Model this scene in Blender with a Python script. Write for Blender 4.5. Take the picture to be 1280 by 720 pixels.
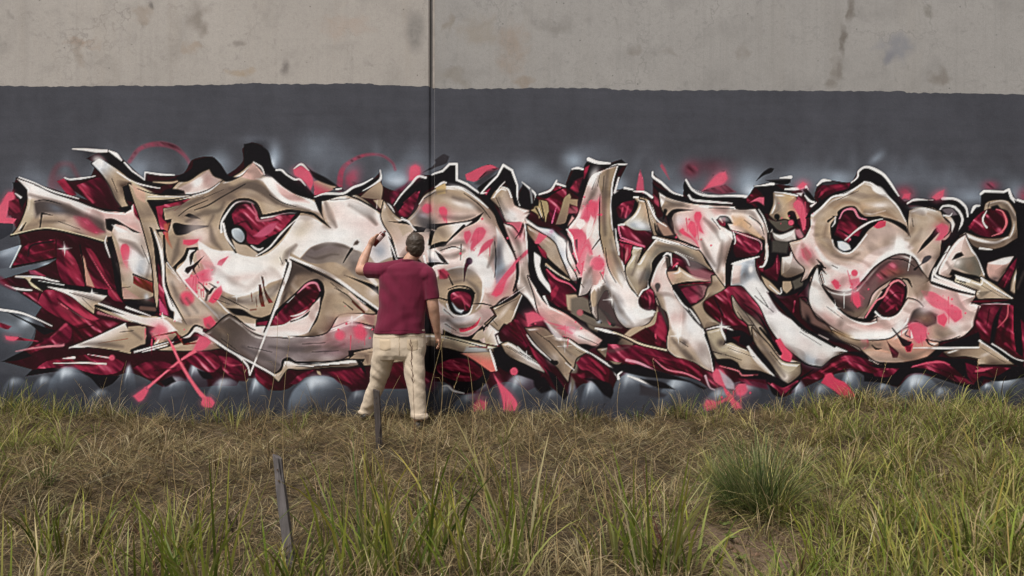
import bpy, bmesh, math, random
import numpy as np
from mathutils import Vector, Matrix
for o in list(bpy.data.objects): bpy.data.objects.remove(o, do_unlink=True)
scene = bpy.context.scene
COL = scene.collection
# ---------------------------------------------------------------- camera
FPX, YH, CAMH, WALL_Y = 925.0, 345.0, 1.4, 7.3      # focal length (1280 wide), horizon row, eye height, wall distance
PX = WALL_Y/FPX                                     # metres of wall per drawing unit
cam = bpy.data.cameras.new('camera'); cam_o = bpy.data.objects.new('camera', cam); COL.objects.link(cam_o)
cam.sensor_width = 36.0; cam.lens = FPX/1280*36.0; cam.shift_y = -(360-YH)/1280
cam.clip_end = 500; cam.clip_start = 0.05
cam_o.location = (0, 0, CAMH); cam_o.rotation_euler = (math.radians(90), 0, 0)
scene.camera = cam_o
# ---------------------------------------------------------------- sky and sun (bright overcast)
SUN_EL, SUN_AZ = 58.0, 214.0                        # azimuth clockwise from +Y: behind the camera, slightly left
w = bpy.data.worlds.new('World'); scene.world = w; w.use_nodes = True
nt = w.node_tree; bg = nt.nodes['Background']
sky = nt.nodes.new('ShaderNodeTexSky'); sky.sky_type = 'NISHITA'; sky.sun_disc = False
sky.sun_elevation = math.radians(SUN_EL); sky.sun_rotation = math.radians(SUN_AZ)
sky.air_density = 1.0; sky.dust_density = 6.0; sky.ozone_density = 1.0
hs = nt.nodes.new('ShaderNodeHueSaturation'); hs.inputs['Saturation'].default_value = 0.3
nt.links.new(sky.outputs[0], hs.inputs['Color']); nt.links.new(hs.outputs[0], bg.inputs[0])
bg.inputs[1].default_value = 0.05
sl = bpy.data.lights.new('sun', 'SUN'); sl.energy = 1.5; sl.angle = math.radians(10); sl.color = (1.0, 0.96, 0.9)
so = bpy.data.objects.new('sun', sl); COL.objects.link(so)
_d = Vector((math.sin(math.radians(SUN_AZ))*math.cos(math.radians(SUN_EL)), math.cos(math.radians(SUN_AZ))*math.cos(math.radians(SUN_EL)), math.sin(math.radians(SUN_EL))))
so.rotation_euler = _d.to_track_quat('Z', 'Y').to_euler(); so.location = (-3, -4, 9)
scene.view_settings.view_transform = 'Standard'; scene.view_settings.look = 'None'
scene.view_settings.exposure = 1.02; scene.view_settings.gamma = 1.0; scene.view_settings.use_curve_mapping = False
scene.render.resolution_x, scene.render.resolution_y = 1024, 576
scene.render.engine = 'CYCLES'
# ---------------------------------------------------------------- mural painter
# The mural is spray paint on the wall. Its strokes are listed in drawing units
# (one unit is PX metres of wall) and sprayed into per-vertex paint colours.
import numpy as np
MX0, MX1, MY0, MY1 = -80.0, 1400.0, 146.0, 534.0
STEP = 1.0
NXV = int(round((MX1-MX0)/STEP))+1
NYV = int(round((MY1-MY0)/STEP))+1
GX = MX0 + np.arange(NXV)*STEP
GY = MY0 + np.arange(NYV)*STEP
BASE = (74, 75, 82)
CAN = np.empty((NYV, NXV, 3), np.float32); CAN[:] = np.array(BASE)/255.0
LET = np.zeros((NYV, NXV), np.uint8)
CLIP = [None]
OUTL = [True]
TILES = {'z': (0, 0, 1.0)}
for _i, _c in enumerate('abcd'):
    for _r in range(3): TILES['%s%d' % (_c, _r+1)] = (160*_i, 170+110*_r, 1/6)
for _c, _x in zip('efgh', (640, 800, 940, 1080)):
    for _r in range(3): TILES['%s%d' % (_c, _r+1)] = (_x, 180+110*_r, 1/6)
PAL = dict(K=(20,17,21), W=(242,240,240), D=(44,10,20), M=(70,10,26), R=(100,20,44), C=(150,38,64), P=(218,90,116), H=(226,80,108),
  T=(180,159,136), S=(130,110,95), U=(92,80,74), B=(232,206,200), E=(242,232,228), G=(76,75,79), L=(156,170,186), I=(208,220,234),
  O=(52,49,54), N=(112,118,130), X=(104,42,26), F=(214,160,156), V=(200,186,160), Q=(70,62,62), Y=(206,150,100))
def col(c):
    if isinstance(c, str): c = PAL[c]
    return np.array(c, np.float32)/255.0
def pts(s):
    out = []; o = TILES['z']
    for t in s.split():
        if t in TILES: o = TILES[t]; continue
        x, y = t.split(',')
        out.append((o[0]+float(x)*o[2], o[1]+float(y)*o[2]))
    return np.array(out, np.float64)
def catmull(p, closed, n=6):
    if len(p) < 3: return p
    q = np.vstack([p[-1:], p, p[:2]]) if closed else np.vstack([2*p[0]-p[1], p, 2*p[-1]-p[-2]])
    t = np.linspace(0, 1, n, endpoint=False)[:, None]; out = []
    for i in range(len(q)-3):
        a, b, c, d = q[i:i+4]
        out.append(0.5*((2*b)+(c-a)*t+(2*a-5*b+4*c-d)*t*t+(3*b-a-3*c+d)*t**3))
    out = np.vstack(out)
    return out if closed else np.vstack([out, p[-1:]])
def rounded(p, n=5):
    """closed outline: sharp tips stay, blunt corners are rounded"""
    q = [p[i] for i in range(len(p)) if np.hypot(*(p[i]-p[i-1])) > 0.05]; p = np.array(q); m = len(p)
    if m < 4: return p
    a = np.roll(p, 1, 0)-p; b = np.roll(p, -1, 0)-p
    la = np.hypot(*a.T)+1e-9; lb = np.hypot(*b.T)+1e-9
    cs = (a*b).sum(1)/(la*lb); w = np.clip((-0.25-cs)/0.5, 0, 1)[:, None]
    tg = (b/lb[:, None]-a/la[:, None]); tg = tg/(np.hypot(*tg.T)[:, None]+1e-9)*w
    t = np.linspace(0, 1, n, endpoint=False)[:, None]; out = []
    for i in range(m):
        j = (i+1) % m; L = lb[i]; d = p[j]-p[i]
        t0 = tg[i]*L*0.9+d*(1-w[i]); t1 = tg[j]*L*0.9+d*(1-w[j])
        out.append((2*t**3-3*t*t+1)*p[i]+(t**3-2*t*t+t)*t0+(-2*t**3+3*t*t)*p[j]+(t**3-t*t)*t1)
    return np.vstack(out)
def vnoise(x, y, seed):
    r = np.random.RandomState(seed).rand(64, 64).astype(np.float32)
    xi = np.floor(x).astype(int); yi = np.floor(y).astype(int); u = x-xi; v = y-yi
    u = u*u*(3-2*u); v = v*v*(3-2*v)
    g = lambda i, j: r[i & 63, j & 63]
    return ((g(xi, yi)*(1-u)+g(xi+1, yi)*u)*(1-v)+(g(xi, yi+1)*(1-u)+g(xi+1, yi+1)*u)*v)*2-1
_XX, _YY = np.meshgrid(GX, GY)
_w1 = vnoise(_XX/38, _YY/38, 1); _w2 = vnoise(_XX/38, _YY/38, 2)
MARB = vnoise((_XX+_YY*.5)/30+_w1*1.6, (_YY-_XX*.4)/15+_w2*1.6, 3)*1.1+0.16*vnoise((_XX+_YY*.5)/11+_w2*1.5, (_YY-_XX*.4)/6+_w1*1.5, 4)
RIMN = np.clip(0.55+0.9*vnoise(_XX/17, _YY/17, 5), 0, 1.3)
STRK = vnoise((_XX*.8+_YY*.9)/30+_w1, (_YY*.75-_XX*.66)/4.5+_w2*1.2, 6)+0.4*vnoise((_XX*.8+_YY*.9)/14, (_YY*.75-_XX*.66)/2.6+_w1, 7)
def box(p, m):
    x0, y0 = p.min(0)-m; x1, y1 = p.max(0)+m
    i0 = max(0, int((x0-MX0)/STEP)); i1 = min(NXV, int((x1-MX0)/STEP)+2)
    j0 = max(0, int((y0-MY0)/STEP)); j1 = min(NYV, int((y1-MY0)/STEP)+2)
    return i0, i1, j0, j1
def put(bx, al, c):
    i0, i1, j0, j1 = bx
    if CLIP[0] is not None: al = al*CLIP[0][j0:j1, i0:i1]
    CAN[j0:j1, i0:i1] += al[..., None]*(c-CAN[j0:j1, i0:i1])
def sdf(p, bx):
    i0, i1, j0, j1 = bx
    x = GX[None, i0:i1].astype(np.float32); y = GY[j0:j1, None].astype(np.float32)
    d = np.full((j1-j0, i1-i0), 1e9, np.float32); ins = np.zeros(d.shape, bool)
    for k in range(len(p)):
        ax, ay = p[k]; bxx, by = p[(k+1) % len(p)]
        ex, ey = bxx-ax, by-ay; l2 = ex*ex+ey*ey+1e-9
        t = np.clip(((x-ax)*ex+(y-ay)*ey)/l2, 0, 1)
        dx = x-ax-t*ex; dy = y-ay-t*ey
        np.minimum(d, dx*dx+dy*dy, out=d)
        if ay != by:
            c = (ay > y) != (by > y)
            ins ^= c & (x < (y-ay)*ex/(by-ay if by != ay else 1e-9)+ax)
    d = np.sqrt(d)
    return np.where(ins, -d, d)
def F(c, s, g=None, soft=0.9, a=1.0, sm=False, let=None):
    """fill; g = (second colour, 'p0 p1') linear gradient from p0 to p1"""
    p = pts(s)
    p = catmull(p, True) if sm else rounded(p)
    if c in ('P', 'H') and a > .7:
        soft = max(soft, 2.6); hb = box(p, 9)
        if hb[1] > hb[0] and hb[3] > hb[2]: hs = sdf(p, hb); put(hb, np.clip(1-np.maximum(hs, 0)/8.0, 0, 1)**2*.32, col((226,104,130)))
    bx = box(p, soft+4)
    if bx[1] <= bx[0] or bx[3] <= bx[2]: return
    sd = sdf(p, bx)
    al = np.clip(0.5-sd/soft, 0, 1); al = al*al*(3-2*al) if soft > 2 else al
    cc = col(c)
    if g is not None:
        q = pts(g[1]); v = q[1]-q[0]
        t = ((GX[None, bx[0]:bx[1]]-q[0][0])*v[0]+(GY[bx[2]:bx[3], None]-q[0][1])*v[1])/(v@v)
        t = np.clip(t, 0, 1)[..., None]; t = t*t*(3-2*t)
        cc = cc*(1-t)+col(g[0])*t
    if let is not None and OUTL[0]:
        put(bx, np.clip(0.5-(sd-1.7)/0.9, 0, 1), col((26,18,20)))
    put(bx, al*a, cc)
    if let is not None and OUTL[0]:
        gy_, gx_ = np.gradient(sd); gl = np.hypot(gx_, gy_)+1e-6; up = (-0.45*gx_-0.9*gy_)/gl; nz = RIMN[bx[2]:bx[3], bx[0]:bx[1]]; ins = np.minimum(sd, 0)
        put(bx, np.clip(np.exp(ins/7.5)*0.95*nz*al*np.clip(0.45-0.55*up, 0, 1), 0, 1), col((76,60,52)))
        put(bx, np.clip(np.exp(-((sd+2.6)/1.1)**2)*1.0*al*np.clip((up-0.25)*2, 0, 1)*np.clip(nz*1.3-.2, 0, 1), 0, 1), col((246,242,240)))
    if let is not None:
        v = LET[bx[2]:bx[3], bx[0]:bx[1]]; v[sd < 0] = let
def MASK(s, soft=0.9, sm=False):
    p = pts(s)
    if sm: p = catmull(p, True)
    m = np.zeros((NYV, NXV), np.float32); bx = box(p, soft+1)
    m[bx[2]:bx[3], bx[0]:bx[1]] = np.clip(0.5-sdf(p, bx)/soft, 0, 1)
    CLIP[0] = m
def UN(): CLIP[0] = None
def Ln(c, s, w=2.0, soft=0.9, a=1.0, sm=True):
    """stroke; w is a width or a list of widths along the stroke"""
    p = pts(s); n0 = len(p)
    if sm: p = catmull(p, False)
    w = np.atleast_1d(np.array(w, float))
    sl = np.r_[0, np.cumsum(np.hypot(*np.diff(p, axis=0).T))]; sl /= max(sl[-1], 1e-6)
    ws = np.interp(sl, np.linspace(0, 1, len(w)), w)/2 if len(w) > 1 else np.full(len(p), w[0]/2)
    bx = box(p, ws.max()+soft+1)
    if bx[1] <= bx[0] or bx[3] <= bx[2]: return
    x = GX[None, bx[0]:bx[1]].astype(np.float32); y = GY[bx[2]:bx[3], None].astype(np.float32)
    d = np.full((bx[3]-bx[2], bx[1]-bx[0]), 1e9, np.float32)
    for k in range(len(p)-1):
        ax, ay = p[k]; ex, ey = p[k+1]-p[k]; l2 = ex*ex+ey*ey+1e-9
        t = np.clip(((x-ax)*ex+(y-ay)*ey)/l2, 0, 1)
        dd = np.hypot(x-ax-t*ex, y-ay-t*ey)-(ws[k]+(ws[k+1]-ws[k])*t)
        np.minimum(d, dd, out=d)
    al = np.clip(0.5-d/soft, 0, 1)
    if soft > 2: al = al*al*(3-2*al)
    put(bx, al*a, col(c))
HAZE = [1.0]
def O(c, s, rx, ry=None, ang=0, a=1.0):
    """soft spray spot"""
    ry = rx if ry is None else ry
    for q in pts(s):
        m = max(rx, ry)*1.6; bx = box(q[None], m)
        if bx[1] <= bx[0] or bx[3] <= bx[2]: continue
        dx = GX[None, bx[0]:bx[1]]-q[0]; dy = GY[bx[2]:bx[3], None]-q[1]
        ca, sa = np.cos(np.radians(ang)), np.sin(np.radians(ang))
        u = (dx*ca+dy*sa)/rx; v = (-dx*sa+dy*ca)/ry
        al = np.exp(-1.6*(u*u+v*v)); al = np.clip((al-0.017)/0.983, 0, 1)
        put(bx, np.clip(al*a*HAZE[0], 0, 1), col(c))
def Dot(c, s, r, soft=2.0, a=1.0):
    for q in pts(s):
        e = 'z %.2f,%.2f %.2f,%.2f' % (q[0], q[1], q[0]+0.01, q[1])
        Ln(c, e, 2*r, soft, a, False)
def Star(s, r=10, k=1.0):
    for q in pts(s):
        x, y = q
        O('W', 'z %f,%f' % (x, y), r*0.5, a=0.8*k)
        for dx, dy in ((1, -.06), (-1, .06), (.06, 1), (-.06, -1)):
            Ln('W', 'z %f,%f %f,%f' % (x, y, x+dx*r, y+dy*r), [1.6, 0.2], 0.9, 0.85*k, False)
TILES.update(p=(190, 300, 1/6), q=(330, 300, 1/6), r=(640, 260, 1/8), s=(740, 260, 1/8))

def marble():
    """mottling inside the strokes: brown and pale passes in the letters, dark streaks in the reds"""
    m = (LET > 0); r, g, b = CAN[..., 0], CAN[..., 1], CAN[..., 2]
    v = (r+g+b)/3; red = np.clip((r-g-0.12)/0.12, 0, 1)*(v < 0.45); tan = m*(1-red)*np.clip((v-0.3)/0.15, 0, 1)*np.clip(1-(r-g-0.2)/0.1, 0, 1)
    d = np.clip(MARB-0.25, 0, 1); l = np.clip(-MARB-0.1, 0, 1)
    for a, c in ((tan*d*np.clip(1.3-v, .25, .75), (98,84,78)), (tan*l*0.32, (240,232,228))):
        CAN[:] += a[..., None]*(col(c)-CAN)
    for a, c in ((red*np.clip(STRK*0.9, 0, 1)*0.75, (32,6,14)), (red*np.clip(-STRK-0.12, 0, 1)*0.9, (186,60,90)), (red*np.clip(-STRK-0.72, 0, 1)*1.6, (232,150,170))):
        CAN[:] += a[..., None]*(col(c)-CAN)
    v = CAN.mean(-1, keepdims=True); lift = np.clip((v-0.74)/0.14, 0, 1)*(LET > 0)[..., None]
    CAN[:] = CAN+lift*0.5*(1-CAN)*np.array([1.0, .95, .93]); dk = np.clip((0.5-v)/0.4, 0, 1)*(LET > 0)[..., None]; CAN[:] = CAN*(1-.12*dk)
    b = CAN.copy()
    for ax_ in (0, 1): b = (np.roll(b, 1, ax_)+np.roll(b, -1, ax_)+np.roll(b, 2, ax_)*.5+np.roll(b, -2, ax_)*.5+b)/4.0
    b[:3] = CAN[:3]; b[-3:] = CAN[-3:]; b[:, :3] = CAN[:, :3]; b[:, -3:] = CAN[:, -3:]
    CAN[:] = np.clip(CAN+0.75*(CAN-b), 0.055, 0.965)
def Dome(x, y, w, h, k=1.0):
    """chrome bubble: bright crest, dark foot"""
    for k_ in range(3):
        y2 = y+k_*h*.22; w2 = w*(1-.06*k_)
        s = 'z %f,545 %f,%f %f,%f %f,%f %f,%f %f,%f %f,545' % (x-w2*1.02, x-w2*.85, y2+h*.7, x-w2*.4, y2+h*.1, x+w2*.1, y2, x+w2*.6, y2+h*.35, x+w2*.92, y2+h, x+w2*1.05)
        if k_ == 0: F((128,142,158), s, g=((58,60,68), 'z %f,%f %f,%f' % (x-w*.2, y, x+w*.2, y+h*1.15)), soft=4.5, a=k*.8)
    O((206,216,228), 'z %f,%f' % (x-w*.15, y+h*.22), w*.4, h*.3, a=.95*k); O((224,234,244), 'z %f,%f' % (x-w*.3, y+h*.3), w*.12, h*.35, 15, a=.7*k)
# ---- sprayed backdrop: haze, bubbles, arcs
HAZE[0] = 1.6
O('N','z 60,232',60,30,a=.35); O('N','z 170,212',40,25,a=.35); O('L','z 175,212',14,16,a=.4)
O('L','z 272,203',20,18,a=.4); O('L','z 343,196',12,20,a=.55); O('I','z 341,204',5,10,a=.5); O('N','z 318,175',20,8,a=.4)
O('L','z 395,188',30,26,a=.28); O('N','z 420,200',40,40,a=.3)
O('L','z 495,222',24,14,a=.8); O('I','z 498,226',14,7,a=.5); O('N','z 520,205',40,30,a=.3)
O('N','z 600,215',50,25,a=.2); O('L','z 660,218',30,22,a=.3); O('L','z 690,226',20,14,a=.3)
O('L','z 718,200',16,14,a=.6); O('N','z 735,190',24,14,a=.4); O('L','z 772,232',16,14,a=.5)
O('N','z 845,225',50,25,a=.3); O('L','z 850,240',20,12,a=.4); O('L','z 936,228',22,24,a=.55); O('I','z 938,238',10,9,a=.5)
O('L','z 1000,225',40,20,a=.25); O('L','z 1048,224',26,14,a=.5); O('L','z 1095,198',14,6,-40,a=.35); O('N','z 1115,225',40,25,a=.3)
O('N','z 1160,225',60,22,a=.28); O('N','z 1200,240',40,18,a=.5); O('L','z 1215,246',26,10,a=.35); O('L','z 1270,240',16,20,a=.35)
Ln((112,62,72),'z 68,248 64,228 72,208 88,206 98,222',[9,7,5],7,.55); O((110,50,62),'z 75,228',12,12,a=.4)
Ln((140,62,80),'z 162,202 175,186 196,180 218,184 232,196 238,206',[5,6,7,6,4],4,.7)
Ln((150,66,86),'z 424,236 427,214 438,202 456,194 476,194 490,203 494,212',[8,7,5,4,3,3],4,.75); O((170,70,92),'z 440,222',12,18,20,a=.5)
O((110,50,66),'z 864,212',14,14,a=.6); O((96,56,68),'z 890,208',30,12,a=.4); O((140,60,78),'z 1130,240',14,10,a=.5); O((150,62,86),'z 1238,232',12,8,a=.55); O((150,80,98),'z 1280,244',10,12,a=.5)
HAZE[0] = 1.0
for x_ in range(30, 1270, 17):
    y_ = 214+14*np.sin(x_*.021+1)+9*np.sin(x_*.13); O('L', 'z %f,%f' % (x_, y_), 7+6*abs(np.sin(x_*.7)), 13+9*abs(np.sin(x_*.37)), 25*np.sin(x_*.5), a=(.05+.17*abs(np.sin(x_*.29)))*(.75 if x_ > 600 else 1))
# left-hand steel backdrop
F((70,72,80),'z -40,240 10,250 20,300 60,330 60,420 40,480 -40,500',soft=14)
F('L','z -40,322 0,314 26,306 14,334 -40,340',g=((74,78,88),'z 20,306 0,336')); F((88,94,104),'z -40,340 0,336 66,328 73,351 50,348 20,346 -40,360')
O('I','z 62,332',12,5,12,a=.8); O('I','z 8,316',14,5,-20,a=.5)
F((78,84,94),'z -40,352 8,360 40,376 54,384 52,400 40,396 0,390 -40,384',soft=2); O('N','z 20,372',24,8,30,a=.4)
F((92,98,106),'z -40,380 0,388 40,402 44,410 32,434 4,452 -40,456',g=((62,64,72),'z 30,400 0,450')); O('I','z 32,402',8,12,60,a=.75); O('L','z 12,410',18,9,20,a=.5)
# lower steel bubbles
F((58,60,68),'z -80,452 30,470 90,466 150,476 300,480 420,470 560,488 640,475 760,480 860,470 960,470 1100,470 1200,478 1400,460 1400,545 -80,545',soft=10)
# ---- big dark shapes of the piece
F('D','z 12,262 20,222 60,234 110,250 72,226 112,222 120,205 108,198 130,188 140,188 155,200 181,225 182,216 222,219 230,216 240,200 266,196 276,205 284,218 296,210 304,200 303,186 314,178 328,182 337,203 346,213 370,224 388,242 430,242 466,224 476,214 478,232 500,240 524,220 540,218 562,206 570,207 572,226 600,241 622,220 629,207 640,214 648,240 654,230 670,248 690,236 697,227 706,233 714,212 728,212 736,198 760,204 776,200 784,206 768,238 780,236 816,248 816,216 836,236 853,245 857,226 866,236 884,245 934,246 944,233 966,230 998,236 1016,256 1022,232 1034,226 1064,228 1074,212 1083,208 1103,217 1130,252 1142,250 1178,248 1195,249 1210,270 1226,257 1227,242 1258,238 1270,253 1320,262 1320,440 1290,462 1272,458 1236,478 1216,486 1190,478 1158,470 1138,470 1122,484 1095,474 1076,466 1050,466 1010,482 978,497 962,482 930,476 905,482 890,486 870,474 846,470 820,466 790,466 772,474 764,494 744,480 728,480 712,494 700,492 680,478 660,488 640,478 620,480 610,488 596,492 570,492 556,478 520,480 478,484 450,488 436,490 420,474 400,470 376,474 360,486 340,488 322,474 300,474 296,482 270,482 248,484 226,476 206,484 196,480 160,466 140,474 128,486 110,470 84,464 34,470 40,462 4,452 40,430 46,408 60,412 44,396 52,384 0,350 60,330 74,322 14,336 26,306 22,290')
F('K','z 16,228 30,228 34,244 28,260 20,246'); Ln('W','a1 115,430 155,460',[1,3]); F('P','a1 -60,560 0,520 60,425 100,420 112,460 60,560 50,610 130,620 90,660 -60,650',soft=3); F('M','a1 70,490 140,470 152,570 60,600',soft=3)
F((50,52,60),'a1 -60,650 100,655 90,720 a2 20,110 -60,140')
# ---- maroon bars behind the first letter
F('C','a1 430,340 480,320 575,440 520,452',soft=2); F('R','a1 580,370 745,310 830,390 925,560 760,545 690,500',g=('D','a1 600,400 840,470')); F('C','a1 580,370 620,370 720,500 690,500',soft=4,a=.8); Ln('P','a1 600,380 700,500',[1,2],2,.6)
Ln('W','a1 485,312 530,325 650,312 715,300',[1.5,2.6,1])
F('R','a2 90,312 180,170 420,110 420,250 230,290',g=('M','a2 120,260 420,150')); Ln('K','a2 210,240 240,160 400,130',2,2); Ln('C','a2 230,225 400,190',[2,1],2,.6); Ln('C','a2 140,270 215,150',2,3,.6); Ln('K','a2 95,318 260,290 420,255',2)
F('R','a2 425,110 500,150 580,300 645,470 480,440 430,330',g=('D','a2 470,330 620,170')); F('C','a2 465,190 520,210 590,340 620,460 550,455 500,330',soft=4,a=.85); F('P','a2 470,195 500,200 560,300 540,310',soft=4,a=.55)
F('R','a2 600,165 650,165 745,250 835,400 925,590 850,570 780,490 690,475 640,350',g=('D','a2 700,420 800,250')); F('C','a2 640,175 680,190 790,370 915,585 855,565 760,400',soft=2.5); Ln((206,96,116),'a2 650,190 770,390 890,570',[1,3,2],2.5,.6)
F((196,148,132),'a2 608,230 625,240 655,340 710,475 650,460 630,330',soft=2); Ln('K','a2 600,160 625,300 640,470',2)
Star('a2 485,185',9)
Ln('I','a2 155,165 75,325',[2,1]); Ln('W','a2 120,395 300,400 380,420 440,432',[2,3,1.5]); F('V','a2 110,390 240,400 225,430 320,505 240,465 195,410')
F('K','a2 230,415 480,450 810,492 810,545 500,500 360,478 330,500 260,450'); Ln('W','a2 290,425 480,458',[.6,1.4],1,.8); Ln('W','a2 40,455 120,485 240,497',[1,3,1.5])
F((120,28,52),'a2 -60,380 20,400 120,500 60,480 -60,400',soft=5,a=.6); F((130,60,84),'a2 215,345 260,350 340,390 230,375',soft=2)
F('C','a2 285,585 330,500 440,500 555,560 650,650 740,712 a3 600,120 480,60 340,-20',g=('R','a2 600,690 330,500')); F('H','a2 470,580 740,712 a3 605,118 560,60 430,-40',soft=5,a=.55); Ln('D','a2 430,560 600,690 a3 690,70',[1,3,1],2); Ln('F','a2 440,590 640,715',[.5,2,.5],2,.7); F('M','a2 200,505 290,520 285,585 170,520',soft=3)
F('K','a3 0,-30 100,15 240,80 420,140 330,170 230,95 90,22'); Ln('W','a2 -60,630 0,642 150,665 260,705 a3 390,105',[3,3,2,1])
F('R','a3 190,290 290,240 380,190 500,80 540,120 530,200 460,255 300,285 180,330',g=('M','a3 420,200 240,300'),soft=2); Ln('P','a3 380,190 500,90',[.5,4],3,.6); Ln((226,150,160),'a3 120,295 300,262 470,242',[.6,3,6],3,.9); F('R','a3 330,200 460,190 540,210 480,240 330,240',soft=5,a=.8)
F('M','a3 540,110 740,60 900,80 700,180 560,230',soft=5); F('K','a3 10,375 190,290 240,330 120,365')
F('C','a3 45,185 130,188 290,220 130,212 50,205',soft=1.5); F('P','a3 40,180 140,190 110,215 50,205',soft=2); F('C','a3 -60,70 0,80 85,108 60,130 0,112',soft=3)
F('R','a3 235,455 350,370 600,325 800,325 940,380 900,445 760,470 560,425 400,428',g=('M','a3 640,420 640,320')); F('C','a3 380,370 500,345 560,340 520,360 400,390',soft=4); Ln('E','a3 470,350 556,342',[.6,3.4]); Ln('B','a3 400,385 640,382 795,390',[.6,2,2.4]); F('C','a3 560,400 740,405 730,430 600,425',soft=4); Ln((220,170,175),'a3 660,318 830,345',[.6,2]); Dot('P','a3 840,343',3.6)
F('K','z 32,470 40,463 60,460 90,462 120,468 150,470 140,480 126,486 110,470 84,464')
# ---- cream spears
F('T','a2 355,470 500,490 800,540 765,575 740,590 1000,680 a3 1210,40 1330,90 1330,150 1080,95 900,50 a2 710,625 705,672 620,610 530,540',g=('E','a2 700,640 640,500')); F('E','a2 360,470 800,540 760,570 600,540',soft=4); Ln('K','a2 720,615 900,670 a3 1060,100',[4,5,2]); Ln('E','a2 740,595 1000,690 a3 1200,80',[2,4,2]); Ln((190,120,130),'a2 740,665 860,700 a3 960,70',[4,3,1],2,.8)
Star('a2 690,520',7); Ln('W','a2 950,625 1130,690',[3,4,1]); F('K','a2 920,580 1060,570 1150,590 1200,640 1150,690 1080,650 960,620'); Ln((120,90,80),'a2 1060,630 1160,640',5,3,.8)
F('T','a3 518,270 700,200 850,130 935,85 960,125 1090,108 1135,180 1090,240 985,270 980,312 850,285 700,265',g=('E','a3 820,270 760,170')); Ln('E','a3 520,268 700,200 850,130 940,88',[1,2,1.5]); Ln((150,84,60),'a3 740,235 1090,180 1370,150',[.5,1,1.5]); Ln('X','a3 1025,120 1050,240',[1.5,1.5]); O('S','a3 800,240',18,5,-10,a=.5)
F('K','a3 1095,110 1150,120 1130,230 1010,290 975,300 985,265 1090,240',soft=2); Ln('W','a3 1015,298 1300,225',[2,1]); Ln('W','a3 1070,300 1290,250',[.6,1.5])

# ---- chrome bubbles under the piece
for d_ in ((88,459,30,26,.9),(58,470,20,20,.5),(162,457,9,30,.9),(222,471,24,24,.6),(246,454,15,26,.9),(284,473,28,24,.7),(322,472,13,30,.9),(404,470,46,30,1),(494,448,28,54,.9),(560,481,16,18,.6),(592,492,28,18,.5),(604,477,10,14,.8),(654,468,32,30,.7),(716,477,8,26,.9),(741,476,16,30,.9),
   (792,464,30,34,.6),(850,473,30,28,.7),(905,486,30,24,.5),(938,479,18,20,.6),(1000,477,14,28,.8),(1064,463,17,34,.9),(1030,480,20,24,.5),(1150,468,32,32,1),(1106,479,14,16,.5),(1180,484,20,20,.5),(1262,470,34,26,.7),(1236,479,12,12,.7),(22,472,22,20,.4),(128,487,20,16,.4),(450,488,18,18,.4),(692,488,16,18,.4)):
    Dome(*d_)
# ---- first letter (arm, body and horn)
L1='a1 130,322 210,345 400,420 600,500 800,572 960,560 1000,510 1060,590 1110,720 a2 1160,200 1180,440 1165,530 1090,560 930,560 900,470 850,150 790,130 600,75 430,40 330,30 90,85 a1 140,680 205,520 205,400'
F('T',L1,g=('B','a1 300,640 380,430'),let=1)
MASK(L1)
F('E','a1 130,322 400,425 700,545 960,575 1020,640 900,660 600,560 380,480 210,470',soft=9,a=.75); F(PAL['F'],'a1 640,540 1000,590 1060,720 900,700 760,610',soft=10,a=.6)
F('Q','a1 240,500 300,478 450,500 640,580 780,650 790,720 700,700 600,620 450,580 320,590 270,610',soft=8,a=.9); O('N','a1 420,540',14,8,25,a=.7); F('C','a1 560,610 640,620 780,720 a2 700,90 640,60',soft=10,a=.75); Ln('T','a1 180,700 400,680 560,690 a2 760,120',[6,7,6],4,.6); F('V','a1 210,480 260,470 240,620 160,700 190,560',soft=5,a=.7)
F('E','a2 860,20 1000,60 1120,150 1160,350 1080,380 960,360 910,250',soft=10,a=.7); O('I','a2 1020,290',16,20,a=.8); O('L','a2 1060,330',12,16,a=.5); O('S','a2 1090,160',12,14,a=.45); F('T','a2 840,70 900,200 1000,370 900,480 870,300',soft=5,a=.8); F((190,150,140),'a2 920,470 1060,560 1090,575 920,580',soft=3)
UN()
Ln('K','a1 160,705 195,650',[3,1]); Ln('K','a1 300,690 315,580 395,595',[2,2.5,.6],1,1,False); Ln('W','a1 145,310 250,350 380,410 590,470',[1.5,2.6,2.2,1.4]); Ln('K','a1 150,325 260,362 390,425 600,492 760,545 940,570',[1,1.6,1.6,2,2,2]); Ln('E','a1 660,530 780,570 940,590',[.6,2,.6],1.5); Ln('V','a2 85,82 200,55 340,30 440,42 600,80 790,130',[2,2,2.2,2]); Ln('K','a2 80,92 340,42 600,90 790,145',[2,2.5,3])
F('K','a1 790,620 850,620 960,680 a2 1060,70 1000,60 940,20 860,0 840,60 a1 800,700'); F('W','a1 840,665 900,690 a2 960,60 890,60',soft=1.5)
F('C','a1 1000,510 1030,560 1090,720 1050,640 1010,590',soft=2); F('H','a2 905,190 918,155 945,148 968,170 968,240 955,330 935,300 910,230',soft=1.4,a=.95); O('F','a2 945,320',9,14,a=.6); Star('a2 1000,270',12)
F('X','a2 1000,388 1165,448 1160,525 1000,445',soft=1.5); Ln('K','a2 1000,378 1150,436',[2.5,1.5]); O('S','a2 1090,540',14,10,30,a=.7); O('I','a2 1100,545',4,5,a=.7)
F('K','a2 800,100 840,90 870,180 900,330 925,590 880,520 850,350',soft=1.2); F('T','a2 832,60 846,70 920,290 900,310 870,200',soft=1.2); Ln('E','a2 800,90 790,140 825,250',[1,2.4,1])
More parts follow.
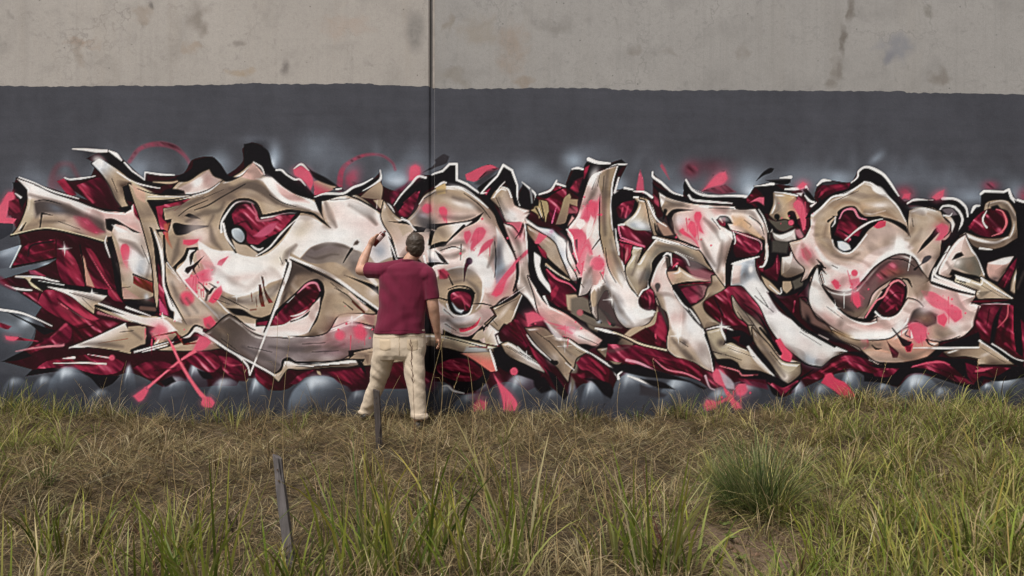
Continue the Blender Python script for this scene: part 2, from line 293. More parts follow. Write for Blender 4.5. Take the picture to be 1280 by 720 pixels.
# horn
HN='a1 690,205 745,170 830,220 930,290 990,350 918,380 945,500 975,540 940,565 870,470 830,380 770,290'
F('I',HN,g=('T','a1 730,220 860,340'),let=1); F('K','a1 740,130 830,105 920,185 1090,332 1200,340 b1 380,310 b1 240,380 b1 140,385 a1 1060,360 940,290 850,225',soft=1.2); O('K','a1 700,150',14,9,20,a=.55); O('W','a1 745,190',9,8,40,a=.6)
Ln('E','a1 545,97 640,102 740,112 800,112',[1,3,4.4,3.6],1.6); Ln('W','a1 820,112 870,140 912,182',[2,5,2]); Ln('W','a1 935,200 990,260 1085,328 1088,272 1200,288 b1 350,292',[2,2,1.6,2,2.5,1],.9,1,False); Ln('E','a1 880,270 1000,345 1120,378 b1 240,392',[1.4,2.2,1])
F('K','a1 918,382 990,352 1015,445 1090,560 1160,720 a2 1180,60 1110,30 a1 1070,640 1000,500 950,480',soft=1.2); F('K','a1 880,540 980,520 985,550 940,570',soft=1.5)
# ---- second letter: ribbon S with spear
L2='z 161,230 180,238 205,246 228,224 262,211 280,226 300,216 316,202 330,220 360,232 396,252 405,275 402,252 440,242 470,262 492,290 500,330 520,360 520,450 440,457 400,452 360,452 344,474 330,462 300,440 285,420 255,410 222,418 205,436 190,434 205,404 196,384 190,330 176,275 168,252'
F('T',L2,let=2)
F('V','b1 20,330 120,390 240,445 430,445 300,480 140,495 60,440',soft=3); F((214,176,156),'b1 30,360 130,420 130,500 70,470',soft=4); F(PAL['B'],'b1 380,390 500,330 600,255 640,300 700,325 620,400 480,440 400,430',soft=4); O('W','b1 520,350',9,6,-35,a=.8); O('F','b1 600,330',8,10,a=.5)
F('K','b1 240,440 290,400 420,410 430,435 300,440',soft=2.5); Ln('T','b1 190,345 330,350 430,315',[1,3,1],1.5); F('K','b1 360,310 480,240 490,185 640,160 690,210 760,300 860,300 940,200 870,230 870,60 940,55 1050,110 1090,230 1200,330 1200,360 1060,310 1020,280 960,195 900,250 850,300 740,345 700,325 640,300 610,250 560,270 450,340 380,345',soft=1.5); O('K','b1 970,140',15,20,a=.95)
F((214,176,166),'b1 850,310 940,195 1020,285 960,330',soft=2); Ln('E','b1 940,195 1000,235 1024,290',[1,2.4,1]); F('E','b1 960,320 1080,310 1200,390 c1 300,450 440,500 c1 480,580 380,550 180,500 b1 1080,450 1020,350',soft=4); F(PAL['F'],'b1 1080,330 1200,400 c1 320,450 400,500 200,470 b1 1120,400',soft=6,a=.7); Ln('W','b1 1030,340 1110,430 1200,492 c1 300,510',[2,5,5,3],3,.9); Ln('E','c1 300,440 380,470 440,510 480,570',[1,3,2])
F('U','b1 760,390 900,335 1010,365 1110,460 1200,530 c1 0,500 b1 1180,560 1080,500 980,430 880,400 780,420',soft=6,a=.85); F('S','b1 420,520 600,420 760,400 1000,440 1100,520 1010,590 960,490 880,470 760,510 690,620 600,620 560,560',soft=10,a=.6); F('T','b1 950,480 1100,520 1200,550 1010,595',soft=4); O('V','b1 650,560',16,14,a=.5)
Ln('K','b1 70,395 180,430 320,442 480,440 600,405 710,335',[.8,2,2.4,2,1.6,1]); Ln('W','b1 480,450 600,415 690,350',[.6,2.6,1]); Ln('E','b1 150,455 400,455 480,450',[1,1.6,1]); Ln('K','b1 500,555 600,520 700,460 790,410 880,360',[.8,1.6,1.6,1.4,.8],1.5,.85); Ln('K','b1 150,488 330,478 480,448',[3,2,.6])
F('K','b1 145,492 340,485 460,465 340,530 265,545 280,630 330,620 300,720 b2 270,80 230,20 b1 210,620'); F('C','b1 210,530 250,522 470,470 400,520 350,560 400,520 265,540 260,620 290,650 300,720 b2 300,130 260,60 b1 245,690',soft=1.5); F((196,110,84),'b1 270,660 320,650 300,720 b2 330,180 290,130 265,40',soft=4,a=.8)
F('K','b1 425,600 455,580 490,590 545,622 470,615',soft=1.3); F('K','b2 335,10 360,-10 440,5 605,15 500,45 440,75 370,85 345,60',sm=True,soft=1.3); O('B','b1 500,650',10,9,a=.6); O('E','b2 520,60',18,18,a=.6); O('B','b2 560,110',18,16,a=.6)
# pale ribbon
F('E','b2 520,120 640,190 800,205 950,250 1060,215 1200,70 c1 310,600 400,600 550,690 490,490 640,458 780,510 900,565 965,640 1010,720 c2 1060,150 1100,240 1010,250 900,300 830,220 690,180 560,140 420,170 330,255 250,210 220,400 90,450 b2 1040,462 850,542 720,505 620,420 560,300',soft=3)
O('B','c1 600,560',26,14,-20,a=.8); O('T','c1 540,580',12,22,a=.45); O('W','c1 800,560',22,9,30,a=.8); O('F','c1 800,680',30,16,a=.5); O('V','c2 330,60',18,14,-40,a=.6); O('T','c1 390,660',12,10,a=.4); O('V','b2 1150,250',24,16,-40,a=.6); O('W','b2 900,330',36,10,5,a=.6); O('B','b2 880,400',36,7,-8,a=.8); O('W','b2 780,480',26,9,25,a=.8); O('W','c2 600,90',38,12,-15,a=.7); O('W','c2 760,170',16,10,a=.9); O('B','c2 900,120',20,20,a=.6); O('L','c2 930,200',14,16,a=.75); O('B','c2 1000,60',10,30,-20,a=.5)
Ln('W','c1 930,590 1000,720 c2 1050,150',[2,2.5,2]); Ln('E','c1 660,462 780,500 900,560',[2,4,2],1.5)
# upper counter
CT='b1 690,690 720,590 800,490 890,475 960,505 1005,600 1100,585 1200,560 c1 330,568 260,670 c2 200,90 100,190 20,230 b2 1000,225 960,200 880,150 840,170 810,210 760,130 720,50'
F('K',CT,soft=1.2,let=2); MASK(CT)
F('R','b1 760,610 840,520 910,510 960,560 985,640 1080,640 1180,600 c1 290,590 c2 200,40 60,120 b2 960,160 900,140 880,90 840,20 790,0',g=('C','b1 820,560 1100,700'),soft=3); F('D','b1 800,510 880,480 940,510 960,560 900,540 820,580',soft=5,a=.7); Ln((214,120,140),'b1 930,510 960,570 985,635 1180,600',[1,3,4,2],3,.8); Ln('C','b1 770,620 860,560 930,610 960,720',[3,5,4],4,.8); Ln('D','b1 780,680 880,640 930,700',2,3,.8); F((206,96,128),'b1 1060,660 1130,640 1080,720 b2 1000,100 940,90',soft=4,a=.85); O('M','b1 1150,610',12,7,-15,a=.9)
UN()
F('K','b1 740,600 770,560 800,720 b2 770,110 815,210 760,150 720,40',soft=1.2); Ln('W','b1 700,720 705,640 760,550',[3,2.6,.8]); Ln('E','b2 715,0 740,100 800,185',[3,3,1]); F('T','b2 780,110 830,150 900,160 960,210 920,240 820,220',soft=2); F('K','b2 775,20 840,10 890,60 885,130 850,150 800,130 775,90',sm=True); F((186,198,208),'b2 783,40 830,32 868,70 872,115 845,138 800,110 780,75',sm=True,soft=1.4,g=((130,140,150),'b2 800,50 860,120')); Ln('W','b2 930,162 960,188 990,192 1012,180',[1,3,3,1]); F('K','b2 880,150 990,160 1020,190 1010,215 960,205',soft=1.2); Ln('W','b2 925,160 960,186 990,192 1012,178',[1,2.6,2.6,1]); Ln('E','c1 330,600 c2 200,60 100,175 0,240',[1,2,2.2,1])
Ln('K','c1 330,570 420,580 500,640 560,690',[2,3,4,.6]); F('K','c1 430,460 490,480 500,600 530,660 470,560'); Ln('K','c1 40,600 200,570 330,568 430,590',[2,3,3,2])
# top-right black and pink fins
F('K','c1 430,460 560,440 690,410 800,370 930,320 900,350 760,440 640,450 480,490',soft=1.2); F('K','c1 150,260 220,270 320,330 380,380 440,455 430,480 300,440 200,380 100,290'); F((190,80,100),'c1 440,440 430,340 500,330 600,380 580,400 480,440',g=('T','c1 480,420 520,340'),soft=2); F('P','c1 280,250 340,225 400,270 430,350 410,400 340,320 290,290',soft=2); F('K','c1 350,205 420,260 520,310 620,380 560,370 430,310 400,260',soft=2); Ln('E','c1 285,245 340,212 395,258',[1,3,1]); F('K','c1 575,390 640,380 660,410 600,412'); Ln('W','c1 600,400 640,395',2)
Ln('W','c1 150,255 190,255 230,290 290,325 330,325 370,370',[1.6,2.6,2,2.6,2,1]); Ln('W','c1 440,458 520,432 650,432 730,385 800,360 875,318',[1,2.6,3,3,2.6,1]); F('K','c1 750,430 870,330 920,310 860,380'); Ln('W','c1 800,412 890,360 935,320 932,255',[.6,2,3.4,1]); F('T','c1 780,460 860,390 930,340 950,380 940,480 860,470',g=('S','c1 900,370 850,470'),soft=1.5); F('T','c1 880,480 950,480 1010,540 1050,610 1000,590 940,550',soft=1.5); Ln('E','c1 960,490 1010,530 1045,590',[1,2.2,1]); Ln('K','c1 680,440 780,480 900,550 960,590',[2,2.6,2.6,2]); Ln('E','c1 910,480 905,540',[.6,1],1,.6)
F('K','c1 930,570 1000,600 1080,640 1100,720 c2 1110,140 1100,220 1060,150 1010,40 c1 990,680'); Ln('W','c1 950,570 1010,605 1110,625 1150,680 1195,735',[1,2,3,2,2])
# left stem of the second letter (black / maroon / cream stripes)
F('K','a1 1180,700 1230,700 b1 300,720 b2 230,60 280,250 290,420 340,600 350,720 220,660 230,500 210,350 190,150 160,20'); F('R','b2 225,300 270,420 275,560 310,690 240,660 230,500',g=('C','b2 240,350 260,620'),soft=2); F((206,84,130),'b2 225,540 275,620 305,690 250,670',soft=3,a=.8)
F('T','b1 100,500 140,520 185,640 215,720 b2 250,120 270,300 280,470 330,580 400,720 b3 420,110 340,70 350,0 b2 320,640 285,520 262,380 225,160 180,30 b1 60,480',g=('E','b2 190,400 300,400'),soft=1.4); Ln('E','b2 200,60 245,200 265,330 270,470 330,600 400,715',[1.5,2.5,3,2.5,3.5,2],1.5); Ln('K','b2 280,460 330,560 420,720 b3 450,110',[1,2.6,1.6,.8]); Ln('K','b2 270,90 285,260 350,360 440,470',[3,3,2,1]); Ln('E','b2 295,290 370,390 430,460',[1.5,2,.6],1)
# hooked beak and pink splashes
F((190,168,152),'b2 330,340 440,470 540,560 640,720 b3 560,120 440,100 b2 400,640 330,540 300,440',soft=5,a=.8)
F('E','p 180,230 250,150 260,80 345,65 300,130 320,190 300,240 250,330',soft=1.5); F('K','p 155,205 240,110 260,60 345,52 350,80 280,72 250,150 190,200 180,235'); F('F','p 330,80 380,70 470,200 480,260 440,300 400,200 340,150',soft=3,a=.8)
F((226,120,140),'p 245,300 320,260 400,220 460,250 490,290 450,300 380,330 330,330 350,420 290,380',soft=3); F('P','p 350,260 430,220 470,260 450,300 380,310',soft=4); F('B','p 350,330 440,310 500,340 440,440 400,460 340,410',soft=4,a=.8); F('H','p 425,460 460,400 520,335 525,390 490,450 460,475',soft=1.4); F('H','p 235,0 350,-5 340,15 280,40 235,30',soft=1.5); F('P','p 490,185 500,160 570,125 540,170 520,195',soft=1.5)
F('K','p 245,235 255,210 300,190 340,160 390,120 330,200 320,215 350,290 320,250 300,220 270,255',soft=1); Ln('K','p 290,180 300,110 330,80',[2,5,2]); Ln('K','p 340,170 355,210',[1.4,.6]); Ln('K','p 350,315 380,340 425,395',[1,2,5]); F('K','p 425,390 450,360 475,350 440,405'); Ln('K','p 430,325 480,355',[1,2]); Ln('U','p 420,395 405,450',3,2)
Dot('H','p 262,438',9,7,.95); O('W','p 500,260',14,16,a=.9); Star('p 500,270',10); Ln('W','p 235,300 320,400 400,480 480,560 530,640',[1.5,2,2,2.6,1.4],1.6); Ln('E','p 490,455 560,530 620,580',[1,2,1])
F((120,106,96),'p 520,420 620,440 760,420 960,310 955,380 860,400 700,470 560,500',soft=6,a=.85); F('K','p 560,510 680,520 760,570 860,580 960,540 960,575 820,600 700,570 620,560',soft=2); F('U','p 380,470 480,520 600,590 700,640 780,720 b3 780,160 700,60 p 520,640 460,560',soft=8,a=.7); O('L','p 560,600',9,6,40,a=.7); O('K','p 540,600',4,3,a=.6)
F('X','p 800,335 818,335 848,500 820,500 805,450',soft=1); F('X','p 818,270 832,275 850,370 910,470 875,475 850,420',soft=1); Ln('X','p 745,400 752,460',1.2); Ln('X','p 780,430 788,500',1); Ln('X','p 740,525 780,520',2,2,.7); Star('p 635,425',6)
F('H','p 385,590 440,570 480,620 520,690 540,720 500,700 430,670 395,640',soft=2.2)
# lower bone and dark grey belly
F('U','b3 560,170 640,120 700,60 760,20 850,80 960,170 1080,190 1200,196 c3 300,190 430,160 560,130 700,80 880,110 880,290 740,300 640,350 500,372 300,378 240,360 190,430 130,460 0,400 b3 920,370 760,270',g=((132,120,122),'b3 760,100 1000,330'),soft=1.5,let=2)
O((150,142,146),'b3 1080,370',20,9,20,a=.8); O((144,130,132),'c3 380,320',20,8,a=.7); O((146,110,100),'c3 530,190',10,12,a=.6); O((140,100,108),'c3 600,260',24,16,a=.6); O((176,156,160),'c3 560,330',20,7,-10,a=.6); O('Q','b3 1100,430',14,8,a=.4); O((170,160,164),'b3 940,290',14,7,30,a=.6); O((186,150,150),'c3 420,240',26,8,a=.5); O('Q','c3 300,230',24,6,a=.35); O('S','b3 700,140',14,6,35,a=.6); O('F','c3 700,170',26,14,a=.5); O('W','c3 640,120',14,5,-20,a=.6)
F('E','c3 560,20 700,-40 860,-60 830,30 700,100 560,110',soft=6,a=.6); F((170,120,118),'c3 800,20 900,10 880,110 850,90',soft=4,a=.7); Dot('H','c3 630,175',6,6,.9); F('H','c3 730,120 790,90 830,160 800,210 750,190',soft=6,a=.95); Dot('P','c3 560,90',4,6,.6); Star('c3 720,60',9)
F('B','b3 850,80 1000,90 1200,95 c3 120,100 330,20 470,-30 c3 400,160 320,185 200,190 b3 1060,180 940,150',soft=2); O('E','c3 230,130',20,6,a=.6); Ln('E','c3 240,195 400,165 560,130 680,85 800,20',[1,2,2.4,2,1.5],1.4); Ln('K','b3 800,30 900,110 1000,160 c3 60,170 240,198',[1.5,2,1.6,1.4])
F('T','c3 120,475 190,440 215,370 250,370 320,395 560,380 720,360 800,365 760,395 560,410 320,430 240,425 170,520',g=('E','c3 300,440 300,370'),soft=1.4,let=2); Ln('K','c3 60,440 140,460 190,420 205,365 250,350 320,380 560,372 700,350',[1,2,3,3,3,2.4,2,2]); Ln('E','c3 -10,395 60,430 140,475',[1.5,2.6,2])
F('M','c3 0,420 120,490 100,590 0,500',g=('R','c3 60,480 20,420'),soft=2); F('R','c3 250,540 330,470 440,430 380,480 300,540',soft=3,a=.9); F('R','c3 540,450 640,440 800,420 830,560 740,560 640,540',g=('D','c3 640,440 740,600'),soft=3); F('C','c3 570,450 640,460 720,540 640,510',soft=4,a=.8); F('C','c3 700,450 760,450 820,500 760,500',soft=4,a=.7); F('T','c3 455,440 480,450 490,475 465,465',soft=1.2)
F('K','c3 690,290 860,270 860,300 760,310 700,350 820,350 800,370 700,350'); Ln('T','c3 740,310 870,285',[2,4]); F('K','c3 740,350 800,380 830,470 800,440'); F('S','c3 810,320 850,320 840,400',soft=1.4)
# maroon wave beneath the second letter
F('R','b3 40,420 120,380 260,370 340,400 400,340 480,300 570,290 660,330 700,400 640,450 540,430 440,370 400,430 300,470 230,500 120,480',g=('M','b3 200,380 200,500'),soft=2); F('C','b3 80,420 160,385 230,385 160,430 100,445',soft=4,a=.6); F('C','b3 570,340 640,320 700,370 680,400 600,360',soft=4,a=.8); F('R','b3 680,330 760,340 860,390 900,450 890,520 800,510 720,440',g=('D','b3 780,400 760,540'),soft=2); Ln('P','b3 720,380 780,400 850,395',[1,3,1],2,.7); Ln('D','b3 470,310 560,340 640,420',[1,3,1],2,.8); F('K','b3 520,430 620,470 640,500 570,500 540,470',soft=2); F('K','b3 240,520 330,480 360,520 280,560',soft=2)
F('M','b3 930,400 1000,420 1090,490 1080,560 1000,510',g=('R','b3 1000,450 960,410'),soft=2)
F('T','b3 0,110 100,105 140,180 100,240 0,290',soft=1.5); F('T','b3 230,285 420,225 520,190 640,220 690,270 590,285 420,290',soft=1.5,let=2); F('T','b3 340,70 460,100 500,110 420,190 380,170 330,150 300,110',soft=2); F('E','b3 -120,0 100,40 270,50 370,140 300,150 200,110 0,60',soft=2); Ln('K','b3 100,280 240,240 400,200',[2.4,2.6,2]); Ln('W','b3 50,300 300,228',[2.2,1]); Ln('W','b3 110,298 290,250',[.6,1.6])
F('F','b3 170,150 230,90 290,130 300,200 220,210',soft=5,a=.9); O('P','b3 240,140',12,9,a=.7); Ln('X','b3 180,185 360,150 420,240 620,225',[.8,2.4,3,1],.9,1,False)
F('E','b3 400,195 460,165 510,105 560,130 560,165 500,150 460,190',soft=1.5); Ln('K','b3 395,195 450,165 500,105 560,115',[2,2.6,3,2]); Ln('W','b3 540,150 650,215 760,290 930,380 1100,475',[4,3,2.4,2.4,2]); F('K','b3 400,210 530,180 525,205 420,240')
Ln('E','b3 780,300 850,350 900,410 912,470',[1,3,2.4,1.6]); 
F('P','b3 495,275 540,180 600,190 620,230 570,280 520,290',soft=3); F((232,104,124),'b3 290,180 330,230 400,370 520,560 600,650 560,650 470,530 370,360',soft=2); F('P','b3 560,640 620,640 650,680 630,715 570,710 550,690',soft=3); F((232,104,124),'b3 500,275 520,300 400,370 240,500 150,580 140,560 370,370',soft=2); F('P','b3 40,630 130,565 150,590 110,660 80,670',soft=3); Star('b3 260,40',6,.8)
Ln((150,60,70),'b3 365,300 400,370',[.8,1.4])
# spear with maroon eye
F('S','q 190,140 260,180 440,230 640,360 860,530 840,550 740,545 560,560 470,690 300,720 100,700 0,700 60,560 130,380',g=('T','q 220,200 440,400'),soft=1.4,let=2); F((66,56,54),'q 205,140 420,240 380,260 240,270 150,470 110,560',soft=6,a=.85); F('S','q 140,420 240,330 400,290 460,330 440,250 250,250',soft=6,a=.5)
F('T','q 470,360 620,380 720,480 750,545 560,580 440,560',soft=5,a=.8); O('V','q 590,520',14,10,-30,a=.6); O('S','q 480,450',8,16,20,a=.5)
F('K','q -60,600 60,550 140,480 240,390 330,310 400,290 440,320 455,390 430,480 400,600 330,690 240,640 100,640 -60,650',soft=1.3); F('B','q 420,430 425,500 390,600 330,695 200,720 0,720 -80,680 60,645 150,630 250,560 350,500',soft=1.6); F('M','q 70,590 180,470 260,400 350,325 400,340 415,390 370,470 240,540 190,600 110,630',soft=1.5,g=('R','q 260,400 220,560')); Ln('D','q 160,540 260,430 370,370',[4,9,5],5,.9); Ln((220,130,150),'q 250,400 330,330 390,325 420,380',[.6,3,3,1.4],1.4); F('C','q 60,610 200,560 300,510 380,450 330,530 200,600 140,630',soft=3); F('R','q -60,620 60,600 180,560 190,600 120,635 -60,640',soft=2); F('K','q 195,605 260,590 345,530 330,560 250,600 200,618'); F('W','q 200,570 240,560 330,520 300,550 220,575',soft=1.4); Ln('W','q 175,470 230,420',[.6,2,.6]); Ln('K','q 430,440 410,550 340,690',[2.4,1.8,.8])
Ln('K','q 165,150 180,200 110,420 40,600 0,690',[3,4,4,3,2]); Ln('E','q 195,75 185,150 195,200 100,470 10,715 b3 915,470',[1.2,4.6,3,2.4,2.4,2]); Ln('K','q 215,155 340,215 470,275 640,370 750,460 850,535',[1.5,3,3,3,6,6]); Ln('E','q 185,125 330,185 450,235 560,300 680,390 860,520',[3,3,4,4.4,3.4,2.6]); Ln('W','q 700,440 760,480',[.6,2,.6]); Ln('K','q 530,360 620,410 670,460',[.6,1.6,1]); Ln('X','q 665,460 700,495 750,540',[3,3.4,2.6]); Ln('K','q 595,465 665,522',[.8,1.8]); Ln('B','q 640,400 770,520',[2,4],2,.8)
# arch in the ribbon
F((120,108,108),'q 275,140 350,60 480,18 580,30 680,75 720,90 760,170 800,300 720,300 620,220 540,170 400,180 340,170',g=((150,138,128),'q 480,30 540,190'),soft=3); F('U','q 350,60 480,14 620,40 690,85 600,60 480,40 380,80',soft=4,a=.7); F('T','q 380,190 500,170 620,210 700,300 800,380 700,370 540,280',soft=6,a=.8); F((96,88,88),'q 620,110 700,90 760,180 790,300 720,260 660,200',soft=8,a=.55); Ln('U','q 320,120 400,140 500,110 560,110',[1,4,1],4,.6)
F('K','q 600,262 720,300 860,350 860,410 780,350 680,300'); Ln('K','q 660,65 630,110 595,170',[3.4,2.4,1]); F('U','q 680,15 700,0 715,15 700,35 670,40',soft=2); F('E','q 760,200 860,330 840,350 760,270',soft=4,a=.8); O('E','q 820,400',10,8,a=.6)
# rust strokes beside the raised hand are on the can; small spots
F('W','q 0,395 120,290 170,260 180,200 160,260 20,330 -20,340',soft=4,a=0)
# strokes behind the painter
F('K','z 486,296 500,312 512,352 528,380 540,420 520,452 500,440 508,400 496,350'); F('R','z 494,340 508,372 520,402 508,430 500,400 490,372'); Ln('W','z 486,300 498,330 506,366 514,404',[2,2,1.6,1]); F('M','z 470,462 500,452 545,470 530,482 480,486')
# ---- third letter (d): round o with dark eye
F('K','d1 80,520 100,450 180,380 260,300 310,310 360,290 450,240 490,205 545,210 550,330 620,370 720,440 700,500 560,400 460,370 380,375 300,430 250,500 200,600 150,620'); F((110,30,56),'d1 60,500 50,430 150,370 200,330 100,470',soft=6,a=.8); F('R','d1 110,570 200,460 270,410 250,480 190,610 120,600',soft=3); F('C','d1 110,570 170,520 200,560 150,610',soft=4,a=.8); Ln('C','d1 150,500 240,420',[1,3,1],3,.7)
F('P','d1 190,330 200,235 235,215 270,235 270,290 220,340',soft=4); F((206,84,108),'d1 610,290 720,235 800,215 860,245 760,300 680,340 620,330',soft=2); F('O','d1 780,260 860,240 740,370 680,360',soft=5,a=.8); F('O','d1 290,275 380,210 440,140 480,150 470,200 400,230',soft=1.4); F('O','d1 380,180 450,135 490,155 470,200 400,225',soft=2)
Ln('W','d1 75,520 130,440 200,365 255,305 312,312',[1,2,2.4,3,3]); Ln('W','d1 360,288 440,262 490,212 545,210 545,328 620,360 725,435',[2,3,3,3,3,3,2],.9,1,False)
L3='d1 240,560 300,450 380,400 450,380 560,390 660,440 800,560 850,640 880,720 d2 990,280 1010,480 880,560 820,630 840,720 d3 800,160 760,240 500,190 380,150 d2 350,400 250,250 100,250 60,100 0,0 -20,-60 d1 0,490 90,600 160,640'
F('T',L3,let=3,g=('B','d1 500,420 d2 620,160'))
F('S','d1 640,440 760,520 860,640 880,720 780,640 700,560',soft=8,a=.7); O('E','d1 560,500',20,7,20,a=.8); O('S','d1 500,450',22,6,15,a=.5); O((110,104,108),'d1 280,600',14,14,a=.9); O('I','d1 300,600',7,4,20,a=.6); O('B','d1 560,600',22,10,a=.6); O('B','d2 700,60',26,24,a=.6); O('T','d2 620,30',16,16,a=.4); Ln('E','d1 265,510 310,455 400,400',[1,2.2,1]); Ln('W','d1 450,380 560,385 660,440 780,540',[1,3,3,1]); F((206,178,128),'d1 385,385 460,350 465,380 460,430 400,440',soft=2); Ln('E','d1 385,385 440,350 465,350',[1,3,2])
F('P','d1 285,540 310,510 345,515 355,560 330,580 295,565',soft=3); F('H','d1 412,560 420,535 450,530 472,555 470,600 455,640 430,600',soft=2); Ln('P','d1 465,600 475,720 d2 475,60',[2,1],1.4,.8)
F('K','d1 320,660 500,650 650,625 750,570 700,640 540,720 d2 470,150 d2 450,170 330,160 350,20 d1 400,720 330,690'); F('T','d1 400,690 520,660 660,640 560,720 d2 470,130 440,130 350,160 380,60',g=('E','d1 420,720 560,660'),soft=1.4); F('K','d2 350,160 450,130 470,160 340,190'); Ln('K','d2 600,15 530,80 460,150',[4,3,1])
F('K','d1 30,640 120,640 170,620 230,700 d2 200,70 300,60 400,40 330,0 300,60 d1 380,700'); F('T','d1 110,680 160,660 220,720 d2 190,60 140,90',soft=2); Ln('W','d1 130,625 180,640 220,690 d2 240,50',[2,2.6,1.6,1]); O((60,58,62),'d2 330,10',16,12,a=.9); O((96,92,94),'d2 310,-10',12,10,a=.6)
F('E','d2 320,195 390,215 480,300 380,285 340,300',soft=1.4,g=('N','d2 380,230 350,300')); F('K','d2 380,200 430,230 485,300 440,285'); F('K','d2 320,290 400,285 480,300 380,310 340,340 300,290'); Ln('W','d2 300,240 320,330',[3,2])
F((120,110,104),'d2 400,180 520,130 600,120 620,150 500,170 430,210',soft=6,a=.8); O('B','d2 560,220',22,9,-10,a=.7); Ln('W','d2 480,345 560,325 650,330',[2,3,1],2); O('W','d2 690,270',14,22,a=.9); F('W','d2 640,220 720,210 790,300 835,400 800,470 750,475 740,430 690,330',soft=5,a=.95); O('I','d2 770,440',8,8,a=.5)
F('S','d2 470,350 600,330 680,360 735,440 740,560 720,640 600,690 480,640 400,560 400,400',soft=3,g=('T','d2 560,340 600,480')); O((108,100,98),'d2 600,350',30,8,a=.7); O('T','d2 700,520',9,22,a=.6); F((170,58,80),'d2 405,345 450,335 490,380 470,410 420,410',soft=4)
Ln('E','d2 745,430 742,520 720,600 690,640',[2,3,2,1],1.5); Ln('K','d2 660,600 740,598 820,615',[1,2,1]); Ln('K','d2 480,380 515,455',[1,2.4]); Ln((60,16,40),'d2 640,275 612,330 600,430',[7,3,.8],1.4); Dot((50,20,44),'d2 640,278',4.2); Ln('K','d2 578,155 575,270',[1.6,.8],1.2,.8); Ln('K','d2 400,550 470,570',[1.4,2.4])
F('K','d2 475,560 490,500 560,480 640,490 680,520 660,620 620,680 560,690 500,650',sm=True); F('R','d2 500,530 560,505 630,520 655,560 640,640 590,650 520,600',sm=True,g=('M','d2 560,530 560,640'),soft=1.5); Ln('P','d2 520,560 570,540 600,580 610,640',[1.5,3,2,1],2,.7); F('I','d2 510,590 560,640 600,645 580,670 540,650',soft=3,a=.9); Ln('K','d2 480,490 560,465 640,480 680,520',[1,2,2.6,2]); Ln('E','d2 470,600 500,670 570,692 640,670 665,610',[2,2.4,2.4,2,1]); F('E','d2 440,600 500,680 600,695 680,680 660,720 d3 600,60 500,40 440,0',soft=5,a=.5); O('I','d3 560,60',30,7,-10,a=.6); F((216,60,88),'d3 560,120 640,110 700,70 725,40 700,100 600,150 570,150',soft=1.6); F((170,120,124),'d3 540,150 600,165 700,120 740,80 720,140 620,180',soft=5,a=.7); F((196,160,160),'d2 700,640 800,640 840,680 d3 800,60 740,80 730,20',soft=4,a=.6)
for q_ in ('d2 600,95 605,60 640,50 655,80 620,150','d2 645,180 670,70 700,30 740,25 765,55 740,110 690,160 660,200','d2 705,240 740,160 800,115 825,120 800,160 740,210'): F('P',q_,soft=1.6); 
F('W','d2 640,150 660,130 640,210',soft=4,a=.6); F('E','d2 690,180 720,170 700,230 680,230',soft=4,a=.6)
# grey blade right of the o
F('L','d2 840,20 900,120 980,260 985,300 900,430 840,450 830,250 850,150',soft=3,g=('E','d2 850,300 960,250')); O((96,92,98),'d2 860,220',8,26,10,a=.9); O('W','d2 920,260',5,22,-15,a=.7); F((190,160,150),'d2 760,520 880,500 980,380 970,540 880,560 820,630',soft=4)
F('P','d2 808,530 840,470 900,380 980,290 990,330 920,420 880,520 840,545',soft=2); F('H','d2 820,520 860,470 910,430 880,520 840,540',soft=2); F((226,100,130),'d2 980,300 1140,140 1150,160 1000,310',soft=1.4)
# arrow head
F('T','d2 810,630 980,540 1085,430 980,690 d3 940,100 900,80 860,140 760,90 840,20',let=3,g=('S','d2 900,680 1000,520')); O('E','d2 900,660',18,4,-50,a=.5); Ln('K','d2 800,632 920,580 1000,530 1085,430',[2.4,2.4,2.4,2]); Ln('W','d2 1080,440 1000,620 950,720 d3 930,100',[1.4,2.2,2,1.6]); Ln('K','d2 805,630 840,690 d3 810,60 750,120',[3,2.4,2.4,2],.9,1,False); Ln('X','d2 810,640 840,690',1.4)
F('K','d2 1090,430 1010,600 d3 960,110 1000,0 1060,40 d2 1120,640',soft=2)
# beam and shards at the bottom of the third letter
F('K','d3 440,130 560,180 640,180 740,100 760,130 700,200 760,245 600,220 440,170'); F('T','d3 700,150 740,130 760,190 700,210 660,200',soft=1.4); F('T','d3 755,160 790,90 860,150 830,170 860,260 760,240',soft=1.4,g=('E','d3 770,230 850,190')); F('T','d3 850,130 900,85 940,100 980,0 940,-20 870,60 800,90',soft=1.4)
F('V','d3 300,165 330,165 470,180 600,210 760,245 850,265 840,285 760,300 600,300 480,270 300,250',g=('T','d3 500,190 480,270'),soft=1.4,let=3); F('I','d3 620,260 760,275 780,300 600,300',soft=5,a=.6); Ln('K','d3 460,190 600,225 740,262',[1,1.6,1]); Ln((120,16,30),'d3 640,262 770,265 775,245 860,258',[1,2,2,1.6],.9,1,False); F('T','d3 560,310 800,300 840,440 800,450 620,345',g=((220,120,110),'d3 780,300 760,390'),soft=1.4); Ln('W','d3 795,285 820,360 842,438',[2,3,2]); Ln('E','d3 850,180 870,230 930,230',[2,3,2])
F('K','d3 300,250 500,280 640,340 800,450 780,500 740,560 600,610 560,600 500,540 420,470 310,440',soft=2); F('R','d3 400,400 520,350 640,360 720,420 740,470 660,520 520,510 420,460',sm=True,soft=3,g=('M','d3 520,360 600,520'))
for q_ in ('d3 410,410 520,420 640,450','d3 430,450 540,480 640,490','d3 520,365 600,400 660,460','d3 470,395 560,405 660,420'): Ln('C',q_,[1,3.4,1],2.4,.9)
